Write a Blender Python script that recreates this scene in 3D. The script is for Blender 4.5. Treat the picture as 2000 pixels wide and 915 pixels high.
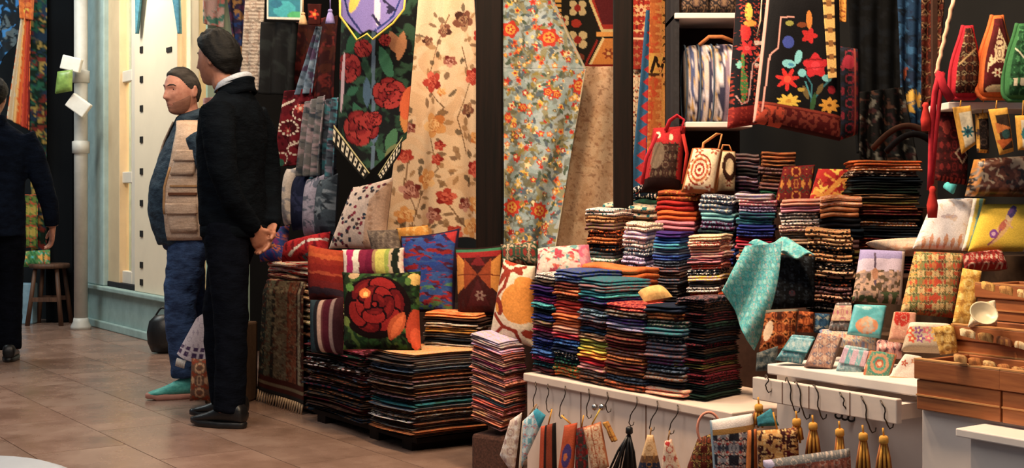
import bpy, math, random
import numpy as np
from mathutils import Vector, Matrix

for _o in list(bpy.data.objects):
    bpy.data.objects.remove(_o)
SC = bpy.context.scene
COL = SC.collection
R = math.radians
F, HOR, CAMZ = 2600.0, 380.0, 1.05        # focal length in pixels of the 2000 x 915 frame, horizon row, eye height

# ------------------------------------------------------------------ camera
_cd = bpy.data.cameras.new('camera')
_cd.sensor_width = 36.0
_cd.lens = F / 2000.0 * 36.0
_cd.shift_y = -(457.5 - HOR) / 2000.0
_cd.clip_end = 100
CAM = bpy.data.objects.new('camera', _cd)
CAM.location = (0, 0, CAMZ)
CAM.rotation_euler = (R(90), 0, 0)
COL.objects.link(CAM)
SC.camera = CAM

# ------------------------------------------------------------------ world, lights, exposure
SC.view_settings.view_transform = 'Standard'
SC.view_settings.look = 'None'
SC.view_settings.gamma = 1.0
SC.view_settings.use_curve_mapping = False
SC.view_settings.exposure = 0.0
_w = bpy.data.worlds.new('world'); SC.world = _w
_w.use_nodes = True
_bg = _w.node_tree.nodes['Background']
_bg.inputs[0].default_value = (0.55, 0.62, 0.70, 1)
_bg.inputs[1].default_value = 0.22

AX, AY = 0.569, -0.822                     # along the stalls, towards the viewer
FA = math.degrees(math.atan2(AY, AX))      # yaw of the shop fronts (about -55 degrees)
def S(s, w, z):                            # stall coordinates: s along the front, w into the shop
    return Vector((0.5 + AX * s - AY * w, 4.2 + AY * s + AX * w, z))

def area(name, loc, target, size, power, col, sy=None, spread=180):
    l = bpy.data.lights.new(name, 'AREA')
    l.energy = power; l.color = col; l.size = size
    if sy: l.shape = 'RECTANGLE'; l.size_y = sy
    l.spread = R(spread)
    o = bpy.data.objects.new(name, l); COL.objects.link(o)
    o.location = loc
    o.rotation_euler = (Vector(target) - Vector(loc)).to_track_quat('-Z', 'Y').to_euler()
    return o

# street ceiling lamps
area('street_lamp', (-2.2, 3.2, 4.2), (-0.6, 5.6, 0.4), 1.6, 95, (1.0, 0.90, 0.80), 2.4)
area('street_lamp', (-4.6, 8.4, 4.2), (-3.4, 9.0, 0), 1.5, 95, (0.82, 0.96, 0.97), 2.0)
# lamps under the stall awning
for _s, _w_, _p in ((-3.3, -0.05, 15), (-2.3, -0.05, 16), (-1.3, -0.1, 22), (-0.4, -0.15, 38), (0.35, -0.15, 38), (1.0, -0.2, 38)):
    area('awning_lamp', S(_s, _w_ - 0.25, 2.75), S(_s - 0.1, _w_ + 0.55, 0.8), 0.22, _p, (1.0, 0.72, 0.45))

# ------------------------------------------------------------------ colour names
CN = dict(
 black='16151a', charcoal='2b2a2e', grey='6d6a68', silver='a9a5a2', white='ddd5cc', cream='dcc6a4', ivory='d9cbb4', beige='c2a17c',
 tan='b08455', sand='cfa777', brown='6a4029', rust='9c4a26', maroon='5a1a20', burgundy='6e1c2a', crimson='b0182c', red='b8261e', scarlet='cf2a1c',
 orange='d8641e', apricot='e39a55', gold='d99a2b', yellow='e0bd33', olive='6f6a2c', lime='9aa53a', green='2f6b3c', emerald='1f7a52',
 teal='1e6a74', turquoise='3fb3bb', aqua='7fc9cf', navy='1d2450', royal='2b3f96', blue='2f64a8', slate='46566a', steel='6b86a0',
 purple='43246e', plum='4f2146', magenta='a81d62', pink='cf7f8f', rose='b7506a', lilac='8d84c4', lavender='b5a9d0', salmon='d98a72', coral='d85a44',
 ink='14202c', chocolate='3b241b', umber='4a3526', moss='3f4a2c', forest='1f3b30', copper='a8622f', dusky='7d5a5e', peach='e2b08e', mint='8fc4a8')
NICE = dict(royal='royal blue', steel='steel blue', slate='slate blue', ink='blue black', forest='forest green', moss='moss green', rose='rose pink', dusky='dusky pink')
def lin(c):
    if isinstance(c, (tuple, list, np.ndarray)) and not isinstance(c, str):
        return np.array(c, float)[:3]
    h = CN.get(c, c)
    a = np.array([int(h[i:i + 2], 16) / 255.0 for i in (0, 2, 4)])
    a = np.where(a <= 0.04045, a / 12.92, ((a + 0.055) / 1.055) ** 2.4)
    g = a @ np.array([.2126, .7152, .0722])
    return a * .88 + g * .12
def L4(c):
    v = lin(c); return (float(v[0]), float(v[1]), float(v[2]), 1.0)

# ------------------------------------------------------------------ pixel helpers (size and place of things)
def at(px, py, d):
    return Vector(((px - 1000) / F * d, d, CAMZ + (HOR - py) / F * d))
def dw(px, w):
    t = (px - 1000) / F
    s = (t * (4.2 + AX * w) - 0.5 + AY * w) / (AX - AY * t)
    return 4.2 + AY * s + AX * w
def sw(px, w):
    t = (px - 1000) / F
    return (t * (4.2 + AX * w) - 0.5 + AY * w) / (AX - AY * t)
def pw(px, py, w):
    return at(px, py, dw(px, w))
def ground(px, py, z=0.0):
    return at(px, py, F * (CAMZ - z) / (py - HOR))
class Plane:                               # an upright or leaning plane through a point seen at (px, py) at depth d
    def __init__(s, px, py, d, yaw=0, tilt=0):
        s.p = at(px, py, d); y, t = R(yaw), R(tilt)
        s.n = Vector((math.sin(y) * math.cos(t), -math.cos(y) * math.cos(t), math.sin(t)))
        s.d = d
    def hit(s, X, Y):
        rx = (X - 1000) / F; rz = (HOR - Y) / F
        c = Vector((0, 0, CAMZ)); num = (s.p - c).dot(s.n)
        den = rx * s.n.x + s.n.y + rz * s.n.z
        t = num / den
        return np.stack([rx * t, t + 0 * rx, CAMZ + rz * t], -1)

# ------------------------------------------------------------------ mesh objects
def mk(name, v, f, mat, parent=None, col=None, smooth=True, kind=None, solid=0, off=0, base=None, sub=0, bev=0):
    v = np.asarray(v, float).reshape(-1, 3)
    b = np.array(base, float) if base is not None else np.array([(v[:, 0].min() + v[:, 0].max()) / 2, (v[:, 1].min() + v[:, 1].max()) / 2, v[:, 2].min()])
    me = bpy.data.meshes.new(name)
    me.from_pydata((v - b).tolist(), [], [tuple(int(i) for i in q) for q in f])
    if smooth:
        me.polygons.foreach_set('use_smooth', np.ones(len(me.polygons), bool))
    if col is not None:
        a = me.color_attributes.new('Col', 'FLOAT_COLOR', 'POINT')
        c = np.ones((len(v), 4)); c[:, :3] = np.asarray(col).reshape(-1, 3)
        a.data.foreach_set('color', c.ravel())
    me.update()
    o = bpy.data.objects.new(name, me)
    COL.objects.link(o)
    me.materials.append(M(mat) if isinstance(mat, str) else mat)
    if parent is not None:
        o.parent = parent
        b = b - np.array(WLOC[parent.name])
        WLOC[o.name] = tuple(b + np.array(WLOC[parent.name]))
    else:
        WLOC[o.name] = tuple(b)
    o.location = b
    if bev:
        m = o.modifiers.new('bevel', 'BEVEL'); m.width = bev; m.segments = 2; m.limit_method = 'ANGLE'
    if solid:
        m = o.modifiers.new('thick', 'SOLIDIFY'); m.thickness = solid; m.offset = off
    if sub:
        m = o.modifiers.new('sub', 'SUBSURF'); m.levels = sub; m.render_levels = sub
    if kind: o['kind'] = kind
    return o
WLOC = {}
def empty(name, loc):
    o = bpy.data.objects.new(name, None); COL.objects.link(o)
    o.location = loc; WLOC[o.name] = tuple(loc); o.empty_display_size = 0.1
    return o
def T(o, label, cat, group=None):
    o['label'] = label; o['category'] = cat
    if group: o['group'] = group
    return o

class MB:                                  # gathers shapes into one mesh
    def __init__(s): s.v = []; s.f = []
    def add(s, v, f):
        k = len(s.v); s.v += [tuple(p) for p in v]; s.f += [tuple(i + k for i in q) for q in f]; return s
    def box(s, o, ex, ey, ez, x0, x1, y0, y1, z0, z1):
        o, ex, ey, ez = Vector(o), Vector(ex), Vector(ey), Vector(ez)
        v = [o + ex * x + ey * y + ez * z for z in (z0, z1) for y in (y0, y1) for x in (x0, x1)]
        return s.add(v, [(0, 2, 3, 1), (4, 5, 7, 6), (0, 1, 5, 4), (2, 6, 7, 3), (0, 4, 6, 2), (1, 3, 7, 5)])
    def yb(s, o, yaw, x0, x1, y0, y1, z0, z1):
        y = R(yaw)
        return s.box(o, (math.cos(y), math.sin(y), 0), (-math.sin(y), math.cos(y), 0), (0, 0, 1), x0, x1, y0, y1, z0, z1)
    def fb(s, s0, s1, w0, w1, z0, z1):     # a box in stall coordinates
        return s.yb(S(0, 0, 0), FA, s0, s1, w0, w1, z0, z1)
    def tube(s, pts, r, n=8, cap=True, flat=1.0):
        pts = [Vector(p) for p in pts]; m = len(pts)
        rr = r if isinstance(r, (list, tuple)) else [r] * m
        v = []; f = []; prev = None
        for i, p in enumerate(pts):
            d = (pts[min(i + 1, m - 1)] - pts[max(i - 1, 0)]).normalized()
            if prev is None:
                a = d.orthogonal().normalized()
            else:
                a = (prev - d * prev.dot(d)).normalized()
            prev = a; b = d.cross(a)
            for k in range(n):
                t = 2 * math.pi * k / n
                v.append(p + a * (math.cos(t) * rr[i]) + b * (math.sin(t) * rr[i] * flat))
        for i in range(m - 1):
            for k in range(n):
                f.append((i * n + k, i * n + (k + 1) % n, (i + 1) * n + (k + 1) % n, (i + 1) * n + k))
        if cap:
            f.append(tuple(range(n))[::-1]); f.append(tuple(range((m - 1) * n, m * n)))
        return s.add(v, f)
    def rings(s, rings, closed=True):      # rings: list of equal-length point lists
        n = len(rings[0]); v = [p for r_ in rings for p in r_]; f = []
        for i in range(len(rings) - 1):
            for k in range(n):
                f.append((i * n + k, i * n + (k + 1) % n, (i + 1) * n + (k + 1) % n, (i + 1) * n + k))
        if closed:
            f.append(tuple(range(n))[::-1]); f.append(tuple(range((len(rings) - 1) * n, len(rings) * n)))
        return s.add(v, f)
    def lathe(s, o, prof, n=16, sx=1, sy=1):
        o = Vector(o)
        return s.rings([[o + Vector((math.cos(2 * math.pi * k / n) * r * sx, math.sin(2 * math.pi * k / n) * r * sy, z)) for k in range(n)] for r, z in prof])
    def go(s, name, mat, parent=None, **kw):
        return mk(name, s.v, s.f, mat, parent, **kw)

# ------------------------------------------------------------------ materials
_M = {}
def M(name):
    return _M[name]
def nodes(name):
    m = bpy.data.materials.new(name); m.use_nodes = True
    nt = m.node_tree; b = nt.nodes['Principled BSDF']
    _M[name] = m
    return m, nt, b
def N(nt, t, **kw):
    n = nt.nodes.new(t)
    for k, v in kw.items():
        setattr(n, k, v)
    return n
def noise(nt, scale, detail=3, vec=None, rough=0.6):
    n = N(nt, 'ShaderNodeTexNoise'); n.inputs['Scale'].default_value = scale; n.inputs['Detail'].default_value = detail
    n.inputs['Roughness'].default_value = rough
    if vec is not None: nt.links.new(vec, n.inputs['Vector'])
    return n
def mapping(nt, sc, coord='Object', rnd=False):
    tc = N(nt, 'ShaderNodeTexCoord'); mp = N(nt, 'ShaderNodeMapping')
    mp.inputs['Scale'].default_value = sc
    nt.links.new(tc.outputs[coord], mp.inputs['Vector'])
    if rnd:
        oi = N(nt, 'ShaderNodeObjectInfo'); mu = N(nt, 'ShaderNodeMath', operation='MULTIPLY'); mu.inputs[1].default_value = 57.0
        nt.links.new(oi.outputs['Random'], mu.inputs[0]); nt.links.new(mu.outputs[0], mp.inputs['Location'])
    return mp.outputs[0]
def mixc(nt, fac, a, b, mode='MIX'):
    n = N(nt, 'ShaderNodeMix', data_type='RGBA', blend_type=mode)
    for i, x in ((0, fac), (6, a), (7, b)):
        if hasattr(x, 'is_linked') or hasattr(x, 'links'): nt.links.new(x, n.inputs[i])
        else: n.inputs[i].default_value = x
    return n.outputs[2]
def ramp(nt, src, stops, inter='LINEAR'):
    r = N(nt, 'ShaderNodeValToRGB'); r.color_ramp.interpolation = inter
    el = r.color_ramp.elements
    while len(el) < len(stops): el.new(0.5)
    for e, (p, c) in zip(el, stops):
        e.position = p; e.color = c if len(c) == 4 else tuple(c) + (1,)
    nt.links.new(src, r.inputs[0]); return r.outputs[0]
def bump(nt, b, src, dist, strength=0.5):
    n = N(nt, 'ShaderNodeBump'); n.inputs['Strength'].default_value = strength; n.inputs['Distance'].default_value = dist
    nt.links.new(src, n.inputs['Height']); nt.links.new(n.outputs[0], b.inputs['Normal'])

def solid_mat(name, c, rough=0.7, var=0.12, nscale=30, metal=0, bumpd=0.001, spec=0.4, coat=0, sc=(1, 1, 1)):
    m, nt, b = nodes(name)
    v = mapping(nt, sc)
    nz = noise(nt, nscale, 4, v)
    a = L4(c); lo = tuple(x * (1 - var) for x in a[:3]) + (1,); hi = tuple(min(1, x * (1 + var)) for x in a[:3]) + (1,)
    nt.links.new(ramp(nt, nz.outputs[0], [(0.3, lo), (0.7, hi)]), b.inputs['Base Color'])
    b.inputs['Roughness'].default_value = rough; b.inputs['Metallic'].default_value = metal
    b.inputs['Specular IOR Level'].default_value = spec; b.inputs['Coat Weight'].default_value = coat
    if bumpd: bump(nt, b, nz.outputs[0], bumpd)
    return m

def print_mat(name, rough, weave, spec=0.25, sheen=0.0):     # printed or woven design carried by the colour attribute
    m, nt, b = nodes(name)
    at_ = N(nt, 'ShaderNodeAttribute', attribute_name='Col')
    v = mapping(nt, (1, 1, 1))
    nz = noise(nt, weave, 3, v)
    k = ramp(nt, nz.outputs[0], [(0.25, (0.78, 0.78, 0.78)), (0.75, (1.15, 1.15, 1.15))])
    nt.links.new(mixc(nt, 1.0, at_.outputs['Color'], k, 'MULTIPLY'), b.inputs['Base Color'])
    b.inputs['Roughness'].default_value = rough; b.inputs['Specular IOR Level'].default_value = spec
    b.inputs['Sheen Weight'].default_value = sheen
    bump(nt, b, nz.outputs[0], 0.0015, 0.5)
print_mat('print_cloth', 0.9, 260, 0.12)
print_mat('print_wool', 0.95, 140, 0.08)
print_mat('print_gloss', 0.35, 60, 0.5)

def cloth_mat(kind):                        # folded goods: two colours kept on the object, laid out by the weave
    m, nt, b = nodes('folded_' + kind)
    oi = N(nt, 'ShaderNodeObjectInfo')
    c2 = N(nt, 'ShaderNodeAttribute', attribute_name='c2', attribute_type='OBJECT')
    if kind == 'dash':
        v = mapping(nt, (9, 7, 1.6), rnd=True); nz = noise(nt, 2.2, 2, v)
        fac = ramp(nt, nz.outputs[0], [(0.0, (0, 0, 0)), (0.52, (1, 1, 1))], 'CONSTANT')
    elif kind == 'band':
        v = mapping(nt, (11, 0.4, 0.5), rnd=True); nz = noise(nt, 1.6, 2, v)
        fac = ramp(nt, nz.outputs[0], [(0.0, (0, 0, 0)), (0.46, (1, 1, 1)), (0.56, (0.25, 0.25, 0.25)), (0.62, (1, 1, 1))], 'CONSTANT')
    elif kind == 'dots':
        v = mapping(nt, (11, 15, 1.8), rnd=True); nz = N(nt, 'ShaderNodeTexVoronoi'); nz.inputs['Scale'].default_value = 1.3
        nt.links.new(v, nz.inputs['Vector'])
        fac = ramp(nt, nz.outputs['Distance'], [(0.0, (1, 1, 1)), (0.38, (0, 0, 0))], 'CONSTANT')
    elif kind == 'long':
        v = mapping(nt, (0.6, 1.2, 2.6), rnd=True); nz = noise(nt, 2.4, 3, v)
        fac = ramp(nt, nz.outputs[0], [(0.0, (0, 0, 0)), (0.47, (1, 1, 1)), (0.58, (0.1, 0.1, 0.1))], 'CONSTANT')
    else:
        v = mapping(nt, (2, 2, 1), rnd=True); nz = noise(nt, 2.0, 3, v)
        fac = ramp(nt, nz.outputs[0], [(0.4, (0, 0, 0)), (0.9, (0.7, 0.7, 0.7))])
    base = mixc(nt, fac, oi.outputs['Color'], c2.outputs['Color'])
    v2 = mapping(nt, (60, 60, 8), rnd=True); n2 = noise(nt, 1.5, 2, v2)
    k = ramp(nt, n2.outputs[0], [(0.3, (0.62, 0.62, 0.62)), (0.7, (1.25, 1.25, 1.25))])
    n3 = noise(nt, 1.4, 1, mapping(nt, (26, 22, 3.2), rnd=True))
    hue = ramp(nt, n3.outputs[0], [(.34, (1.7, .75, .65)), (.44, (.75, 1.15, 1.4)), (.5, (1.25, 1.25, 1.25)), (.56, (1.55, 1.35, .8)), (.66, (.95, .85, 1.5))])
    base = mixc(nt, 1.0 if kind != 'plain' else .35, base, hue, 'MULTIPLY')
    nt.links.new(mixc(nt, 1.0, base, k, 'MULTIPLY'), b.inputs['Base Color'])
    b.inputs['Roughness'].default_value = 0.9; b.inputs['Specular IOR Level'].default_value = 0.12
    bump(nt, b, n2.outputs[0], 0.02, 0.35)
for _k in ('dash', 'band', 'dots', 'long', 'plain'): cloth_mat(_k)

def floor_mat():
    m, nt, b = nodes('floor_tile')
    v = mapping(nt, (1, 1, 1), 'Object', rnd=True)
    n1 = noise(nt, 3.5, 6, v); n2 = noise(nt, 60, 2, v)
    c = ramp(nt, n1.outputs[0], [(0.25, L4('7c5e50')), (0.55, L4('937365')), (0.8, L4('a28576'))])
    oi = N(nt, 'ShaderNodeObjectInfo')
    k = ramp(nt, oi.outputs['Random'], [(0, (0.86, 0.88, 0.86)), (1, (1.06, 1.03, 1.0))])
    nt.links.new(mixc(nt, 1.0, c, k, 'MULTIPLY'), b.inputs['Base Color'])
    r = ramp(nt, n1.outputs[0], [(0.3, (0.18, 0.18, 0.18)), (0.7, (0.34, 0.34, 0.34))])
    nt.links.new(r, b.inputs['Roughness'])
    b.inputs['Specular IOR Level'].default_value = 0.5
    bump(nt, b, n2.outputs[0], 0.0006, 0.25)
floor_mat()
def wood_mat(name, c1, c2, rough=0.5, sc=(2, 2, 22), spec=0.4):
    m, nt, b = nodes(name)
    v = mapping(nt, sc, rnd=True); nz = noise(nt, 3, 4, v)
    nt.links.new(ramp(nt, nz.outputs[0], [(0.3, L4(c1)), (0.7, L4(c2))]), b.inputs['Base Color'])
    b.inputs['Roughness'].default_value = rough; b.inputs['Specular IOR Level'].default_value = spec
    bump(nt, b, nz.outputs[0], 0.001, 0.3)
wood_mat('dark_post', '070504', '1a0d09', 0.6, (18, 18, 0.8), 0.12)
wood_mat('stool_wood', '3a2418', '6b4630', 0.6, (12, 12, 1.5))
wood_mat('tray_wood', '8c4a20', 'b56a30', 0.45, (2, 2, 26))
wood_mat('tray_rim', 'b9773a', 'd69a55', 0.45, (2, 2, 26))
wood_mat('board_paint', 'cdbcb2', 'dccabe', 0.6, (3, 3, 9))
solid_mat('counter_paint', 'd9c1b2', 0.55, 0.06, 9)
solid_mat('cabinet_paint', 'cfc3bd', 0.5, 0.05, 8)
solid_mat('shelf_white', 'e4d8d0', 0.45, 0.04, 14)
solid_mat('teal_render', '8fa9a4', 0.8, 0.16, 7, bumpd=0.004)
solid_mat('pale_teal', '9fb7b4', 0.75, 0.12, 9)
solid_mat('pipe_paint', 'b9b8b2', 0.45, 0.10, 11)
solid_mat('cream_frame', 'd8bc92', 0.5, 0.06, 6)
solid_mat('white_frame', 'e2d6c4', 0.5, 0.05, 8)
solid_mat('cream_panel', 'ecd9bb', 0.6, 0.04, 4)
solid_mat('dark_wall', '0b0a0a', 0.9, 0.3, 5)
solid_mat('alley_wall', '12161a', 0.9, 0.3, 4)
solid_mat('grout', '5c463a', 0.7, 0.2, 20)
solid_mat('slot_black', '161310', 0.8, 0.1, 20)
solid_mat('mint_wall', 'a9c3a8', 0.7, 0.08, 6)
solid_mat('blue_crate', '7ea3b6', 0.7, 0.25, 9)
solid_mat('hook_steel', '4b4038', 0.35, 0.1, 40, metal=0.9)
solid_mat('chrome', 'b8b0aa', 0.2, 0.05, 40, metal=1)
solid_mat('paper_white', 'd7d6d0', 0.7, 0.06, 20)
solid_mat('green_plastic', '6d8a3a', 0.5, 0.15, 25)
solid_mat('black_leather', '121214', 0.38, 0.2, 90)
solid_mat('black_cloth', '111116', 0.9, 0.25, 70, spec=0.1)
solid_mat('ink_cloth', '141a24', 0.9, 0.2, 70, spec=0.1)
solid_mat('kerb_white', 'b9c3d2', 0.4, 0.05, 9)
for _c in ('white', 'cream', 'beige', 'tan', 'sand', 'brown', 'maroon', 'crimson', 'red', 'orange', 'apricot', 'gold', 'yellow', 'olive', 'green', 'teal', 'turquoise', 'aqua',
           'navy', 'royal', 'blue', 'slate', 'steel', 'purple', 'lilac', 'lavender', 'pink', 'rose', 'grey', 'charcoal', 'chocolate', 'copper', 'ivory', 'rust', 'salmon', 'plum', 'burgundy', 'mint', 'peach', 'umber', 'forest', 'ink'):
    solid_mat('c_' + _c, _c, 0.85, 0.18, 60, spec=0.15)

# ------------------------------------------------------------------ painted designs
def vn(X, Y, sc, seed=0):                   # value noise 0..1
    x = X / sc; y = Y / sc
    xi = np.floor(x).astype(int); yi = np.floor(y).astype(int); fx = x - xi; fy = y - yi
    fx = fx * fx * (3 - 2 * fx); fy = fy * fy * (3 - 2 * fy)
    def h(a, b):
        v = np.sin(a * 127.1 + b * 311.7 + seed * 74.7) * 43758.5453
        return v - np.floor(v)
    return (h(xi, yi) * (1 - fx) + h(xi + 1, yi) * fx) * (1 - fy) + (h(xi, yi + 1) * (1 - fx) + h(xi + 1, yi + 1) * fx) * fy

class Cv:
    """A design on a four-cornered piece of cloth; corners (tl, tr, br, bl) and everything painted use photograph pixels."""
    def __init__(s, quad, base, step=2.4, top=None, bot=None, pinch=0.0):
        q = [np.array(p, float) for p in quad]
        w = max(np.linalg.norm(q[1] - q[0]), np.linalg.norm(q[2] - q[3])); h = max(np.linalg.norm(q[3] - q[0]), np.linalg.norm(q[2] - q[1]))
        s.nu = max(6, int(w / step) + 1); s.nv = max(6, int(h / step) + 1)
        u, v = np.meshgrid(np.linspace(0, 1, s.nu), np.linspace(0, 1, s.nv))
        s.u, s.v = u, v
        if pinch:
            uu = 0.5 + (u - 0.5) * (1 - pinch * (1 - (2 * v - 1) ** 2)); vv = 0.5 + (v - 0.5) * (1 - pinch * (1 - (2 * u - 1) ** 2))
            u, v = uu, vv
        P = lambda k: q[0][k] * (1 - u) * (1 - v) + q[1][k] * u * (1 - v) + q[2][k] * u * v + q[3][k] * (1 - u) * v
        s.X = P(0); s.Y = P(1)
        if top: s.Y = s.Y + np.vectorize(top)(s.u) * (1 - s.v)
        if bot: s.Y = s.Y + np.vectorize(bot)(s.u) * s.v
        s.c = np.zeros(s.X.shape + (3,)); s.c[:] = lin(base)
        s.quad = quad
    def m(s, mask, col, a=1.0):
        k = (mask * a)[..., None] if mask.dtype != bool else np.where(mask, a, 0.0)[..., None]
        s.c = s.c * (1 - k) + lin(col) * k; return s
    def ell(s, cx, cy, rx, ry, col, rot=0, a=1.0):
        t = R(rot); dx = s.X - cx; dy = s.Y - cy
        x = dx * math.cos(t) + dy * math.sin(t); y = -dx * math.sin(t) + dy * math.cos(t)
        return s.m((x / rx) ** 2 + (y / ry) ** 2 < 1, col, a)
    def flower(s, cx, cy, r, n, col, cc='yellow', depth=0.28, rot=0, cr=0.3, sy=1.0, a=1.0):
        dx = s.X - cx; dy = (s.Y - cy) / sy; th = np.arctan2(dy, dx) + R(rot); rr = np.hypot(dx, dy)
        s.m(rr < r * (1 - depth + depth * np.cos(n * th)), col, a)
        if cc: s.m(rr < r * cr, cc, a)
        return s
    def rose(s, cx, cy, r, dark, mid, light, seed=0, a=1.0):
        rn = random.Random(seed); cols = (mid, light, mid, dark)
        for ring, (rad, sz, n) in enumerate(((.62, .44, 6), (.36, .38, 5), (.16, .26, 3))):
            a0 = rn.uniform(0, 6.28)
            for j in range(n):
                t = a0 + j * 6.283 / n + rn.uniform(-.2, .2); x = cx + r * rad * math.cos(t); y = cy + r * rad * math.sin(t); d = math.degrees(t) + 90
                s.ell(x, y, r * sz * 1.12, r * sz * .74, dark, d, a); s.ell(x + r * .03 * math.cos(t), y + r * .03 * math.sin(t), r * sz * .98, r * sz * .60, cols[(j + ring) % 2], d, a)
                s.ell(x + r * .10 * math.cos(t), y + r * .10 * math.sin(t), r * sz * .6, r * sz * .2, light, d, a * .5)
        s.ell(cx, cy, r * .15, r * .13, dark, 0, a); s.ell(cx, cy, r * .07, r * .07, light, 0, a); return s
    def leaf(s, cx, cy, l, w, ang, col, a=1.0):
        t = R(ang); dx = s.X - cx; dy = s.Y - cy
        x = dx * math.cos(t) + dy * math.sin(t); y = -dx * math.sin(t) + dy * math.cos(t)
        k = (x > 0) & (x < l) & (np.abs(y) < w * np.sin(np.clip(x / l, 0, 1) * math.pi) ** 0.8)
        return s.m(k, col, a)
    def poly(s, pts, col, a=1.0):
        ins = np.zeros(s.X.shape, bool); n = len(pts)
        for i in range(n):
            x1, y1 = pts[i]; x2, y2 = pts[(i + 1) % n]
            if y1 == y2: continue
            c = ((y1 > s.Y) != (y2 > s.Y)) & (s.X < (x2 - x1) * (s.Y - y1) / (y2 - y1) + x1)
            ins ^= c
        return s.m(ins, col, a)
    def line(s, pts, wd, col, a=1.0):
        k = np.zeros(s.X.shape, bool)
        for (x1, y1), (x2, y2) in zip(pts[:-1], pts[1:]):
            dx, dy = x2 - x1, y2 - y1; L = max(dx * dx + dy * dy, 1e-6)
            t = np.clip(((s.X - x1) * dx + (s.Y - y1) * dy) / L, 0, 1)
            k |= np.hypot(s.X - x1 - t * dx, s.Y - y1 - t * dy) < wd / 2
        return s.m(k, col, a)
    def spots(s, cols, scale, thr, seed=0, a=1.0, sx=1.0, mirror=None):
        """Scattered blots; small scales repeat in mirrored motifs like a woven ornament."""
        X, Y = s.X / sx, s.Y
        if mirror is None: mirror = scale <= 9
        if mirror:
            P = scale * 4.6; X = np.abs((X - s.X.mean()) % P - P / 2); Y = np.abs((Y - s.Y.mean()) % (P * 1.15) - P * .575)
        for i, c in enumerate(cols):
            k = seed + 13 * i
            wx = X + scale * .9 * (vn(X, Y, scale * .8, k + 3) - .5); wy = Y + scale * .9 * (vn(X, Y, scale * .8, k + 7) - .5)
            n = .68 * vn(wx, wy, scale * .8, k) + .32 * vn(wx, wy, scale * .34, k + 5)
            q = np.quantile(n, 1 - max(.03, (1 - thr) * .62))
            s.m(np.clip((n - q) / .05 + .5, 0, 1), c, a)
        return s
    def stripes_u(s, cols, a=1.0, wob=0.0):      # stripes running down, laid along u; cols: (width, colour)
        tot = sum(w for w, c in cols); p = 0.0
        uu = s.u + wob * (vn(s.X, s.Y, 6, 5) - 0.5)
        for w, c in cols:
            s.m((uu >= p / tot) & (uu <= (p + w) / tot), c, a); p += w
        return s
    def stripes_v(s, cols, a=1.0, wob=0.0):
        tot = sum(w for w, c in cols); p = 0.0
        vv = s.v + wob * (vn(s.X, s.Y, 6, 5) - 0.5)
        for w, c in cols:
            s.m((vv >= p / tot) & (vv <= (p + w) / tot), c, a); p += w
        return s
    def border(s, wu, wv, col, a=1.0):
        return s.m((s.u < wu) | (s.u > 1 - wu) | (s.v < wv) | (s.v > 1 - wv), col, a)
    def uvbox(s, u0, u1, v0, v1, col, a=1.0):
        return s.m((s.u > u0) & (s.u < u1) & (s.v > v0) & (s.v < v1), col, a)
    def grain(s, k=0.12, sc=3.0, seed=3):
        n = vn(s.X, s.Y, sc, seed)[..., None]
        s.c = np.clip(s.c * (1 - k + 2 * k * n), 0, 1); return s

def gridfaces(nu, nv, flip=False, off=0):
    i = np.arange(nv - 1)[:, None] * nu + np.arange(nu - 1)[None]
    a, b, c, d = i, i + 1, i + nu + 1, i + nu
    q = np.stack([a, d, c, b] if not flip else [a, b, c, d], -1).reshape(-1, 4) + off
    return q.tolist()

def sheet(name, cv, plane, fold=None, thick=0.005, mat='print_cloth', parent=None, kind=None):
    """A hanging or lying cloth: the quad seen on PLANE, with folds along the plane's normal. fold(u, v) in metres."""
    P = plane.hit(cv.X, cv.Y)
    if fold is not None:
        P = P + fold(cv.u, cv.v)[..., None] * np.array(plane.n)
    return mk(name, P, gridfaces(cv.nu, cv.nv), mat, parent, cv.c, solid=thick, kind=kind)

def pillow(name, cv, plane, thick, mat='print_wool', parent=None, back=None, sq=2.6, puff=0.5):
    """A stuffed cushion or bag: painted front, plain back, meeting in a seam."""
    P = plane.hit(cv.X, cv.Y); n = np.array(plane.n)
    a = np.clip((1 - np.abs(2 * cv.u - 1) ** sq) * (1 - np.abs(2 * cv.v - 1) ** sq), 0, 1) ** puff
    wr = 1 + 0.10 * (vn(cv.u * 10, cv.v * 10, 2.2, len(name)) - 0.5)
    Fp = P + (a * wr * thick * 0.55)[..., None] * n
    Bp = P - (a * thick * 0.45)[..., None] * n
    nu, nv = cv.nu, cv.nv
    # back uses every third grid line
    iu = sorted(set(list(range(0, nu, 3)) + [nu - 1])); iv = sorted(set(list(range(0, nv, 3)) + [nv - 1]))
    v = Fp.reshape(-1, 3); f = gridfaces(nu, nv)
    Bs = Bp[np.ix_(iv, iu)].reshape(-1, 3)
    f = f + gridfaces(len(iu), len(iv), True, len(v))
    bc = np.zeros((len(Bs), 3)); bc[:] = lin(back) if back else cv.c.mean((0, 1))
    return mk(name, np.vstack([v, Bs]), f, mat, parent, np.vstack([cv.c.reshape(-1, 3), bc]))

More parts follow.
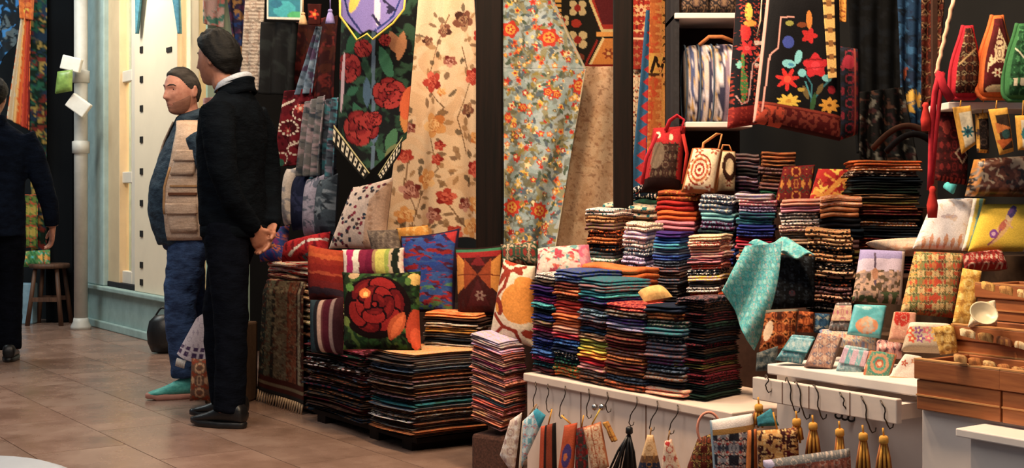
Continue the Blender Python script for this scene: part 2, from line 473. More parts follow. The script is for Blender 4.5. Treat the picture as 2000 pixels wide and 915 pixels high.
ORD = ['top', 'second', 'third', 'fourth', 'fifth', 'sixth', 'seventh', 'eighth', 'ninth', 'tenth', 'eleventh', 'twelfth', 'thirteenth', 'fourteenth', 'fifteenth',
       'sixteenth', 'seventeenth', 'eighteenth', 'nineteenth', 'twentieth', 'twenty-first', 'twenty-second', 'twenty-third', 'twenty-fourth', 'twenty-fifth', 'twenty-sixth', 'twenty-seventh', 'twenty-eighth', 'twenty-ninth', 'thirtieth']
def fold_mesh(seed, fam):
    """Unit folded cloth: x -0.5..0.5, y 0..1 (fold at y = 0), z 0..1, made of two leaves. The goods of one pile (fam) share their sag."""
    rn = random.Random(seed * 7 + fam); rf = random.Random(fam); v = []; f = []; nx = 9
    ph = [rf.uniform(0, 6.28) for _ in range(4)]; am = rf.uniform(.25, .6)
    for lay in range(2):
        z0, z1 = lay * 0.5 + .02, lay * 0.5 + 0.48
        dy = rn.uniform(-0.03, 0.03); dx = rn.uniform(-0.03, 0.03); base = len(v); rings = []; p2 = rn.uniform(0, 6.28)
        for i in range(nx + 2):
            t = i / (nx + 1); e = 0.72 if i in (0, nx + 1) else 1.0
            x = (-.5 if i == 0 else .5 if i == nx + 1 else -.485 + .97 * (i - 1) / (nx - 1)) + dx * (2 * t - 1)
            sag = am * (.5 + .32 * math.sin(4.4 * t + ph[0]) + .18 * math.sin(9 * t + ph[1])); fy = dy + 0.02 * math.sin(7 * t + p2)
            ring = []; c = (z0 + z1) / 2; h = (z1 - z0) / 2 * e
            for k in range(5):
                a = -math.pi / 2 + math.pi * k / 4
                ring.append((x, fy + 0.07 - 0.07 * math.cos(a) * e, c + h * math.sin(a) + sag * .75))
            s5 = sag * .8 + .25 * am
            ring += [(x, 0.45, c + h + s5), (x, 0.95 + dy, c + h + sag * .4), (x, 1.0 + dy, c + sag * .4), (x, 0.95 + dy, c - h + sag * .4), (x, 0.45, c - h + s5)]
            rings.append(ring)
        n = len(rings[0])
        for r_ in rings: v += r_
        for i in range(len(rings) - 1):
            for k in range(n):
                f.append((base + i * n + k, base + (i + 1) * n + k, base + (i + 1) * n + (k + 1) % n, base + i * n + (k + 1) % n))
        f.append(tuple(base + k for k in range(n))); f.append(tuple(base + (nx + 1) * n + k for k in range(n))[::-1])
    me = bpy.data.meshes.new('folded_cloth'); me.from_pydata(v, [], f)
    me.polygons.foreach_set('use_smooth', np.ones(len(me.polygons), bool)); me.update()
    return me
FOLDS = {}
FAM = [0]
def fold_variant(kind, i):
    k = (kind, i, FAM[0] % 6)
    if k not in FOLDS:
        me = fold_mesh(i + 31 * len(kind), FAM[0] % 6); me.materials.append(M('folded_' + kind)); FOLDS[k] = me
    return FOLDS[k]
def layer(name, loc, yaw, W, D, Tk, c1, c2, kind, seed, tilt=0):
    o = bpy.data.objects.new(name, fold_variant(kind, seed % 3)); COL.objects.link(o)
    o.location = loc; o.rotation_euler = (0, R(tilt), R(yaw)); o.scale = (W, D, Tk)
    o.color = L4(c1); v = L4(c2); o['c2'] = (v[0], v[1], v[2])
    WLOC[o.name] = tuple(loc)
    return o
def cname(c): return NICE.get(c, c)
KW = dict(dash='patterned', band='banded', dots='dotted', long='striped', plain='')
SEED = [1]
def stack(desc, px0, px1, py0, py1, d, yaw, D, layers, noun='cloth', name='folded_cloth', group=None, cat='cloth', jit=0.012, tilt=0, zbase=None):
    """A pile of folded goods between columns px0 and px1, rows py0 (top) and py1 (bottom); d: depth of its nearest corner; layers from the top down."""
    FAM[0] += 1; px0 -= 4; px1 += 4; y = R(yaw); ww = (px1 - px0) * d / F
    W = max(0.03, (ww - D * abs(math.sin(y))) / math.cos(y))
    ex = Vector((math.cos(y), math.sin(y), 0)); C = at(px0 + W * math.cos(y) * F / d, py1, d)
    w_ = -AY * (C.x - 0.5) + AX * (C.y - 4.2)
    if zbase is None: zbase = 0.40 if w_ < .38 else 0.66 if w_ < .63 else 0.78 if w_ < .98 else 1.0
    z0 = zbase + 0.001; z1 = at(0, py0, d).z; n = len(layers); t = (z1 - z0) / n
    for i, (c1, c2, kind) in enumerate(layers):
        SEED[0] += 1; rn = random.Random(SEED[0]); k = n - 1 - i
        p = C - ex * (W / 2) + ex * rn.uniform(-jit, jit) + Vector((-math.sin(y), math.cos(y), 0)) * rn.uniform(-jit, jit)
        p.z = z0 + k * t
        o = layer(name, p, yaw + rn.uniform(-1.5, 1.5), W * rn.uniform(0.96, 1.04), D * rn.uniform(0.96, 1.02), t * .99, c1, c2, kind, SEED[0], tilt)
        kw = KW[kind]
        which = ('top of ' if i == 0 else 'bottom of ' if k == 0 else ORD[i] + ' from top of ')
        T(o, f"{cname(c1)} {kw + ' ' if kw else ''}folded {noun}, {which}{desc}", cat, group or 'folded cloths in ' + desc)
# ================================================================== THE SETTING
def st(o):
    o['kind'] = 'structure'; return o
# floor: grout bed with laid tiles
_b = MB(); _b.box((0, 0, 0), (1, 0, 0), (0, 1, 0), (0, 0, 1), -9, 5, 2.2, 18, -0.10, -0.004)
FLOOR = st(_b.go('floor', 'grout', base=(0, 9, 0)))
TW, TL = 0.39, 0.78
_tm = MB(); _g = 0.0018
_tm.box((0, 0, 0), (1, 0, 0), (0, 1, 0), (0, 0, 1), -TL / 2 + _g, TL / 2 - _g, -TW / 2 + _g, TW / 2 - _g, -0.02, 0.0)
_tile = None
for i in range(-16, 4):
    for j in range(-12, 6):
        s_ = i * TL + (0.39 if j % 2 else 0.0); w_ = 0.215 + j * TW - TW / 2
        p = S(s_, w_, 0)
        if p.y < 4.6 or p.y > 13.5: continue
        q = (p.x / p.y) * F + 1000
        if q < -330 or q > 1150 or w_ > 0.9: continue
        if _tile is None:
            _tile = _tm.go('tile', 'floor_tile', FLOOR, smooth=False, base=(0, 0, 0)); _tile.data.name = 'tile'; o = _tile
        else:
            o = _tile.copy(); COL.objects.link(o)
        o.parent = FLOOR
        rn = random.Random(i * 77 + j)
        o.location = Vector((p.x, p.y - 9, rn.uniform(-0.0004, 0.0004))); o.rotation_euler = (0, 0, R(FA))

# dark back wall of the stalls

# pale teal shop beside the stalls: sill wall, pillar, window
W0 = 0.50
sA, sB, sC, sD = sw(172, W0), sw(207, W0), sw(386, W0), sw(500, W0)
ZS = 0.30
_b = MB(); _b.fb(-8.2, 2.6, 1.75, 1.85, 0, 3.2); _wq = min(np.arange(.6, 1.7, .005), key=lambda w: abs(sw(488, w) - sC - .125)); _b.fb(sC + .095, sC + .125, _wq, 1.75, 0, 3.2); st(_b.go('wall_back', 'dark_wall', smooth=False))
_b = MB(); _b.fb(sA, sC, W0, W0 + 0.25, 0, ZS); _b.fb(sA, sC + 0.02, W0 - 0.045, W0 + 0.25, ZS, ZS + 0.035); _b.fb(sA, sC, W0 - 0.03, W0, 0, 0.06)
st(_b.go('wall_front', 'teal_render', smooth=False, bev=0.008))
_b = MB(); _b.fb(sA, sB, W0 - 0.02, W0 + 0.9, ZS + 0.035, 3.3); st(_b.go('wall_pillar', 'pale_teal', smooth=False, bev=0.01))
_b = MB(); _b.fb(sA - 0.02, sA + 0.02, W0 - 0.05, W0 + 0.3, 0, 3.3); st(_b.go('trim_1', 'teal_render', smooth=False, bev=0.006))
# window: outer frame, mullions, rails, panes, lit display behind
WIN = st(empty('window_1', S((sB + sC) / 2, W0, ZS + 0.035)))
def wpost(px0, px1, w, dp, name, mat, z0=ZS + 0.035, z1=3.1):
    b = MB(); b.fb(sw(px0, w), sw(px1, w), w, w + dp, z0, z1); return b.go(name, mat, WIN, smooth=False, bev=0.006)
wpost(207, 233, W0 + 0.02, 0.08, 'window_frame', 'cream_frame')
wpost(233, 240, W0 + 0.05, 0.05, 'mullion', 'white_frame')
wpost(256, 264, W0 + 0.05, 0.05, 'mullion', 'white_frame')
wpost(343, 352, W0 + 0.05, 0.05, 'mullion', 'white_frame')
wpost(372, 388, W0 + 0.02, 0.10, 'window_frame', 'cream_frame')
for py0, py1 in ((138, 160), (336, 358), (530, 556)):
    zc0 = pw(247, py1, W0 + 0.05).z; zc1 = pw(247, py0, W0 + 0.05).z
    b = MB(); b.fb(sw(238, W0 + .05), sw(258, W0 + .05), W0 + 0.045, W0 + 0.10, zc0, zc1); b.go('glazing_rail', 'white_frame', WIN, smooth=False, bev=0.006)
b = MB(); b.fb(sB, sC, W0 + 0.01, W0 + 0.10, ZS + 0.035, ZS + 0.075); b.go('window_sill', 'c_charcoal', WIN, smooth=False, bev=0.005)
def glass():
    m, nt, bs = nodes('glass')
    bs.inputs['Base Color'].default_value = (1, 1, 1, 1); bs.inputs['Roughness'].default_value = 0.03
    bs.inputs['Transmission Weight'].default_value = 1.0; bs.inputs['IOR'].default_value = 1.05
    nz = noise(nt, 3, 2, mapping(nt, (1, 1, 1))); nt.links.new(ramp(nt, nz.outputs[0], [(0, (.9, .95, .93)), (1, (1, 1, 1))]), bs.inputs['Base Color'])
glass()
for a_, c_ in ((240, 256), (264, 343), (352, 372)):
    b = MB(); b.fb(sw(a_, W0 + .07), sw(c_, W0 + .07), W0 + 0.07, W0 + 0.076, ZS + 0.075, 3.1); b.go('pane', 'glass', WIN, smooth=False)
# display inside the window: slotted panel and a cream back wall
b = MB(); b.fb(sB - 0.3, sC + 0.09, W0 + 1.02, W0 + 1.08, 0.3, 3.1); b.fb(sC + 0.05, sC + .09, W0 + .12, W0 + 1.05, .3, 3.1); b.fb(sB - 0.3, sC, W0 + 0.12, W0 + 1.05, 0.26, 0.30)
st(b.go('wall_display', 'cream_panel', smooth=False))
wP = W0 - 0.0
pan = empty('display_panel', S(sw(303, wP), wP, ZS)); T(pan, 'tall cream slotted display panel behind the shop window', 'display panel')
b = MB(); b.fb(sw(263, wP), sw(346, wP), wP, wP + 0.03, ZS + .036, 3.0); b.go('panel_board', 'cream_panel', pan, smooth=False, bev=0.004)
for px, py in [(276, y) for y in (97, 155, 212, 273, 335, 397, 457, 518, 552)] + [(330, 97)]:
    c = pw(px, py, wP - 0.004); wd, hg = (0.035, 0.03) if px < 300 else (0.06, 0.022)
    b = MB(); b.yb(c, FA, -wd * .8, wd * .8, -0.003, 0.012, -hg * .75, hg * .75); b.go('slot', 'slot_black', pan, smooth=False)
# blue drapes at the head of the window
for k, (x0, x1, xb, lab) in enumerate(((264, 280, 266, 'narrow blue drape at the head of the window beside the white rails'), (332, 352, 350, 'narrow blue drape at the head of the window nearest the dark jacket man'))):
    cv = Cv([(x0, -30), (x1, -30), (xb + 3, 66), (xb - 1, 66)], '4d8fa3', 3).grain(0.2)
    pl = Plane(300, 0, dw(300, W0 - 0.035), FA)
    T(sheet('window_drape', cv, pl, lambda u, v: 0.012 * np.sin(u * 14)), lab, 'drape', 'blue window drapes')
area('window_light', S((sB + sC) / 2 + .15, W0 + 0.5, 2.9), S((sB + sC) / 2 + .1, W0 + 0.6, 0.3), 0.5, 60, (1.0, 0.83, 0.60), 1.2)
area('window_light', S(sw(300, W0) - .1, W0 - 0.75, 3.1), S(sw(300, wP), wP, 1.0), 0.25, 30, (1.0, 0.86, 0.68), 0.6)  # added unseen lamp outside the glass, only there to brighten the slotted panel

# mint partition behind the men
b = MB(); b.fb(sC + .095, sC + .125, W0 + .02, _wq, 0, 3.1); st(b.go('wall_partition', 'mint_wall', smooth=False))
def dpart(px):                              # depth of the partition seen at column px
    w = min(np.arange(.4, 1.8, .004), key=lambda w: abs(sw(px, w) - sC - .125)); return dw(px, w)

# far end of the passage
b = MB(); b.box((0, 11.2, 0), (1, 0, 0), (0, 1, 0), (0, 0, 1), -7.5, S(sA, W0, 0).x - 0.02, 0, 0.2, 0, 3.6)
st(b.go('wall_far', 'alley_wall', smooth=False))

# drain pipe
d0 = 10.35; pc = at(158, 640, d0); pr = 13.0 * d0 / F
pipe = empty('drain_pipe', (pc.x, pc.y, 0)); T(pipe, 'tall pale grey drain pipe running down beside the teal shop pillar', 'pipe')
b = MB(); b.lathe((pc.x, pc.y, 0), [(pr, 0.0), (pr, 3.4)], 20); b.go('pipe_run', 'pipe_paint', pipe)
for py in (150, 288):
    z = at(0, py, d0).z; b = MB(); b.lathe((pc.x, pc.y, z), [(pr, -.05), (pr * 1.28, -.045), (pr * 1.28, .045), (pr, .05)], 20); b.go('collar', 'pipe_paint', pipe)
b = MB(); b.lathe((pc.x, pc.y, 0), [(pr * 1.5, 0), (pr * 1.5, .025), (pr * 1.15, .06), (pr * 1.05, .09)], 20); b.go('foot', 'pipe_paint', pipe)
def card(px, py, w, h, rot, mat, name, lab, cat, t=0.03, d=10.2):
    c = at(px, py, d); w *= d / F; h *= d / F; a = R(rot)
    ex = Vector((math.cos(a), 0, -math.sin(a))); ez = Vector((math.sin(a), 0, math.cos(a)))
    b = MB(); b.box(c, ex, (0, 1, 0), ez, -w / 2, w / 2, -t / 2, t / 2, -h / 2, h / 2)
    o = b.go(name, mat, smooth=False, bev=0.008); T(o, lab, cat); return o
card(140, 125, 38, 28, 14, 'paper_white', 'meter_box', 'upper white box fixed to the drain pipe', 'box', 0.06)
card(154, 206, 42, 30, 36, 'paper_white', 'notice_card', 'tilted white box hanging on the drain pipe below the green bag', 'box', 0.06)
gb = [(112, 140), (142, 136), (141, 178), (107, 184)]
cv = Cv(gb, '6d8f38', 2.2).grain(0.3, 6); T(pillow('plastic_bag', cv, Plane(125, 160, 10.14, 0), 0.06, 'print_gloss'), 'crumpled green bag hanging between the white boxes on the drain pipe', 'bag')

# things at the far end
def hang(name, quad, d, yaw, base, lab, cat, paint=None, fold=0.01, nf=3, thick=0.006, step=2.6, mat='print_cloth', tilt=0, top=None, bot=None, ph=0.0):
    cx = sum(p[0] for p in quad) / 4; cy = sum(p[1] for p in quad) / 4
    cv = Cv(quad, base, step, top, bot)
    if paint: paint(cv)
    o = sheet(name, cv, Plane(cx, cy, d, yaw, tilt), lambda u, v: fold * np.sin(u * nf * 6.283 + ph + 1.5 * np.sin(v * 2.2)) * (0.35 + 0.65 * v), thick, mat)
    return T(o, lab, cat)
hang('black_curtain', [(88, -30), (143, -30), (143, 632), (92, 632)], 10.9, 0, '0d1014', 'black curtain hanging beside the drain pipe at the far end', 'curtain', None, 0.02, 3, step=8)
def _pt(c):
    c.spots(['1f5a44', 'a88a3a', '7a2a22', '20344a'], 12, 0.66, 4)
hang('patterned_hanging', [(58, -30), (92, -30), (92, 500), (62, 500)], 10.85, 0, '16281f', 'long dark green patterned hanging at the far end', 'textile', _pt, 0.015, 2, step=4)
def _pt(c):
    c.stripes_u([(2, 'c9b79a'), (1.5, 'd8a25a'), (2, 'orange'), (2.2, 'b83a22'), (1, '7c2018')], wob=0.12)
hang('silk_scarf', [(42, 28), (60, 28), (58, 255), (14, 232)], 10.565, 5, 'orange', 'cream and red orange silk scarf hanging behind the leftmost man', 'scarf', _pt, 0.02, 3)
def _pt(c):
    c.flower(50, 20, 20, 6, 'e07a2a', 'yellow'); c.spots(['b03020'], 9, .8, 8)
hang('flower_garland', [(36, -20), (68, -20), (66, 40), (40, 36)], 10.55, 0, 'c2622a', 'small orange flower hanging above the silk scarf', 'ornament', _pt, 0.02, 2)
def _pt(c): c.spots(['5c6a70', '1d2c3a', '3a86c8'], 16, .68, 3)
hang('hung_jacket', [(-20, -30), (44, -30), (40, 72), (-20, 150)], 10.7, 0, '23282e', 'grey and blue jacket hanging above the leftmost man', 'jacket', _pt, 0.02, 2)
b = MB(); c = ground(42, 634); b.yb(c, 0, -.09, .09, 0, .12, 0, .33); o = b.go('blue_crate', 'blue_crate', smooth=False, bev=.01); T(o, 'pale blue crate standing behind the wooden stool', 'crate')
# stool
sp = ground(97, 634); stool = empty('wooden_stool', (sp.x, sp.y, 0)); T(stool, 'small dark wooden stool at the far end of the passage', 'stool')
b = MB(); b.lathe((sp.x, sp.y, 0), [(.150, .455), (.158, .462), (.158, .485), (.150, .492)], 24); b.go('seat', 'stool_wood', stool)
for ax, ay in ((-1, -1), (1, -1), (1, 1), (-1, 1)):
    b = MB(); b.tube([(sp.x + ax * .085, sp.y + ay * .085, .46), (sp.x + ax * .135, sp.y + ay * .125, 0)], [.017, .02], 8); b.go('leg', 'stool_wood', stool)
for y_ in (-.118, .10): b = MB(); b.yb((sp.x, sp.y, .19), 0, -.115, .115, y_, y_ + .018, 0, .035); b.go('stretcher', 'stool_wood', stool, smooth=False)
def _pt(c): c.spots(['turquoise', 'c8402a', 'e0a040', '2a6a3a'], 9, .6, 6)
cv = Cv([(34, 492), (98, 488), (98, 522), (40, 522)], '4f8a4a', 2.2); _pt(cv)
T(pillow('bundle', cv, Plane(70, 505, sp.y, 0, 20), 0.09), 'green and red bundle lying on the wooden stool', 'bundle')
def _pt(c): c.spots(['b09a3a', 'c04a2a', '1f4a2a'], 8, .62, 9)
hang('green_scarf', [(46, 380), (74, 380), (74, 484), (48, 484)], sp.y - .0, 0, '5d7a2c', 'olive green scarf hanging above the stool beside the leftmost man', 'scarf', _pt, .015, 2)
# rounded pale kerb in the near corner
kc = ground(-60, 1000); b = MB(); b.lathe((kc.x - .15, kc.y + .1, 0), [(.45, 0), (.46, .03), (.44, .07), (.39, .09), (.0, .09)], 40)
T(b.go('round_plinth', 'kerb_white'), 'pale blue white round plinth cut off at the lower left corner', 'plinth')
# ================================================================== STANDS THAT CARRY THE GOODS
def stand(name, labs, cat, steps, mat):
    for lab, (s0, s1, w0, w1, z0, z1) in zip(labs, steps):
        b = MB(); b.fb(s0, s1, w0, w1, z0, z1); T(b.go(name, mat, smooth=False, bev=0.004), lab, cat)
ZT = 0.40                                   # textile counter
cs0, cs1 = sw(1030, 0), sw(1478, 0.10)
counter = empty('textile_counter', S((cs0 + cs1) / 2, 0, 0)); T(counter, 'cream painted counter carrying the front row of textile stacks', 'counter')
b = MB(); b.fb(cs0, cs1, 0, 0.96, 0, ZT - 0.03); b.go('body', 'counter_paint', counter, smooth=False)
b = MB(); b.fb(cs0 - .01, cs1 + .01, -0.012, 0.97, ZT - 0.03, ZT); b.go('top', 'counter_paint', counter, smooth=False, bev=.004)
b = MB()
for px in (1135, 1262, 1392):
    s_ = sw(px, 0); b.fb(s_ - .0015, s_ + .0015, -.002, .004, 0, ZT - .03)
b.go('panel_joint', 'c_brown', counter, smooth=False)
stand('dark_riser', ('lowest dark riser behind the front textile stacks', 'middle dark riser under the shawl stacks', 'back dark riser under the red backpack'), 'riser',
      [(cs0 - .02, cs1 + .03, 0.40, 0.64, ZT, 0.66), (cs0 - .12, cs1 + .05, 0.64, 0.98, ZT, 0.78), (cs0 - .3, cs1 + .05, 0.98, 1.6, 0, 1.0)], 'c_chocolate')
# benches behind the cushions
stand('dark_bench', ('lowest dark bench behind the rug stacks', 'middle dark bench under the kilim cushions', 'back dark bench under the upright cushions'), 'bench', [(-3.3, -1.30, 0.40, 0.62, 0, 0.34), (-3.5, -1.05, 0.62, 0.95, 0, 0.48), (-3.6, -1.2, 0.95, 1.7, 0, 0.66)], 'c_chocolate')
# right stand for notebooks and printed covers
rs0, rs1 = sw(1490, .1), 1.9
disp = empty('notebook_stand', S((rs0 + rs1) / 2, 0.08, 0)); T(disp, 'white stepped stand carrying the purses and notebooks', 'stand')
b = MB(); b.fb(sw(1512, .08), sw(1788, -.02), 0.05, 0.36, 0.520, 0.55); b.go('shelf', 'shelf_white', disp, smooth=False, bev=.004)
b = MB(); b.fb(rs0, .90, 0.36, 0.55, 0.0, 0.63); b.go('step', 'c_umber', disp, smooth=False)
b = MB(); b.fb(rs0 + .02, .92, 0.55, 0.80, 0.0, 0.71); b.go('step', 'c_umber', disp, smooth=False)
b = MB(); b.fb(rs0 + .02, 1.9, 0.81, 1.12, 0.0, 0.86); T(b.go('back_riser', 'c_umber', smooth=False), 'back riser under the white and yellow cushion covers', 'riser')
b = MB(); b.fb(rs0 - .0, sw(1788, -.02), 0.16, 0.34, 0.0, 0.520); b.go('front_panel', 'cabinet_paint', disp, smooth=False)
# hook board
hb0, hb1 = sw(1474, -.02), sw(1756, -.02)
board = empty('hook_board', S((hb0 + hb1) / 2, -.02, .45)); T(board, 'white wooden rail with hooks below the purse shelf', 'rail')
b = MB(); b.fb(hb0, hb1, -.03, -.008, .455, .520); b.go('plank', 'board_paint', board, smooth=False, bev=.003)
for px in (1500, 1610, 1735): b = MB(); s_ = sw(px, 0); b.fb(s_, s_ + .03, -.008, .17, .46, .50); b.go('bracket', 'board_paint', board, smooth=False)
for px in (1528, 1580, 1660): b = MB(); s_ = sw(px, -.03); b.fb(s_ - .001, s_ + .001, -.0315, -.029, .456, .519); b.go('seam', 'c_brown', board, smooth=False)
# cabinets under the trays
b = MB(); b.fb(sw(1800, -.0), 1.9, -.0, .62, 0, .50); T(b.go('side_cabinet', 'cabinet_paint', smooth=False, bev=.004), 'pale cabinet under the wooden trays, partly behind the other cabinet', 'cabinet')
cab = empty('front_cabinet', S(1.4, -.12, 0)); T(cab, 'pale near cabinet with overhanging top at the lower right corner', 'cabinet')
c0 = sw(1896, -.1); zc = 0.492
b = MB(); b.fb(c0, 1.9, -.10, -.005, 0, zc - .02); b.go('body', 'cabinet_paint', cab, smooth=False)
b = MB(); b.fb(c0 - .025, 1.9, -.125, -.005, zc - .02, zc); b.go('top', 'shelf_white', cab, smooth=False, bev=.003)

# posts
for pxa, pxb, w_, lab in ((930, 982, .55, 'dark brown wooden post between the floral curtain and the blue floral cloth'), (1198, 1236, .62, 'dark brown wooden post right of the beige cloth')):
    d = dw((pxa + pxb) / 2, w_); c = at((pxa + pxb) / 2, 380, d); hw = (pxb - pxa) / 2 * d / F
    b = MB(); b.yb((c.x, c.y, 0), 0, -hw, hw, -hw * .7, hw * .7, 0, 3.0); T(b.go('wooden_post', 'dark_post', smooth=False, bev=.008), lab, 'post')

# wall shelves with bags
shd = 5.25
zs1 = at(0, 25, shd).z; zs2 = at(0, 238, shd).z
un = empty('shelf_unit', at(1385, 380, shd) * 1); un.location.z = 0; WLOC[un.name] = tuple(un.location); T(un, 'wall shelf unit with white shelf boards behind the embroidered tote bags', 'shelf')
for z, xa, xb in ((zs1, 1318, 1470), (zs2, 1340, 1470)):
    a = at(xa, 0, shd).x; c = at(xb, 0, shd).x
    b = MB(); b.yb((0, shd, z), 0, a, c, 0, .32, -.022, 0); b.go('shelf_board', 'shelf_white', un, smooth=False, bev=.003)
b = MB(); a = at(1318, 0, shd).x; b.yb((0, shd, 0), 0, a, a + .02, .02, .34, .7, 2.3); b.go('upright', 'c_charcoal', un, smooth=False)
b = MB(); c = at(1472, 0, shd).x; b.yb((0, shd, 0), 0, a, c, .32, .34, .7, 2.3); b.go('back_panel', 'c_chocolate', un, smooth=False)

# ================================================================== FOLDED STACKS
def mix(*cols):                             # colour words -> layers; 'a/b:kind'
    out = []
    for c in cols:
        kind = 'dash'
        if ':' in c: c, kind = c.split(':')
        a, b_ = c.split('/') if '/' in c else (c, {'black': 'maroon', 'navy': 'royal', 'white': 'navy'}.get(c, 'charcoal'))
        out.append((a, b_, kind))
    return out
YF = FA
def fstack(desc, px0, px1, py0, layers, w=0.015, D=.20, **kw):
    FAM[0] += 1; s0, s1 = sw(px0, w), sw(px1, w); W = s1 - s0; n = len(layers)
    d = dw(px1, w); z1 = at(0, py0, dw((px0 + px1) / 2, w)).z; t = (z1 - ZT) / n
    for i, (c1, c2, kind) in enumerate(layers):
        SEED[0] += 1; rn = random.Random(SEED[0]); k = n - 1 - i
        p = S((s0 + s1) / 2 + rn.uniform(-.004, .004), w + rn.uniform(-.008, .008), ZT + .001 + k * t)
        o = layer('folded_scarf', p, FA + rn.uniform(-1.5, 1.5), W * rn.uniform(.95, 1.02), D * rn.uniform(.97, 1.02), t * .99, c1, c2, kind, SEED[0])
        kw_ = KW[kind]; which = ('top of ' if i == 0 else 'bottom of ' if k == 0 else ORD[i] + ' from top of ')
        T(o, f"{cname(c1)} {kw_ + ' ' if kw_ else ''}folded scarf, {which}{desc}", 'scarf', 'scarves in ' + desc)
fstack('first front stack beside the ikat cushion', 1038, 1080, 538, mix('grey/white', 'umber', 'purple:plain', 'purple/navy', 'magenta/plum', 'teal/turquoise', 'ink', 'navy', 'dusky/olive', 'burgundy/magenta', 'plum', 'navy', 'ink/royal', 'blue/navy', 'magenta', 'ink/teal', 'maroon'))
fstack('second front stack with orange layers', 1081, 1129, 532, mix('slate/royal', 'steel/royal', 'maroon/brown', 'rust/tan:dots', 'brown/tan:dots', 'red/coral:plain', 'coral/orange:plain', 'orange/salmon:plain', 'orange/peach:plain', 'salmon/ivory:plain', 'crimson/pink:plain', 'blue/navy', 'navy/ink', 'ink/white:dots', 'ink/emerald:dots', 'green/orange', 'orange/emerald'))
fstack('third front stack with a yellow layer', 1130, 1181, 548, mix('teal/slate', 'dusky/teal:long', 'teal/turquoise:long', 'purple/teal', 'maroon/charcoal', 'steel/forest', 'slate/dusky', 'dusky/maroon', 'ink/blue:plain', 'beige/brown:long', 'lime/olive:long', 'yellow/lime:long', 'orange/yellow:long', 'crimson/red:plain', 'pink/beige', 'grey/brown', 'brown/charcoal'))
fstack('fourth front stack with a coral top', 1182, 1256, 598, mix('burgundy/coral', 'umber/grey', 'purple/slate', 'slate/lavender:long', 'brown/umber', 'maroon/brown', 'burgundy/brown', 'brown/dusky', 'copper/brown:dots', 'maroon/umber', 'brown/copper:dots', 'slate/ink', 'rust/umber'))
fstack('fifth front stack with an inky top', 1257, 1329, 600, mix('ink/navy:plain', 'copper/brown:dots', 'forest/grey', 'slate/teal:long', 'ink/grey', 'slate/dusky', 'dusky/slate', 'plum/slate', 'ink/slate', 'grey/brown', 'ink', 'cream/salmon:long'))
d6 = dw(1332, 0.0)
stack('the tall near black front stack', 1330, 1462, 586, 0, d6, -40, .22, mix('ink/dusky', 'black/brown', 'chocolate/black', 'black/maroon', 'maroon/black:long', 'forest/black', 'black/ink', 'chocolate/black', 'ink/black', 'black/burgundy', 'umber/black:long', 'ink/forest', 'chocolate/burgundy', 'black/olive:long', 'maroon/umber', 'burgundy/black:dots', 'maroon/black', 'ink/forest', 'black/forest:plain', 'forest/black:plain'), 'scarf', 'folded_scarf', 'scarves in the tall black stack', 'scarf', .006, zbase=ZT + .001)
# stack of orange and teal goods behind the third front stack
stack('stack between front row and pink layers', 1142, 1290, 527, 640, dw(1250, .23), -46, .13, mix('orange/apricot:plain', 'rust/orange:plain', 'teal/dusky:long', 'teal/turquoise:long', 'forest/teal', 'purple/maroon', 'ink/teal', 'charcoal', 'brown'), 'shawl', 'folded_shawl', None, 'shawl', .008, zbase=ZT + .002)
cv = Cv([(1246, 572), (1296, 562), (1314, 580), (1258, 590)], 'd9a45a', 2.4).grain(.2)
o = pillow('knitted_hat', cv, Plane(1280, 576, dw(1280, .1), -30, 60), .05, 'print_wool'); T(o, 'tan folded hat lying on the fourth front stack', 'hat')
# middle tier
d2 = lambda px: dw(px, .42)
stack('multicoloured middle stack beside the beige cloth', 1150, 1245, 412, 545, d2(1215), -28, .2, mix('white/teal:dots', 'tan/umber:dots', 'dusky/olive', 'chocolate/orange:dots', 'copper/chocolate:dots', 'ink/copper:dots', 'grey/teal:dots', 'white/emerald', 'burgundy/grey', 'moss/lime:long', 'magenta/rose:plain', 'maroon/charcoal'), 'scarf', 'folded_scarf', None, 'scarf', .008)
stack('white and purple middle stack', 1224, 1300, 438, 552, d2(1270), -26, .18, mix('ivory/dusky:dots', 'lavender/ivory:dots', 'white/slate:dots', 'slate/white:dots', 'lavender/slate:dots', 'ink/lavender', 'pink/magenta:long', 'plum/pink', 'ink/maroon'), 'scarf', 'folded_scarf', None, 'scarf', .008)
stack('bright blue middle stack', 1282, 1362, 455, 610, d2(1330), -24, .18, mix('purple/royal:plain', 'blue/royal:plain', 'blue/turquoise:long', 'steel/blue:plain', 'royal/blue', 'slate/ink', 'dusky/slate', 'brown/grey', 'slate/dusky:dots', 'umber/slate', 'ink/grey', 'charcoal'), 'scarf', 'folded_scarf', None, 'scarf', .008)
stack('cream and red middle stack', 1350, 1440, 462, 620, d2(1400), -22, .18, mix('cream/tan:dots', 'ivory/red', 'salmon/cream:long', 'pink/ivory:long', 'ink/pink:long', 'coral/white:dots', 'ink/white:dots', 'yellow/lavender', 'ink/grey:long', 'white/ink', 'red/gold', 'ink/charcoal'), 'scarf', 'folded_scarf', None, 'scarf', .008)
d3 = lambda px: dw(px, .82)
stack('dark green stack beside the red backpack', 1238, 1312, 368, 455, d3(1280), -22, .2, mix('ink/white:dots', 'forest/emerald:plain', 'emerald/forest:plain', 'ink', 'charcoal/slate'), 'shawl', 'folded_shawl', None, 'shawl', .008)
stack('pale stack left of orange shawls', 1180, 1330, 404, 470, dw(1270, .66), -25, .2, mix('cream/teal:dots', 'beige/olive:dots', 'tan/umber:dots', 'dusky/brown'), 'shawl', 'folded_shawl', None, 'shawl', .008)
stack('orange and pink shawl stack', 1290, 1385, 378, 470, dw(1340, .68), -18, .2, mix('rust/gold:dots', 'red/burgundy:plain', 'orange/red:plain', 'pink/rose:plain', 'magenta/pink:plain', 'coral/rose:plain', 'burgundy'), 'shawl', 'folded_shawl', None, 'shawl', .008)
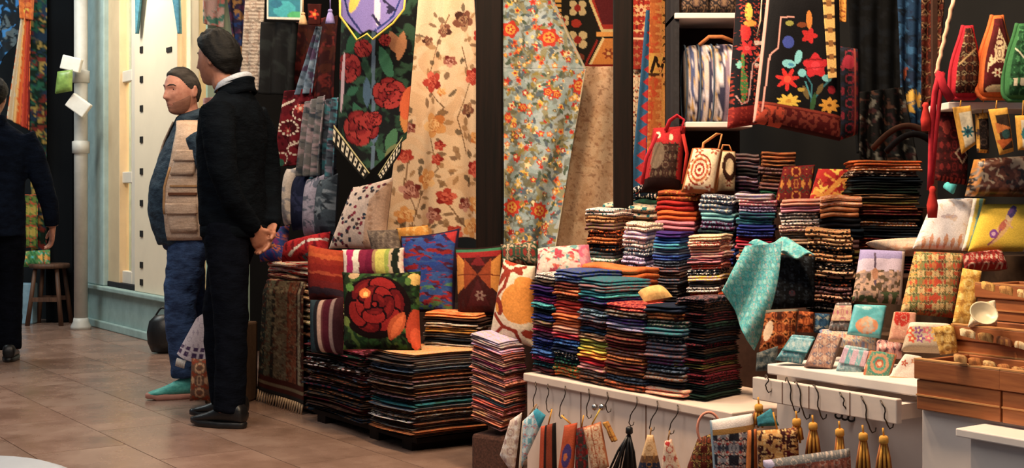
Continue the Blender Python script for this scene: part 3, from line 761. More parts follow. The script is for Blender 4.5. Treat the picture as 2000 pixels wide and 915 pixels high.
stack('blue and white shawl stack', 1372, 1456, 384, 475, dw(1420, .68), -16, .2, mix('slate/white:dots', 'steel/ivory:dots', 'aqua/steel:plain', 'plum/steel', 'ink/forest', 'olive/lavender', 'royal/blue:long', 'navy'), 'shawl', 'folded_shawl', None, 'shawl', .008)
stack('purple and blue shawl stack', 1446, 1534, 380, 500, dw(1495, .66), -14, .2, mix('ivory/lavender:long', 'pink/white:dots', 'lavender/plum', 'purple/teal:long', 'turquoise/navy:long', 'royal/purple:plain', 'navy/royal', 'crimson/magenta:plain', 'rose/crimson:plain', 'sand/rust:long', 'ivory/salmon:long', 'charcoal'), 'shawl', 'folded_shawl', None, 'shawl', .008)
stack('cream shawl stack behind the turquoise shawl', 1532, 1625, 392, 520, dw(1580, .64), -12, .2, mix('salmon/ivory:plain', 'pink/lavender:plain', 'grey/white:dots', 'white/charcoal:dots', 'dusky/cream', 'ivory/charcoal:long', 'cream/beige:long', 'charcoal/grey', 'peach/cream:long', 'tan/brown:long', 'brown/sand'), 'shawl', 'folded_shawl', None, 'shawl', .008)
stack('brown shawl stack beside striped dark blankets', 1612, 1700, 388, 470, dw(1655, .72), -10, .2, mix('peach/copper:long', 'copper/peach:plain', 'black/ink:plain', 'ink/black:plain', 'dusky/brown:plain', 'brown/olive:long', 'charcoal/brown'), 'shawl', 'folded_shawl', None, 'shawl', .008)
stack('leopard patterned stack behind the mosque cover', 1585, 1692, 452, 590, dw(1640, .56), -14, .2, mix('tan/black:dots', 'sand/chocolate:dots', 'black/tan:dots', 'tan/black:dots', 'black/ivory:dots', 'beige/black:dots', 'black/rust:dots', 'dusky/black', 'peach/black', 'black/grey'), 'shawl', 'folded_shawl', None, 'shawl', .008)
stack('dark striped blanket stack below black hangings', 1672, 1812, 316, 500, dw(1745, .86), -8, .26, mix('orange/copper:long', 'copper/peach:dots', 'chocolate/ivory:dots', 'ink/black:plain', 'black/forest:plain', 'forest/black:long', 'tan/black:long', 'umber/olive:long', 'brown/copper:long', 'maroon/brown', 'umber/black', 'ivory/copper:band', 'black/ink:dots', 'ink/black', 'maroon/rust:dots', 'rust/black:dots', 'chocolate/gold:long', 'maroon/black', 'burgundy/chocolate', 'maroon/black'), 'blanket', 'folded_blanket', None, 'blanket', .010)
stack('dim grey stack under the shelf', 1440, 1492, 302, 378, dw(1470, 1.0), -8, .2, mix('dusky/grey:long', 'slate/dusky:long', 'charcoal', 'lavender/dusky:long', 'charcoal/plum', 'dusky/lavender:long', 'charcoal'), 'towel', 'folded_towel', None, 'towel', .006)
stack('dim brown stack under the tote bags', 1492, 1562, 298, 378, dw(1530, 1.0), -8, .2, mix('brown/copper:long', 'copper/umber:long', 'dusky/umber', 'umber/brown', 'brown/dusky:long', 'forest/emerald:long', 'umber/brown'), 'towel', 'folded_towel', None, 'towel', .006)
# ================================================================== CARPETS AND CUSHIONS ON THE FLOOR
plinth = empty('pallet', S(-1.9, -.05, 0)); T(plinth, 'low dark wooden pallet under the kilim stacks', 'pallet')
b = MB(); b.fb(-2.44, -1.50, -.04, .36, .035, .055); b.go('deck', 'dark_post', plinth, smooth=False)  # near-black deck stands in for the shadow beneath the kilims
for s_ in (-2.4, -1.9, -1.62): b = MB(); b.fb(s_, s_ + .08, -.04, .38, 0, .035); b.go('bearer', 'dark_post', plinth, smooth=False)
# near kilim stack
kl = mix('sand/apricot:band', 'charcoal/brown:plain', 'umber/grey:long', 'grey/silver:long', 'steel/charcoal:long', 'umber/brown', 'brown/copper:dots', 'umber/dusky', 'grey/umber:long', 'brown/umber', 'tan/brown:long', 'dusky/umber', 'charcoal/slate', 'teal/forest:long', 'slate/grey:long', 'brown/tan:dots', 'umber/grey', 'silver/charcoal:long', 'brown/umber', 'umber/grey:long', 'copper/brown:band', 'umber/charcoal')
ks0, ks1 = sw(718, -.09), sw(800, -.09); n = len(kl); FAM[0] += 1; zt = at(0, 694, 5.4).z; t = (zt - .056) / n
for i, (c1, c2, kind) in enumerate(kl):
    SEED[0] += 1; rn = random.Random(SEED[0]); k = n - 1 - i
    o = layer('folded_kilim', S((ks0 + ks1) / 2 + rn.uniform(-.008, .008), -.09 + rn.uniform(-.008, .008), .056 + k * t), FA + rn.uniform(-1, 1), (ks1 - ks0) * rn.uniform(.96, 1.04), .44 * rn.uniform(.97, 1.02), t * .99, c1, c2, kind, SEED[0])
    T(o, f"{cname(c1)} {KW[kind]} folded kilim, {'top' if i == 0 else 'bottom' if k == 0 else ORD[i] + ' from top'} of near kilim stack under ikat cushion".replace('  ', ' '), 'kilim', 'kilims in the near stack')
# darker stack left of it
kl = mix('maroon/rose:dots', 'forest/rose:dots', 'umber/maroon:dots', 'charcoal/silver:dots', 'chocolate/white:dots', 'maroon/dusky:dots', 'chocolate/slate:dots', 'umber/rust:dots', 'chocolate/dusky:dots', 'ink/burgundy:dots', 'umber/copper:dots', 'umber/ink:dots', 'maroon/umber:dots', 'chocolate/umber:dots', 'ink/umber')
js0, js1 = sw(601, -.05), sw(716, -.05); n = len(kl); FAM[0] += 1; zt = at(0, 690, 5.8).z; t = (zt - .056) / n
for i, (c1, c2, kind) in enumerate(kl):
    SEED[0] += 1; rn = random.Random(SEED[0]); k = n - 1 - i
    o = layer('folded_rug', S((js0 + js1) / 2 + rn.uniform(-.012, .012), -.06 + rn.uniform(-.012, .012), .056 + k * t), FA + rn.uniform(-2, 2), (js1 - js0) * rn.uniform(.95, 1.02), .42 * rn.uniform(.97, 1.02), t * .99, c1, c2, kind, SEED[0])
    T(o, f"{cname(c1)} {KW[kind]} folded rug, {'top' if i == 0 else 'bottom' if k == 0 else ORD[i] + ' from top'} of dark stack below the rose cushion".replace('  ', ' '), 'rug', 'rugs in the dark stack')
# stack behind, between the rose and ikat cushions
stack('stack between the rose and ikat cushions', 826, 965, 616, 0, 5.62, -22, .2, mix('apricot/orange:long', 'chocolate/black:plain', 'black/ivory:long', 'ink/gold:long', 'black/grey:long', 'ink/black', 'chocolate/ivory:long', 'black/ink', 'umber/black'), 'kilim', 'folded_kilim', None, 'kilim', .008, zbase=.345)
# carpet pile with a carpet draped over its front
cp0, cp1 = sw(512, .0), sw(602, .0)
kl = mix('ivory/red:long', 'beige/maroon:long', 'umber/beige:long', 'cream/brown:long', 'olive/cream:long', 'brown/umber', 'chocolate/teal', 'maroon/brown', 'umber/black', 'black/maroon', 'chocolate/umber', 'ink/brown')
n = len(kl); FAM[0] += 1; zt = at(0, 522, 6.5).z; t = zt / n
for i, (c1, c2, kind) in enumerate(kl):
    SEED[0] += 1; rn = random.Random(SEED[0]); k = n - 1 - i
    o = layer('folded_carpet', S((cp0 + cp1) / 2 + rn.uniform(-.012, .012), .015 + rn.uniform(0, .012), .001 + k * t), FA + rn.uniform(-2, 2), (cp1 - cp0) * rn.uniform(.95, 1.0), .36, t * .99, c1, c2, kind, SEED[0])
    T(o, f"{cname(c1)} {KW[kind]} folded carpet, {'top' if i == 0 else 'bottom' if k == 0 else ORD[i] + ' from top'} of pile beside the dark jacket man".replace('  ', ' '), 'carpet', 'carpets in the pile by the men')
q = [(516, 548), (592, 552), (594, 790), (504, 760)]
cv = Cv(q, '4a3426', 2.2)
cv.stripes_u([(1.2, '26302e'), (1.3, '5c5a48'), (.6, '2c2a26'), (2.4, '6a5a44'), (.5, '7c3a22'), (1.6, '84482e'), (.5, '3a1c16'), (.7, '9a8a70'), (.5, '3a1c16')])
cv.spots(['2a2620', '8a7a5c', '5a2a1c'], 5, .70, 3, .7, 1.0, False); cv.m(cv.v > .86, '4a2018'); cv.m((cv.v > .9) & (cv.v < .93), '7c6a50'); cv.m(cv.v > .965, '2b2a28')
drape = empty('draped_carpet', S((cp0 + cp1) / 2, -.02, .1)); T(drape, 'brown bordered carpet draped down the front of the carpet pile', 'carpet')
pl = Plane(552, 660, dw(552, -.012), FA)
sheet('carpet_body', cv, pl, lambda u, v: .006 * np.sin(u * 7) - .02 * np.clip(.1 - v, 0, 1) * 10, .008, 'print_wool', drape)
fr = MB()
for i in range(20):
    u = (i + .5) / 20; p = pl.hit(np.array(504 + 90 * u), np.array(761 + 29 * u)); p = Vector(p); fr.tube([p, p + Vector((0, 0, -.02)) + pl.n * .006, p + Vector((.0, 0, -.052)) + pl.n * .014 + Vector((.003 * math.sin(i * 5), 0, 0))], [.007, .006, .003], 5)
fr.go('fringe', 'c_beige', drape, kind='stuff')

# pile of folded striped goods in front of the textile counter
wp = -.03; d_ = 4.93
cols = ['silver/lavender', 'dusky/silver', 'lavender/pink', 'rust/dusky', 'dusky/salmon', 'beige/dusky', 'magenta/dusky', 'dusky/forest', 'salmon/brown', 'pink/dusky', 'brown/salmon', 'dusky/grey', 'rose/tan', 'tan/dusky', 'salmon/umber', 'dusky/teal', 'coral/dusky', 'brown/pink', 'salmon/brown', 'dusky/tan', 'rust/salmon', 'umber/dusky']
lay = mix(*[c + ':long' for c in cols]); n = len(lay)
zt, zb = at(0, 664, d_).z, at(0, 838, d_).z; t = (zt - zb) / n
y = R(-32); exv = Vector((math.cos(y), math.sin(y), 0)); pc0 = at(952, 0, d_ + .03)
for i, (c1, c2, kind) in enumerate(lay):
    SEED[0] += 1; rn = random.Random(SEED[0]); k = n - 1 - i; bow = math.sin((k + .5) / n * math.pi)
    p = Vector((pc0.x, pc0.y, 0)) + exv * (rn.uniform(-.006, .006) - .012 + .012 * bow); p.z = zb + k * t
    o = layer('striped_mat', p, -32 + rn.uniform(-2, 2), .15 * (.86 + .16 * bow), .16, t * .99, c1, c2, kind, SEED[0], tilt=14)
    T(o, f"{cname(c1)} striped folded mat, {'top' if i == 0 else 'bottom' if k == 0 else ORD[i] + ' from top'} of leaning pile before the cream counter".replace('  ', ' '), 'mat', 'mats in the leaning pile')
b = MB(); b.yb((pc0.x, pc0.y, 0), -32, -.075, .072, .0, .15, 0, zb - .03); solid_mat('brown_weave', '4a2c22', .95, .55, 130)
T(b.go('pouffe', 'brown_weave', smooth=False, bev=.015), 'brown woven block under the leaning pile of striped mats', 'pouffe')

def cush(name, quad, d, yaw, tilt, base, lab, paint, thick=.11, cat='cushion', step=2.0, mat='print_wool', pinch=.05, back=None):
    cx = sum(p[0] for p in quad) / 4; cy = sum(p[1] for p in quad) / 4
    cv = Cv(quad, base, step, pinch=pinch)
    if paint: paint(cv)
    cv.grain(.12, 3)
    o = pillow(name, cv, Plane(cx, cy, d, yaw, tilt), thick, mat, back=back)
    return T(o, lab, cat)
# rose cushion
def p_rose(c):
    c.spots(['24481f', '17301a', '435c26'], 16, .56, 2); c.spots(['0f1410'], 14, .62, 7)
    c.ell(742, 604, 66, 62, '14080a'); c.rose(742, 600, 60, '12040a', '5c0c12', '861616', 5)
    c.ell(722, 578, 11, 10, 'd8702a'); c.ell(724, 580, 5, 5, 'e8c060')
    c.leaf(768, 668, 62, 14, -62, 'b04a20'); c.leaf(772, 664, 50, 7, -62, 'd0602c'); c.ell(812, 640, 12, 34, 'b03a1c', 8); c.ell(815, 665, 9, 22, 'd05028', 0)
    c.ell(812, 548, 12, 12, 'c8a050'); c.ell(802, 553, 6, 8, '4a6a2a')
    c.ell(695, 541, 11, 7, 'b09068'); c.leaf(676, 620, 24, 8, 60, '6a7a30'); c.leaf(680, 560, 22, 7, 30, '4c7a30')
cush('rose_cushion', [(668, 532), (822, 530), (824, 690), (670, 684)], 5.62, -14, 14, '1c2a18', 'dark cushion with a large red rose', p_rose, .12, step=1.8)
# orange red cushion behind it
def p_or(c):
    c.stripes_v([(1, 'a03c1a'), (.7, 'b04c1e'), (1, '8c2416'), (1.2, '801c16'), (.4, 'a04024'), (1, '701814'), (1.2, '6a1c1c'), (1, '30222c'), (.8, '4a1c1c')], wob=.05)
cush('red_cushion', [(603, 478), (672, 490), (672, 592), (604, 586)], 5.98, -30, 10, 'red', 'orange and dark red striped cushion left of the pink striped one', p_or, .10)
def p_ms(c):
    c.stripes_u([(2, '2a3c44'), (1, '1c1c22'), (1, 'b09080'), (.5, '5a2a30'), (1.6, '4a1524'), (.8, '8c7470'), (1.5, '3a1c22')])
cush('striped_cushion', [(606, 586), (671, 580), (671, 694), (608, 690)], 5.9, -30, 6, 'maroon', 'maroon and beige upright striped cushion beside the rose cushion', p_ms, .08)
def p_ps(c):
    c.stripes_u([(.8, 'e0d0c0'), (1, 'b02060'), (.9, 'e6d6c4'), (1, '7c1c3c'), (.9, '6a1434'), (.4, '9c7a50'), (1.2, 'c0b84a'), (.5, '8c9c3c'), (.4, 'b8a080'), (.8, '1c241c'), (.4, 'dcc8b4')], wob=.02)
cush('pink_cushion', [(668, 488), (790, 484), (792, 545), (670, 548)], 5.9, -20, 12, 'pink', 'pink white and lime striped cushion above the rose cushion', p_ps, .09)
def p_gr(c): c.spots(['8c7a68', '5a4c44'], 5, .6, 4)
cush('grey_cushion', [(716, 450), (776, 448), (790, 500), (730, 504)], 6.1, -20, 14, '6f6056', 'small grey brown cushion below the leaf patterned cushion', p_gr, .09)
def p_bl(c):
    for i, (y0, col) in enumerate(((452, '2c3c86'), (466, '1c2450'), (480, '30468c'), (500, '8c2020'), (518, '2c3c80'), (536, '2a3a78'), (552, '7c1c24'), (570, '4a7a50'), (586, 'a02a2c'), (600, '4c7444'))):
        c.m((np.abs(c.Y - y0 - 7 * np.sin((c.X - 780) * .16 + i * 1.9) - (c.X - 840) * -.12) < 8), col)
    c.spots(['8a1c24', '24408a', '30508c'], 7, .6, 6, 1., 3.2, False); c.poly([(868, 452), (898, 446), (896, 480), (884, 470)], 'b02a2c'); c.border(.03, .03, '2a2038')
cush('blue_cushion', [(783, 462), (898, 446), (888, 616), (790, 612)], 5.95, -22, 10, '4a1a30', 'blue and red jagged kilim cushion', p_bl, .11)
def p_ye(c):
    c.spots(['e0b060'], 7, .6, 2)
cush('yellow_cushion', [(774, 446), (836, 440), (842, 470), (780, 476)], 6.15, -20, 14, 'd08a2a', 'thin amber cushion peeking out behind the blue kilim cushion', p_ye, .07)
def p_di(c):
    c.spots(['3a1c1c'], 9, .55, 3); c.m(c.v < .10, '2f6a4a'); c.m((c.v > .08) & (c.v < .16), '8a1c1c')
    for s_, col in ((1, 'c07828'), (.62, '8c3a1a')):
        c.poly([(940 - 44 * s_, 524 - 26 * s_), (940, 540), (940 - 44 * s_, 552 + 26 * s_)], col); c.poly([(940 + 40 * s_, 520 - 22 * s_), (940, 540), (940 + 40 * s_, 552 + 26 * s_)], col)
    c.poly([(940, 548), (918, 600), (962, 600)], '4a1a1c'); c.flower(944, 580, 11, 6, '8a6a60', '4a1a1c'); c.poly([(940, 500), (925, 522), (955, 522)], '6c1a1e'); c.line([(898, 540), (985, 540)], 2, '6a2a18')
    c.border(.04, .03, '24100f')
cush('diamond_cushion', [(888, 484), (985, 478), (984, 618), (894, 620)], 5.75, -14, 10, '3a1414', 'maroon kilim cushion with orange diamond wings', p_di, .11)
def p_ik(c):
    c.ell(1024, 596, 34, 40, 'd8862a'); c.ell(1034, 560, 20, 16, 'd8862a', 30); c.ell(1000, 512, 14, 8, 'a83a20', 30)
    for (x, y_, rx, ry, a_) in ((990, 545, 6, 18, 30), (984, 600, 9, 20, -15), (1020, 532, 12, 6, 40)): c.ell(x, y_, rx, ry, '8a2c1a', a_)
    c.ell(980, 603, 4, 10, 'd8862a', -10); c.ell(1038, 655, 12, 8, '8a2c1a', 20); c.line([(984, 520), (1004, 534), (1030, 524)], 7, '8a2c1a'); c.line([(1004, 534), (996, 565), (980, 580)], 7, '8a2c1a'); c.line([(975, 615), (992, 640), (1016, 650), (1020, 668)], 7, '8a2c1a'); c.line([(992, 640), (972, 655)], 6, '8a2c1a')
cush('ikat_cushion', [(984, 506), (1046, 520), (1042, 680), (956, 664)], 5.12, -24, 10, 'd8c3a8', 'cream ikat cushion with amber and rust blots', p_ik, .11)
def p_le(c):
    rn = random.Random(4)
    for i in range(120):
        u = rn.random(); v = rn.random(); x = 648 + 108 * u * .95 + (1 - v) * 8; y_ = 355 + 130 * v
        if x > 735 and y_ > 400: continue
        c.leaf(x, y_, 8, 3, rn.uniform(-70, -20), rn.choice(['3a2a34', '6a2436', '2c3a4a', '8c3040', '4a3a3a']))
    c.poly([(735, 395), (768, 352), (768, 492), (715, 492)], 'c89a78', .75)
cush('leaf_cushion', [(690, 366), (768, 346), (752, 492), (642, 486)], 6.3, -26, 12, 'd8c0b0', 'white cushion scattered with small dark leaves', p_le, .12)
def p_rw(c): c.line([(575, 505), (610, 480), (645, 470)], 5, 'd8d0c8'); c.line([(600, 508), (640, 490)], 4, '3a6a70'); c.spots(['6c1020'], 9, .66, 3)
cush('crimson_cushion', [(556, 476), (646, 452), (640, 510), (550, 512)], 6.45, -25, 22, 'b01c24', 'crimson cushion with white embroidery beside the carpet pile', p_rw, .12)
def p_b2(c): c.spots(['6a2a6a', 'c0602a', '2a3a8a'], 9, .6, 3)
cush('blue_bundle', [(512, 452), (566, 440), (560, 512), (508, 512)], 6.75, -25, 22, '2a3f78', 'blue and purple patterned cushion behind the dark jacket man', p_b2, .12)
for (q, base, lab, sp_) in (
  ([(560, 330), (585, 324), (576, 440), (556, 442)], 'c0b8b4', 'white cushion upright next to the dark jacket man', ['8a8c98']),
  ([(574, 344), (612, 334), (606, 452), (572, 452)], '1c2440', 'navy cushion between the white and grey ones', ['2c3458']),
  ([(600, 350), (634, 340), (626, 462), (594, 462)], '9c98b0', 'pale lilac grey cushion leaning behind the crimson one', ['5a6478']),
  ([(624, 352), (660, 338), (654, 462), (616, 464)], '3f4c58', 'slate grey satin cushion leaning behind the crimson one', ['74808c', '28303a'])):
    cush('upright_cushion', q, 6.7 - (q[0][0] - 560) * .003, -35, 8, base, lab, lambda c, s_=sp_: c.spots(s_, 14, .6, 5), .10)
for (q, base, lab, sp_) in (
  ([(596, 200), (634, 186), (626, 345), (584, 345)], '6a6c70', 'grey folded scarf hanging below the beaded cloth', ['3a4450', '9c8a94']),
  ([(628, 196), (660, 190), (656, 350), (610, 350)], '4a5664', 'slate and lilac scarf hanging beside the dark rose tapestry', ['8c8498', '2c3040', '3f8a9c'])):
    hang('folded_scarf', q, 6.6, -30, base, lab, 'scarf', lambda c, s_=sp_: c.spots(s_, 10, .6, 5), .03, 3)
# ================================================================== HANGING TEXTILES
def p_floral(c):
    rn = random.Random(7)
    c.spots(['dcb48a', 'c89a6c'], 40, .62, 3, .5)
    for pts in ([(880, 30), (850, 100), (830, 170), (870, 210), (840, 260)], [(840, 260), (860, 330), (820, 380), (800, 440)], [(900, 90), (920, 160), (890, 230), (910, 300)], [(870, 390), (900, 440), (930, 470)], [(800, 300), (790, 360), (810, 420)]):
        c.line(pts, 2.2, '7a5a3c')
    for i in range(150):
        x = rn.uniform(770, 955); y_ = rn.uniform(0, 480); c.leaf(x, y_, rn.uniform(10, 22), rn.uniform(3, 6), rn.uniform(0, 360), rn.choice(['6a4c34', '8a6844', '4c4030', '9c7448']), .85)
    for (x, y_, r_, k) in ((845, 160, 22, 0), (905, 40, 22, 3), (870, 60, 15, 3), (925, 150, 18, 0), (835, 80, 10, 3), (850, 245, 26, 1), (862, 285, 11, 0), (857, 312, 12, 0), (792, 305, 15, 0), (915, 215, 16, 3), (930, 330, 18, 0), (935, 270, 15, 1), (800, 372, 20, 2), (835, 350, 22, 1), (872, 385, 18, 0), (790, 420, 18, 1), (905, 400, 15, 2), (935, 400, 20, 1), (920, 445, 22, 1), (850, 420, 18, 2), (885, 455, 16, 0), (830, 460, 22, 1), (880, 120, 12, 2), (800, 250, 12, 2), (940, 70, 14, 0), (945, 460, 14, 2), (865, 180, 9, 1)):
        d_, m_, l_ = (('8a1c18', 'b0382a', 'd0604a'), ('c0702c', 'd89850', 'e8b878'), ('6c2420', '9a5a4c', 'c89080'), ('4a2a22', '7a4a38', 'a07858'))[k]
        for j in range(5):
            a = j * 1.257 + x; c.ell(x + r_ * .5 * math.cos(a), y_ + r_ * .5 * math.sin(a), r_ * .48, r_ * .38, (m_, l_, m_, d_, m_)[j], math.degrees(a))
        c.rose(x, y_, r_ * .55, d_, m_, l_, int(x))
hang('floral_curtain', [(822, -40), (926, -40), (962, 484), (756, 484)], 6.35, -22, 'ddbf9c', 'cream curtain printed with red and amber flowers', 'curtain', p_floral, .03, 2.2, .006, 2.2, bot=lambda u: -30 * (1 - u) + 12 * math.sin(u * 6))
def p_dark(c):
    c.spots(['1f3a2c', '2a4a38'], 24, .58, 3); c.spots(['101418'], 18, .6, 9)
    c.stripes_u([(40, 'black'), (8, 'slate'), (45, 'black')], .0)
    c.line([(728, 60), (726, 340)], 7, '5a7088', .8)
    for (x, y_, l_, w_, a_, col) in ((690, 200, 60, 12, 70, '2a6048'), (760, 60, 50, 12, 70, 'a06a48'), (785, 60, 60, 9, 100, 'b07850'), (700, 60, 50, 12, 120, '1f5038'), (770, 250, 50, 10, 110, '3a6a4a'), (790, 190, 70, 10, 95, 'c07838'), (740, 90, 70, 12, 70, '2f6a50'), (735, 290, 50, 9, 60, '2c5a44'), (690, 270, 40, 10, 20, '30584a'), (750, 160, 40, 9, 40, '5a7a50'), (700, 170, 30, 8, 150, '2a6048'), (775, 280, 40, 8, 130, '6a7048'), (715, 150, 60, 8, 90, '44607a'), (730, 230, 50, 8, 90, '4c6480')): c.leaf(x, y_, l_, w_, a_, col)
    for (x, y_, r_) in ((676, 132, 32), (708, 94, 19), (757, 182, 34), (703, 250, 38), (750, 78, 13), (730, 232, 16)): c.rose(x, y_, r_, '26080c', '78181e', '9c2c2a', int(x))
    c.ell(790, 200, 12, 34, 'c8582c', 10); c.ell(664, 160, 5, 60, 'c8a8b0', 4)
tp_bot = lambda u: 74 * (1 - abs(2 * u - 1) ** 1.1) - 10
tap = empty('rose_tapestry', at(730, 300, 5.85)); T(tap, 'black tapestry with red roses and a pointed hem', 'tapestry')
cv = Cv([(660, -40), (812, -40), (786, 280), (652, 262)], '14181a', 2.0, bot=tp_bot); p_dark(cv)
PT = Plane(730, 150, 5.85, -18); fT = lambda u, v: -.05 * np.abs(2 * u - 1) ** 1.5 + .012 * np.sin(u * 9)
sheet('tapestry_body', cv, PT, fT, .006, 'print_cloth', tap)
for q, nm in (([(652, 244), (722, 338), (712, 352), (650, 282)], 'border_band'), ([(738, 342), (786, 268), (782, 300), (746, 352)], 'border_band')):
    c2 = Cv(q, '1a1a18', 1.6); c2.m((np.sin(c2.u * 50) > -.1) & (c2.v > .2) & (c2.v < .8), 'cfc4ac'); c2.m((c2.v > .42) & (c2.v < .6) & (np.sin(c2.u * 50) > .5), '1a1a18'); c2.m(c2.v < .12, 'a8a070')
    sheet(nm, c2, Plane(730, 150, 5.80, -18), None, .004, 'print_cloth', tap)
# lilac pennant
pen = empty('lilac_pennant', at(725, 70, 5.65)); T(pen, 'lilac pennant with a yellow edge hanging over the dark rose tapestry', 'pennant')
cv = Cv([(664, -40), (796, -40), (792, 14), (664, 30)], '7a70b8', 1.8, bot=lambda u: (44 * u / .33 if u < .33 else 44 - 8 * (u - .33) / .12 if u < .45 else 36 + 6 * (u - .45) / .1 if u < .55 else 54 * (1 - (u - .55) / .45) * .85))
cv.m((cv.u > .5) & (cv.v < 2), '8c80c8', .5); cv.ell(695, 5, 9, 22, 'd8b840', 20); cv.ell(736, 15, 5, 35, 'd0cce0', 0)
cv.line([(748, 0), (770, 20)], 5, '2a2848'); cv.line([(728, 30), (740, 48)], 5, '2a2848'); cv.line([(676, 0), (684, 30), (710, 66)], 4, '2a3068'); cv.line([(780, 0), (766, 30), (730, 62)], 4, '2c3a80'); cv.leaf(752, 12, 22, 5, 20, '2a2848'); cv.leaf(752, 25, 18, 5, -30, '2a2848')
PP = Plane(730, 20, 5.66, -12)
sheet('pennant_body', cv, PP, lambda u, v: .02 * np.sin(u * 6.3), .005, 'print_cloth', pen)
ed = MB(); ex_ = [(664, 0), (664, 31), (697, 78), (717, 66), (728, 77), (768, 45), (789, 18), (793, -20)]
ed.tube([Vector(Plane(730, 20, 5.64, -12).hit(np.array(float(x)), np.array(float(y_)))) for x, y_ in ex_], .005, 6); ed.go('edge_cord', 'c_yellow', pen)
def p_suz(c):
    rn = random.Random(3)
    c.spots(['77807a', '8c8660'], 18, .5, 2, .9); c.spots(['605c44'], 13, .66, 8, .85); c.spots(['a8b4b8'], 14, .66, 5, .8)
    for i in range(330):
        x = rn.uniform(985, 1145); y_ = rn.uniform(0, 490); r_ = rn.uniform(3, 8); col = rn.choice(['d8842a', 'c8402a', 'e0b040', 'd86a2c', 'b02a24', 'e0c890', '6a5a34'])
        c.flower(x, y_, r_, 5, col, rn.choice(['e8d0a0', 'b02a20', 'e0b040']), .2, rn.uniform(0, 90), .4)
    for i in range(220): c.leaf(rn.uniform(985, 1140), rn.uniform(0, 490), 14, 3, rn.uniform(0, 360), rn.choice(['4c5c4c', '566470', '8a7a3a']))
    for (x, y_, r_, n_) in ((996, 58, 18, 5), (1072, 74, 20, 6), (1132, 168, 17, 8), (1000, 405, 19, 9), (1052, 412, 18, 9), (1025, 484, 16, 7), (1070, 180, 10, 5), (1086, 185, 9, 5), (1022, 210, 9, 6), (992, 230, 8, 5)):
        c.flower(x, y_, r_, n_, 'c0321e', 'd8902c', .12, 0, .55); c.flower(x, y_, r_ * .45, 5, 'b82a1c', 'e0b048', .3)
    c.line([(1145, 130), (1120, 300), (1085, 480)], 4, 'c8b898'); c.line([(1075, 0), (1142, 132)], 4, 'b0a488')
cv = Cv([(982, -40), (1062, -40), (1146, 134), (982, 134)], '8ea2a4', 2.0); p_suz(cv); cvb = Cv([(982, 134), (1146, 134), (1082, 494), (984, 494)], '8ea2a4', 2.0); p_suz(cvb)
szr = empty('suzani_cloth', at(1060, 480, 6.05)); T(szr, 'grey blue embroidered cloth with orange and red flowers', 'textile')
PZ = Plane(1060, 250, 6.05, 8)
sheet('upper_fold', cv, PZ, lambda u, v: .012 * np.sin(u * 9 + v * 2) + .0 * u, .005, 'print_cloth', szr)
sheet('hanging_fold', cvb, PZ, lambda u, v: (.012 * (1 - v) * np.sin(u * 9 + 2) + v * .025 * np.sin(u * 11 + v * 3)), .005, 'print_cloth', szr)
def p_car(c):
    for (x, y_, s_) in ((1128, 16, 15), (1128, 78, 17), (1100, 40, 10)):
        c.ell(x - s_ * .6, y_ - s_ * .5, s_ * .5, s_ * .5, 'b8a070'); c.ell(x + s_ * .6, y_ - s_ * .5, s_ * .5, s_ * .5, 'b8a070'); c.ell(x - s_ * .6, y_ + s_ * .5, s_ * .5, s_ * .5, 'b8a070'); c.ell(x + s_ * .6, y_ + s_ * .5, s_ * .5, s_ * .5, 'b8a070'); c.ell(x, y_, s_ * .45, s_ * .45, '8c2018')
    c.ell(1125, 46, 10, 8, '9c2a1c'); c.ell(1130, 112, 12, 8, '6c3020')
    c.poly([(1150, 0), (1172, 60), (1200, 60), (1200, 0)], 'a02a1c'); c.poly([(1160, 0), (1176, 48), (1200, 48), (1200, 0)], '5a1c20'); c.line([(1152, 0), (1176, 60), (1200, 60)], 5, 'cdb070')
    c.poly([(1178, 76), (1200, 76), (1200, 132), (1152, 132)], 'c8782a'); c.line([(1178, 76), (1150, 132)], 5, 'd8bc80'); c.line([(1166, 80), (1142, 130)], 4, '8c2018'); c.flower(1188, 105, 12, 6, '8a3a1c', 'd8a050')
    c.m((c.Y > 62) & (c.Y < 72) & (c.X > 1165), 'd89038'); c.m((c.X > 1084) & (c.X < 1096) & (np.sin(c.Y * .7) > 0), 'c8903a'); c.m(c.Y > 126, '7c2018')
hang('hexagon_carpet', [(1066, -30), (1200, -30), (1200, 134), (1066, 134)], 6.5, 4, '1f1c18', 'dark carpet with red and gold hexagons above the beige cloth', 'carpet', p_car, .004, 1, .012, 1.8, 'print_wool')
def p_bei(c):
    c.spots(['e0c09c', 'c89c74'], 30, .55, 3, .6); c.spots(['94654a', 'a06a4a'], 5, .90, 6, .7, 1.6, False); c.spots(['b88860'], 9, .78, 11, .5, 1, False)
hang('beige_cloth', [(1138, 130), (1200, 130), (1202, 494), (1076, 494)], 6.3, 4, 'd8b08c', 'plain beige mottled cloth hanging left of the right post', 'textile', p_bei, .018, 1.6, .006, 2.2)
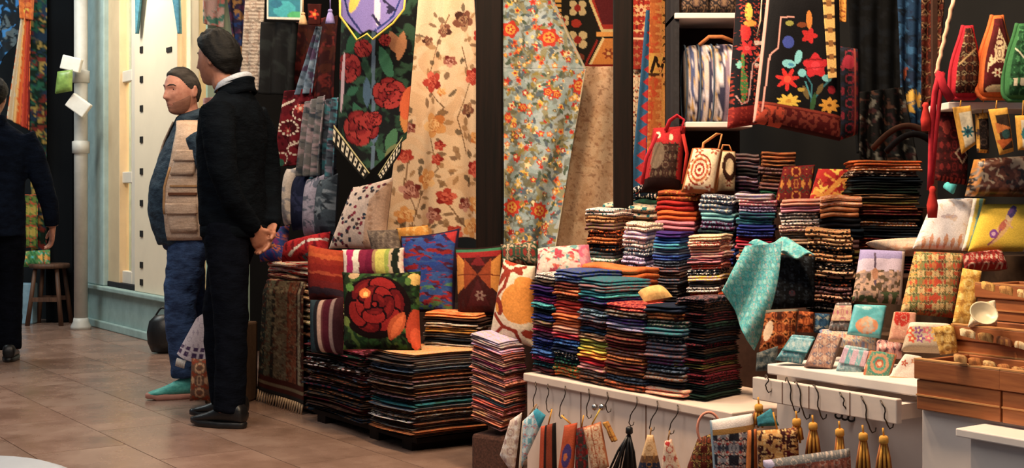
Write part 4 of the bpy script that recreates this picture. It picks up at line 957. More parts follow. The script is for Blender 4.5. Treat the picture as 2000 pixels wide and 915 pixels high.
# right of the second post
def p_rk(c):
    c.spots(['6a1c18', 'd0a060'], 6, .66, 3); c.line([(1238, 60), (1268, 60)], 3, 'd8b880'); c.flower(1252, 20, 12, 4, 'd8a878', '8a2018'); c.line([(1270, 30), (1255, 60)], 4, 'd8a070'); c.m(c.Y > 66, '8c2a20', .6); c.line([(1236, 75), (1270, 75)], 3, 'e0b890')
hang('red_kilim_strip', [(1234, -30), (1272, -30), (1268, 136), (1234, 136)], 5.9, 4, 'a8281c', 'narrow red kilim hanging right of the right post', 'kilim', p_rk, .004, 1, .008, 1.8, 'print_wool')
def p_cs(c): c.spots(['3a2420', 'a8452a'], 9, .70, 3)
hang('cream_strip', [(1234, 136), (1258, 136), (1246, 372), (1234, 380)], 5.92, 4, 'd9bf9c', 'narrow cream cloth strip right of the right post', 'textile', p_cs, .004, 1, .005, 1.8)
def p_bt(c):
    for i in range(16):
        y_ = 40 + i * 24; x = 1271 - (y_ - 30) * .082
        c.poly([(x + 12, y_ - 12), (x - 6, y_), (x + 12, y_ + 12)], 'b0262a')
hang('blue_band', [(1262, 20), (1276, 20), (1258, 404), (1228, 404)], 5.80, 4, '2a5a82', 'blue band with red triangles leaning against the orange kilim', 'textile', p_bt, .006, 1, .006, 1.6, 'print_wool')
def p_ok(c):
    c.spots(['c8481c', 'b85a20'], 12, .55, 3); c.m(c.X > 1312, 'd8b060'); c.m((c.X > 1292) & (c.X < 1313), 'd08a30')
    for i in range(12): y_ = i * 15; c.line([(1295, y_), (1309, y_ + 6), (1297, y_ + 12)], 3.4, '4a2a14')
    c.m((c.Y > 104) & (c.Y < 148), 'd8a038'); c.line([(1272, 140), (1280, 112), (1290, 140), (1298, 112), (1308, 140)], 6, '2a1c14'); c.m((c.Y > 143) & (c.Y < 150), '4a2a18')
    c.spots(['d88a3c'], 8, .66, 12)
hang('orange_kilim', [(1270, -30), (1322, -30), (1320, 240), (1262, 392)], 5.74, 4, 'c86a26', 'orange kilim with dark zigzags beside the white shelves', 'kilim', p_ok, .005, 1, .008, 1.8, 'print_wool')
# left of the rose tapestry
def p_wk(c): c.m(np.sin(c.Y * .9) > .35, '6a5c54', .7); c.spots(['8a6a5c', '4a403c'], 8, .74, 3, .6)
hang('bead_panel', [(482, -30), (518, -30), (510, 178), (470, 172)], 7.0, -30, 'b8aca0', 'white knotted bead panel hanging above the dark jacket man', 'panel', p_wk, .006, 2, .008, 1.8, 'print_wool')
def p_tp(c): c.ell(556, 18, 22, 16, '2aa0b0'); c.ell(580, 30, 18, 8, '3aa86a'); c.border(.05, .08, 'd8d4c8'); c.ell(540, 8, 12, 8, '1c6a8c')
hang('teal_picture', [(522, -30), (592, -30), (590, 40), (522, 38)], 6.9, -15, '1f7a94', 'teal picture with a white margin at the top behind the men', 'picture', p_tp, .0, 1, .012, 2.0, 'print_gloss')
hang('black_garment', [(514, 44), (578, 44), (572, 186), (510, 184)], 6.95, -20, '15171a', 'black cloth bag hanging below the teal picture', 'bag', lambda c: c.spots(['1f2426'], 20, .6, 3), .02, 2, .03, 4)
hang('maroon_cloth', [(578, 44), (660, 30), (654, 190), (560, 320)], 7.1, -20, '2a0f14', 'dark maroon cloth hanging behind the tassels', 'textile', lambda c: c.spots(['5a1c1c', '3a1a14'], 12, .6, 3), .02, 3, .006, 4)
def p_rb(c):
    c.spots(['3a0c14', '701824'], 12, .5, 3)
    for (x, y_, r_) in ((590, 220, 18), (565, 250, 18), (580, 290, 16), (548, 310, 14)):
        for k in range(14): a = k * .45; c.ell(x + r_ * math.cos(a), y_ + r_ * math.sin(a) * .8, 2.3, 2.3, 'd8c8b8')
    c.flower(588, 212, 10, 6, 'c8584a', 'e0c8b0'); c.flower(562, 256, 9, 6, '8c2a30', 'c0a080'); c.line([(548, 210), (575, 195)], 4, 'd8c8b8'); c.line([(560, 290), (600, 270)], 3, 'd8c8b8'); c.ell(545, 318, 8, 8, '2a5a4c')
hang('beaded_cloth', [(556, 178), (614, 172), (600, 322), (536, 326)], 6.75, -25, '5c1420', 'dark red cloth with white beaded rings', 'textile', p_rb, .012, 2, .008, 1.7, 'print_wool')
hang('blue_scarf', [(618, 52), (628, 52), (612, 182), (578, 186)], 6.7, -20, '5f7690', 'blue grey scarf hanging diagonally before the maroon cloth', 'scarf', lambda c: c.spots(['7a90a8', '3f5468', '4a3a5a'], 10, .56, 3), .02, 2)
def tassel(name, px, py0, py1, d, mat, lab, cat='tassel', w=9, cord_py=None, capmat=None, group=None):
    top = at(px, py0, d); bot = at(px, py1, d); r_ = w * d / F; h = top.z - bot.z
    root = empty(name, bot); T(root, lab, cat, group)
    b = MB(); c0 = at(px, cord_py if cord_py is not None else py0 - 20, d); b.tube([c0, top], .003, 6); b.go('cord', mat, root)
    b = MB(); b.lathe(top, [(.3 * r_, 0), (.5 * r_, -.05 * h), (.55 * r_, -.16 * h), (.38 * r_, -.22 * h)], 12); b.go('cap', capmat or mat, root)
    rings = []
    for t_ in (0, .3, .65, 1):
        ring = []
        for k in range(24):
            a = 2 * math.pi * k / 24; rr = r_ * (.40 + .6 * t_ ** .7) * (1 + (.10 if k % 2 else -.10))
            ring.append(Vector((top.x + rr * math.cos(a), top.y + rr * math.sin(a), top.z - h * (.21 + .79 * t_))))
        rings.append(ring)
    b = MB(); b.rings(rings); b.go('skirt', mat, root)
    return root
tassel('tassel', 592, 24, 48, 6.6, 'c_sand', 'cream tassel hanging beside the teal picture', w=8, cord_py=-30)
tassel('tassel', 645, 18, 46, 6.4, 'c_lilac', 'lilac tassel hanging left of the lilac pennant', w=9, cord_py=-30)
def p_rf(c): c.flower(614, 28, 11, 5, 'b8301c', 'e0902c')
hang('red_ornament', [(602, 8), (628, 8), (626, 48), (604, 48)], 6.62, -10, '3a1210', 'small red flower ornament between the two tassels', 'ornament', p_rf, .005, 1, .012, 1.8)
# goods on the mint partition behind the men
def p_mp(c): c.spots(['d07a70', 'e0c8c0', '4a8a7a'], 12, .6, 3)
hang('pink_blouse', [(396, -30), (440, -30), (436, 54), (396, 46)], dpart(440) - .12, 34, 'd0a8a0', 'pink printed blouse hanging above the dark jacket man', 'blouse', p_mp, .01, 2)
hang('purple_scarf', [(440, -30), (484, -30), (482, 150), (462, 150)], dpart(486) - .12, 34, '3a3450', 'purple and orange scarf hanging beside the white bead panel', 'scarf', lambda c: c.spots(['c08a4a', '6a3a5a', '2a4a8a'], 12, .6, 3), .02, 2)
hang('pink_bag', [(398, 192), (432, 188), (432, 250), (398, 250)], dpart(436) - .14, 34, 'c89a94', 'pink paper bag behind the shoulder of the man in the vest', 'bag', lambda c: c.spots(['b07a78'], 12, .6, 3), .006, 1, .04)
# black bag and shawl on the floor by the men
bg = ground(318, 690); b = MB()
b.lathe((bg.x, bg.y, 0), [(.03, 0), (.075, .01), (.10, .07), (.105, .14), (.09, .21), (.05, .25), (.0, .255)], 20, 1.0, .7)
root = b.go('round_bag', 'black_leather'); T(root, 'round black bag standing behind the legs of the man in the vest', 'bag')
b = MB(); b.tube([(bg.x - .05 + .1 * k / 8, bg.y, .24 + .06 * math.sin(math.pi * k / 8)) for k in range(9)], .007, 6); b.go('handle', 'black_leather', root)
bx_ = ground(430, 794); d_ = bx_.y + .04
crt = empty('fabric_box', (bx_.x, d_, 0)); T(crt, 'brown cloth covered box standing behind the legs of the dark jacket man', 'box')
b = MB(); b.yb((bx_.x, d_, 0), -12, -.095, .10, 0, .22, 0, .40); b.go('body', 'c_umber', crt, smooth=False, bev=.01)
cv = Cv([(384, 622), (472, 560), (470, 724), (346, 692)], 'c8bcc4', 2.0, bot=lambda u: 8 * math.sin(u * 5))
cv.m((cv.v > .72) & (cv.v < .93) & (np.sin(cv.u * 60) > -.3), '4a3458'); cv.m((cv.v > .80) & (cv.v < .84), 'c8bcc4'); cv.spots(['8a7a90'], 5, .72, 3, .6)
shw = empty('white_shawl', (bx_.x, d_ - .01, .1)); T(shw, 'white shawl with a purple border draped behind the legs of the dark jacket man', 'shawl')
PS = Plane(410, 640, d_ - .03, -12); sheet('shawl_body', cv, PS, lambda u, v: .018 * np.sin(u * 12) * v, .005, 'print_cloth', shw)
fr = MB()
for k in range(9):
    p = Vector(PS.hit(np.array(347. + 2 * k), np.array(700. + .6 * k))); fr.tube([p, p + Vector((-.006, -.004, -.018)), p + Vector((-.010, 0, -.04))], [.004, .003, .002], 5)
fr.go('fringe', 'c_white', shw, kind='stuff')
def p_bb(c): c.spots(['c09068', '8a3a20'], 9, .6, 3)
cush('sack', [(374, 700), (414, 700), (418, 786), (370, 784)], bx_.y - .02, 0, 4, '6a4a3a', 'small brown and red sack beside the teal shoe', p_bb, .10)

# crumpled printed cloth behind the ikat cushion
def p_cr(c): c.spots(['c05a48', '5a8a8a', 'd8b0a8', 'a83a4a'], 12, .66, 3); c.m(c.u > .82, 'c05a7a', .7)
cush('crumpled_cloth', [(1050, 486), (1150, 478), (1166, 548), (1044, 552)], 5.0, -20, 30, 'd0bcae', 'crumpled white and red cloth behind the first front stack', p_cr, .09, 'cloth')
def p_gc(c): c.spots(['8a2a24', '2a4a3c', 'c0a080'], 9, .6, 3)
cush('green_cushion', [(978, 478), (1052, 470), (1056, 520), (980, 520)], 5.7, -14, 14, '2c4a38', 'dark green cushion with red motifs beside the post', p_gc, .09)
b = MB(); b.fb(-1.42, cs0 - .02, .25, .62, 0, .50); T(b.go('low_chest', 'c_chocolate', smooth=False, bev=.006), 'low dark chest behind the ikat cushion', 'chest')
# ================================================================== BAGS, PRINTS AND PURSES ON THE RIGHT
def strap(parent, pts, d, r, mat, name='strap', flat=.45):
    b = MB(); b.tube([at(x, y_, d if not isinstance(d, (list, tuple)) else d[i]) for i, (x, y_) in enumerate(pts)], r, 8, True, flat); return b.go(name, mat, parent)
def bag(name, quad, d, yaw, tilt, base, lab, paint, thick, straps=(), mat='print_cloth', cat='bag', step=1.8, pinch=.0, extra=None, sq=5, puff=.4, back=None, group=None):
    cx = sum(p[0] for p in quad) / 4; cy = sum(p[1] for p in quad) / 4
    pl = Plane(cx, cy, d, yaw, tilt); cv = Cv(quad, base, step, pinch=pinch)
    if paint: paint(cv)
    low = max(p[1] for p in quad)
    root = empty(name, at(cx, low, d)); T(root, lab, cat, group)
    pillow('body', cv, pl, thick, mat, root, back, sq, puff)
    for pts, dd, r, m_ in straps: strap(root, pts, d + dd, r, m_)
    if extra: extra(root, pl)
    return root
# big embroidered tote
def p_tote(c):
    g, lb = '2f5a34', '6fc0cc'
    c.line([(1574, 225), (1574, 170), (1556, 140)], 3, '2a6a78'); c.line([(1578, 200), (1596, 175), (1612, 160)], 3, '2a6a78'); c.line([(1573, 195), (1562, 165)], 3, '3a8a98')
    c.leaf(1574, 225, 40, 5, -80, g); c.leaf(1568, 200, 30, 5, -110, '6a5a34'); c.leaf(1584, 190, 26, 5, -60, '6a5a34')
    c.flower(1582, 134, 25, 5, 'c01c2a', 'd83040', .15, 20, .35); c.line([(1566, 122), (1596, 122)], 3, '7c0c18'); c.line([(1562, 140), (1600, 136)], 2, '8c1020')
    c.flower(1528, 160, 23, 7, 'c8201e', 'd84a30', .28, 10, .3)
    c.ell(1531, 130, 13, 8, lb, 10); c.ell(1549, 117, 7, 14, lb, 15); c.ell(1556, 148, 8, 8, lb); c.ell(1604, 158, 10, 7, lb); c.ell(1612, 138, 7, 10, '9cc0dc'); c.ell(1535, 132, 6, 3, '3a8ab0', 10)
    c.flower(1530, 202, 24, 9, 'e0b82a', 'c8901c', .18, 0, .25, .62); c.flower(1610, 210, 22, 8, 'd8981c', '6a3a10', .18, 0, .2, .72); c.ell(1554, 180, 7, 4, 'b09028'); c.ell(1614, 180, 8, 8, '8a1424')
    c.flower(1570, 76, 16, 5, 'b81c20', None, .2); c.ell(1570, 45, 6, 18, 'c87a28'); c.ell(1556, 55, 10, 5, '7a3a1a'); c.ell(1530, 88, 11, 12, '3a4aa0'); c.ell(1532, 52, 8, 5, '8a8a3a')
    c.m(c.v > .86, '5a1618'); c.spots(['8a2a20'], 4, .6, 4, .0); k = (c.v > .87) & (c.v < .985) & (vn(c.X, c.Y, 5, 3) > .52); c.m(k, '8c3a2c'); c.m((c.v > .85) & (c.v < .868), '8c3426'); c.m(c.v > .98, '3a0e10')
    c.m((c.u < .30) & (c.v > .87) & (vn(c.X, c.Y, 5, 8) > .5), 'c8482c'); c.m(c.u < .01, 'd0988c')
    c.line([(1516, 40), (1510, 100), (1496, 112), (1482, 220)], 3, 'c88a80'); c.line([(1516, 40), (1540, 40)], 3, 'c88a80')
def x_tote(root, pl):
    c2 = Cv([(1604, -40), (1628, -40), (1634, 152), (1618, 154)], 'd2a85a', 1.8); c2.m(np.sin(c2.Y * .24) > .72, '4a3424'); c2.m((np.sin(c2.Y * .24) > .2) & (np.abs(c2.u - .5) < .25), '8a5a2a')
    sheet('strap', c2, Plane(1622, 80, pl.d - .075, 0), None, .006, 'print_cloth', root)
    strap(root, [(1488, -20), (1486, 40), (1478, 70)], pl.d - .04, .0025, 'c_cream', 'piping')
bag('tote_bag', [(1500, -30), (1636, -30), (1640, 276), (1470, 240)], 4.30, 4, 3, '101014', 'black embroidered tote bag with red, yellow and blue flowers', p_tote, .11, (), extra=x_tote, step=1.6)
def p_t2(c):
    c.flower(1450, 98, 17, 6, 'b8202a', 'd84850', .25); c.ell(1448, 68, 9, 16, 'c02028'); c.ell(1453, 28, 7, 18, 'd8b030'); c.ell(1456, 50, 12, 6, 'c8902c'); c.line([(1442, 110), (1442, 200)], 6, '3f7a38'); c.ell(1444, 170, 7, 28, '2f6a34'); c.ell(1436, 130, 4, 8, '6ab0a8')
    c.flower(1482, 116, 16, 7, 'b83a20', 'd8602c', .3); c.m((c.Y > 84) & (c.Y < 92) & (c.X > 1464), 'b8a8a0'); c.m((c.Y > 128) & (c.Y < 136) & (c.X > 1464), 'b8a8a0')
    c.line([(1430, 190), (1440, 206), (1452, 200), (1460, 130), (1476, 110)], 2.5, 'b88a88'); c.ell(1490, 145, 4, 30, '3a5aa8'); c.m(c.v > .86, '7c1e1e'); c.spots(['b83a28'], 5, .78, 4, .8); c.ell(1508, 90, 10, 20, 'b01c28', 20)
bag('tote_bag', [(1440, -30), (1512, -30), (1500, 240), (1420, 252)], 4.62, 10, 2, '12131a', 'black embroidered tote bag half hidden behind the large one', p_t2, .09, [([(1480, 72), (1492, -30)], -.06, .0025, 'c_cream')])
def p_t3(c):
    c.m((c.u > .6), '4a1420'); c.spots(['7a1c2c', '1c2030'], 9, .66, 3); c.ell(1654, 125, 12, 14, '8a1c30'); c.m((c.u > .72) & (c.u < .8), '8a3a30')
bag('tote_bag', [(1636, 90), (1676, 96), (1676, 262), (1636, 276)], 4.55, -6, 2, '14161a', 'dark tote bag with a maroon edge right of the large one', p_t3, .09)
hang('gold_hanging', [(1634, -30), (1654, -30), (1652, 44), (1636, 40)], 4.6, 0, 'c8882c', 'small gold cloth beside the strap of the large tote bag', 'textile', lambda c: c.spots(['7a3a18'], 8, .6, 3), .006, 1)
# dark hangings
hang('black_hanging', [(1655, -30), (1762, -30), (1764, 300), (1672, 300)], 5.1, -10, '050608', 'black cloth hanging between the tote bags and the red tassels', 'textile', lambda c: c.spots(['0a0e14', '0c0e12'], 20, .6, 3), .02, 3, .008, 4)
def p_bw(c): c.spots(['1c2a44', '142030'], 14, .55, 3); c.ell(1784, 198, 16, 24, 'd8a838', 15); c.ell(1768, 140, 5, 16, 'a8502c', 10); c.spots(['2c5a86'], 12, .7, 9)
hang('blue_hanging', [(1752, -30), (1806, -30), (1804, 270), (1760, 250)], 4.95, -6, '1a3656', 'dark blue cloth with a yellow blotch beside the red tassel cord', 'textile', p_bw, .02, 2)
def p_bk(c): c.spots(['14181c', '3a241c', '50504c', '2a1418'], 13, .85, 3)
hang('dark_shawl', [(1680, 180), (1764, 170), (1790, 318), (1676, 318)], 4.9, -8, '08090b', 'black flecked shawl hanging above the striped blanket stack', 'shawl', p_bk, .03, 3, .006, 3)
for j, (x0, x1, yb, yt, mm) in enumerate(((1704, 1812, 318, 246, 'c_chocolate'), (1730, 1818, 318, 262, 'black_cloth'))):
    b = MB(); b.tube([at(x0 + (x1 - x0) * k / 12, yb - (yb - yt) * math.sin(math.pi * (.12 + .60 * k / 12)), 4.72 - .05 * j) for k in range(13)], .014, 8, True, .5)
    T(b.go('bag_handle', mm), ('brown leather strap arching over the striped blanket stack', 'black strap arching over the striped blanket stack')[j], 'strap')
def p_br(c): c.spots(['6a2a1c', '8a6a4a', '2a1410'], 9, .56, 3)
hang('brocade_hanging', [(1800, -30), (1846, -30), (1832, 150), (1798, 250)], 4.6, -8, '4a1c14', 'dark red brocade strip hanging above the red tassels', 'textile', p_br, .012, 2, .006, 2, 'print_wool')
# drum bags on the shelf
def p_drum(c): c.stripes_u([(1, 'cfc4c0'), (1.2, '5a6488'), (.8, 'c8b8a8'), (1, '3c3a50'), (.6, 'b87a60'), (1, '6c7090'), (1, 'd0c0b8')]); c.spots(['c8a050', '2a2c44', 'c87a6a', 'd8ccc8'], 5, .70, 3, .9)
for i, (x0, x1, seed, base, lab) in enumerate(((1336, 1372, 1, '8a8498', 'lilac banded drum bag at the left end of the shelf'), (1362, 1400, 2, 'c0a898', 'cream and dark banded drum bag in the middle of the shelf'), (1388, 1440, 3, 'c8bcc0', 'pale floral banded drum bag at the right end of the shelf'))):
    d = 5.30 - i * .04; r_ = 78 * d / F; a0 = at(x0, 162, d + .12); a1 = at(x1, 162, d + .10); n = 36; m_ = 14
    zb = zs2 + .002
    V = []; CC = []; ax = (a1 - a0)
    for k in range(m_):
        t_ = k / (m_ - 1); p = a0 + ax * t_
        for j in range(n):
            an = 2 * math.pi * j / n; rr = r_ * (1 - .13 * abs(2 * t_ - 1) ** 3)
            V.append((p.x - .25 * rr * math.cos(an) * 0, p.y + .62 * rr * math.cos(an), zb + r_ + rr * math.sin(an)))
            u_ = (t_ * 5) % 5; base_c = [lin('c4bcc8'), lin('4f5a88'), lin('c0b0ac'), lin('34344c'), lin('8a7488')][(int(t_ * 4.99) + i) % 5]
            q_ = vn(np.array(t_ * 60.), np.array(j * 3.), 5, seed)
            CC.append(base_c if q_ < .62 else lin(['c8a060', '2a2c48', 'd4ccd8'][int(q_ * 100) % 3]))
    f = []
    for k in range(m_ - 1):
        for j in range(n): f.append((k * n + j, (k + 1) * n + j, (k + 1) * n + (j + 1) % n, k * n + (j + 1) % n))
    f.append(tuple(range(n))); f.append(tuple(range((m_ - 1) * n, m_ * n))[::-1])
    root = empty('drum_bag', at((x0 + x1) / 2, 240, d)); T(root, lab, 'bag', 'drum bags on the shelf')
    mk('body', V, f, 'print_cloth', root, CC)
    for t_ in (0.0, 1.0):
        b = MB(); p = a0 + ax * t_; b.tube([(p.x, p.y + .62 * r_ * math.cos(6.2832 * j / 24), zb + r_ + r_ * math.sin(6.2832 * j / 24)) for j in range(25)], .004, 6); b.go('rim', 'c_slate', root)
    if i == 1:
        b = MB(); b.tube([at(1366, 88, d), at(1385, 72, d - .02), at(1410, 72, d - .02), at(1436, 82, d)], .008, 6); b.go('handle', 'c_copper', root)
for i, (x0, lab) in enumerate(((1330, 'dark patterned cushion at the left on the top shelf'), (1384, 'dark patterned cushion at the right on the top shelf'))):
    bag('shelf_cushion', [(x0, -40), (x0 + 54, -40), (x0 + 54, 24), (x0, 24)], 5.3, 0, 6, '2a2426', lab, lambda c: c.spots(['6a5048', '1c2024', '8a6a50'], 7, .62, 3), .08, cat='cushion')
# red backpack and cream round bag
def p_rb2(c):
    c.m((c.u > .16) & (c.u < .84) & (c.v > .30) & (c.v < .97), '3a2420'); c.spots(['6a5a48', '1c1412'], 6, .66, 3, .8); c.ell(1283, 310, 14, 26, '7a6a58', 10, .7); c.border(.1, .05, 'a01c22')
    c.m(c.v < .28, 'a81c22'); c.ell(1285, 270, 5, 7, 'd8c0a0'); c.ell(1310, 275, 4, 7, 'd8c0a0'); c.m((c.v > .82), '241414')
bag('red_backpack', [(1276, 250), (1340, 246), (1328, 380), (1252, 376)], 5.28, -6, 8, 'a01c22', 'red backpack with a dark woven pocket', p_rb2, .16,
    [([(1300, 256), (1308, 236), (1322, 226), (1336, 234), (1330, 256)], -.06, .011, 'c_crimson'), ([(1284, 262), (1262, 310), (1254, 360)], -.09, .010, 'c_crimson'), ([(1334, 262), (1342, 300), (1334, 360)], -.08, .010, 'c_red')], mat='print_wool', pinch=.03, sq=3)
def p_cb(c):
    c.border(.07, .05, 'a8622c')
    for r_, col in ((27, '8a2a1c'), (24, 'd0a878'), (20, 'a84a28'), (16, 'd8c0a0'), (12, '9c3020'), (8, 'e0c8a8'), (4, '8a2018')): c.ell(1366, 338, r_ * .82, r_ * 1.15, col, 14)
    for k in range(12): a = k * .5236; c.ell(1366 + 19 * math.cos(a), 338 + 26 * math.sin(a), 2.6, 2.6, 'e0d0b8')
    for (x, y_) in ((1366, 300), (1396, 300), (1345, 372), (1385, 374)): c.flower(x, y_, 9, 5, 'a04a2c', 'd8c0a0')
bag('round_motif_bag', [(1352, 290), (1412, 292), (1396, 380), (1330, 376)], 5.12, -8, 10, 'dcc7a6', 'cream bag with a round red medallion', p_cb, .12, [([(1372, 296), (1374, 280), (1400, 262), (1410, 262), (1402, 296)], -.02, .008, 'c_apricot')], mat='print_wool', sq=4)
def p_cb2(c): c.ell(1420, 330, 14, 28, '3a2018'); c.ell(1420, 330, 8, 16, 'cdb48c'); c.border(.08, .06, '9c5a28'); c.flower(1418, 362, 8, 6, '8c2a1c', 'd8c0a0')
bag('cream_bag', [(1402, 294), (1436, 296), (1434, 380), (1396, 380)], 5.26, 2, 8, 'd8bd92', 'cream bag partly hidden behind the round medallion bag', p_cb2, .10, [([(1408, 298), (1412, 284), (1424, 284), (1430, 298)], 0, .006, 'c_apricot')], mat='print_wool', sq=4)
# red covers leaning
def p_rc(c): c.spots(['d88a2c', '2a4a34', '6a1418'], 9, .64, 3); c.border(.05, .05, '6a1418')
bag('red_cover', [(1530, 326), (1592, 322), (1582, 400), (1512, 402)], 5.0, -6, 22, '7c2020', 'dark red patterned cushion cover leaning left of the bright red one', p_rc, .03, cat='cushion cover')
def p_rc2(c): c.spots(['d89030', 'e0b840', '8c1418'], 12, .62, 5); c.line([(1600, 395), (1650, 345)], 9, 'd8902c', .8); c.m(c.u > .88, 'a01830')
bag('red_cover', [(1598, 330), (1670, 332), (1650, 404), (1578, 398)], 4.86, -2, 22, 'b02420', 'bright red and amber cushion cover leaning under the tote bags', p_rc2, .03, cat='cushion cover')
# mitt shaped pouches on the white shelf at the right
md = 4.0; zm = at(0, 200, md).z
sh = empty('pouch_shelf', at(1930, 200, md)); T(sh, 'narrow white shelf carrying the red and green pouches', 'shelf')
a = at(1848, 0, md).x; c = at(2060, 0, md).x
b = MB(); b.yb((0, md, zm), 0, a, c, -.02, .22, -.022, 0); b.go('shelf_board', 'shelf_white', sh, smooth=False, bev=.003)
b = MB(); b.yb((0, md, zm), 0, a + .02, a + .035, .19, .21, -.5, .8); b.go('upright', 'c_chocolate', sh, smooth=False)
def mitt(x0, x1, y0, y1, d, edge, fill, lab, paint):
    cx = (x0 + x1) / 2; w = (x1 - x0) / 2; n = 40
    def prof(t_):                             # half width down the bottle-like outline
        return w * (.26 + .10 * min(t_ / .1, 1) + (.64 * (math.sin(min(max((t_ - .1) / .62, 0), 1) * math.pi / 2)) ** 1.2)) * (1 if t_ < .86 else math.sqrt(max(1 - ((t_ - .86) / .14) ** 2 * .55, .05)))
    q = [(x0, y0), (x1, y0), (x1, y1), (x0, y1)]; cv = Cv(q, fill, 1.6)
    t_ = cv.v; hw = np.vectorize(prof)(t_)
    cv.X = cx + (cv.u * 2 - 1) * hw + (1 - t_) * 6
    paint(cv); cv.m((cv.u < .12) | (cv.u > .88) | (cv.v > .95) | (cv.v < .06), edge)
    root = empty('shaped_pouch', at(cx, y1, d)); T(root, lab, 'pouch', 'shaped pouches on the white shelf')
    pillow('body', cv, Plane(cx, (y0 + y1) / 2, d, -6, 6), .09, 'print_wool', root, edge, 3, .5)
    b = MB(); L = [(cx + s_ * prof(k / 24) * 1.0 + (1 - k / 24) * 6, y0 + (y1 - y0) * k / 24) for s_, rg in ((-1, range(0, 25)), (1, range(24, -1, -1))) for k in rg]
    pl = Plane(cx, (y0 + y1) / 2, d - .005, -6, 6)
    b.tube([Vector(pl.hit(np.array(float(x)), np.array(float(y_)))) for x, y_ in L], .007, 6); b.go('piping', 'c_' + edge, root)
mitt(1854, 1912, 50, 192, 3.98, 'crimson', '3a1c18', 'red edged pouch with a dark woven front', lambda c: (c.spots(['6a3a24', '8a7a5a', '2a1410'], 7, .62, 3), c.line([(1868, 130), (1900, 100)], 3, 'a88a5a')))
mitt(1906, 1976, 30, 192, 3.95, 'orange', '4c1a1a', 'orange edged pouch with cream flame motif', lambda c: (c.poly([(1944, 60), (1960, 100), (1950, 120), (1966, 130), (1940, 150), (1920, 150), (1925, 120), (1935, 100)], 'd8bc90'), c.spots(['5a1820'], 8, .55, 3), c.ell(1942, 150, 20, 22, '4a1418'), c.flower(1940, 148, 10, 6, 'd8c4a0', '8a2418'), c.ell(1942, 178, 22, 8, 'd8bc90')))
mitt(1958, 2020, 46, 196, 3.9, 'green', '1c4a2c', 'green pouch with a white band at the right edge', lambda c: (c.spots(['3a7a4a', '14301c'], 8, .6, 3), c.m((c.Y > 158) & (c.Y < 172) & (np.sin(c.X * .5) > -.2), 'c8bca0'), c.line([(1976, 100), (1996, 125)], 3, 'b8b8a0')))
# twisted cord and red tassels
b = MB(); b.tube([at(1862 - k * 2.1 + 1.2 * math.sin(k * 2.2), 0 + k * 9, 3.9) for k in range(17)], .006, 8); cr = b.go('twisted_cord', 'c_peach'); T(cr, 'pink and white twisted cord hanging above the red tassels', 'cord')
b = MB(); b.tube([at(1862 - k * 2.1 - 1.2 * math.sin(k * 2.2), 0 + k * 9, 3.905) for k in range(17)], .005, 8); b.go('second_strand', 'c_maroon', cr)
tb = empty('red_tassel_strap', at(1820, 430, 3.88)); T(tb, 'long red strap with tassels hanging beside the white pouch shelf', 'strap')
for pts, r_ in (([(1836, 140), (1826, 180), (1820, 240), (1818, 330), (1816, 372)], .012), ([(1842, 142), (1836, 190), (1828, 260), (1820, 360)], .009), ([(1834, 142), (1842, 170), (1858, 195)], .018)):
    strap(tb, pts, 3.88, r_, 'c_crimson', 'strap_cord', .6)
for (x, y0, y1, w) in ((1821, 364, 426, 10), (1808, 200, 256, 9)):
    tp_, bt = at(x, y0, 3.87), at(x, y1, 3.87); h = tp_.z - bt.z; r_ = w * 3.87 / F
    b = MB(); b.rings([[Vector((tp_.x + r_ * k_ * (1 + (.1 if j % 2 else -.1)) * math.cos(6.2832 * j / 20), tp_.y + r_ * k_ * math.sin(6.2832 * j / 20), tp_.z - h * t_)) for j in range(20)] for t_, k_ in ((0, .35), (.1, .7), (.2, .5), (.6, 1), (1, .8))]); b.go('tassel', 'c_red', tb)
# goods hanging under the shelf
def p_dr(c): c.spots(['6a1c1c', '2a0e10'], 8, .55, 3); c.line([(1862, 300), (1875, 285), (1885, 305), (1875, 320), (1862, 300)], 3, 'a88a70'); c.ell(1845, 250, 8, 14, '7a2a24'); c.m((c.v > .93) & (np.sin(c.X * .8) > 0), '8a2a20')
bag('rug_bag', [(1834, 212), (1892, 212), (1888, 362), (1826, 352)], 4.12, -4, 2, '3c1214', 'dark maroon rug bag hanging under the pouch shelf', p_dr, .05, mat='print_wool')
def case(q, d, lab, inner, motif):
    cx = sum(p[0] for p in q) / 4; cy = sum(p[1] for p in q) / 4
    def pt(c): c.uvbox(.2, .95, .14, .92, inner); motif(c)
    bag('hanging_case', q, d, -8, 0, 'd0982c', lab, pt, .035, [([(q[0][0] + 15, q[0][1]), (q[0][0] + 17, 196)], 0, .003, 'c_gold')], mat='print_wool', cat='case', group='cases under the pouch shelf')
case([(1860, 210), (1896, 206), (1906, 282), (1878, 302)], 3.9, 'yellow edged case with a teal rosette under the red pouch', 'd8cdb0', lambda c: (c.flower(1888, 258, 13, 8, '2a6a74', 'd0c8a8', .25), c.ell(1888, 258, 4, 4, '1c3a4a')))
case([(1930, 214), (1968, 210), (1980, 296), (1952, 304)], 3.88, 'yellow edged case with a rust zigzag under the orange pouch', '3a2c24', lambda c: (c.poly([(1940, 240), (1975, 250), (1945, 262)], 'c8702c'), c.poly([(1945, 275), (1978, 270), (1955, 292)], 'b8581c'), c.ell(1962, 262, 8, 9, '2a4a4a')))
case([(1982, 226), (2024, 224), (2026, 292), (1988, 294)], 3.86, 'cream case with a teal disc at the right edge', 'd8ccb0', lambda c: c.ell(2004, 262, 12, 14, '2a7a80'))
case([(1904, 222), (1930, 220), (1932, 300), (1908, 298)], 4.0, 'dark case hanging between the two yellow edged ones', '221c1c', lambda c: c.spots(['4a3a34'], 7, .6, 3))
def p_bb3(c): c.m(c.u < .13, 'c8822c'); c.spots(['6a4030', '1c1414', '8a7a6a'], 12, .66, 3)
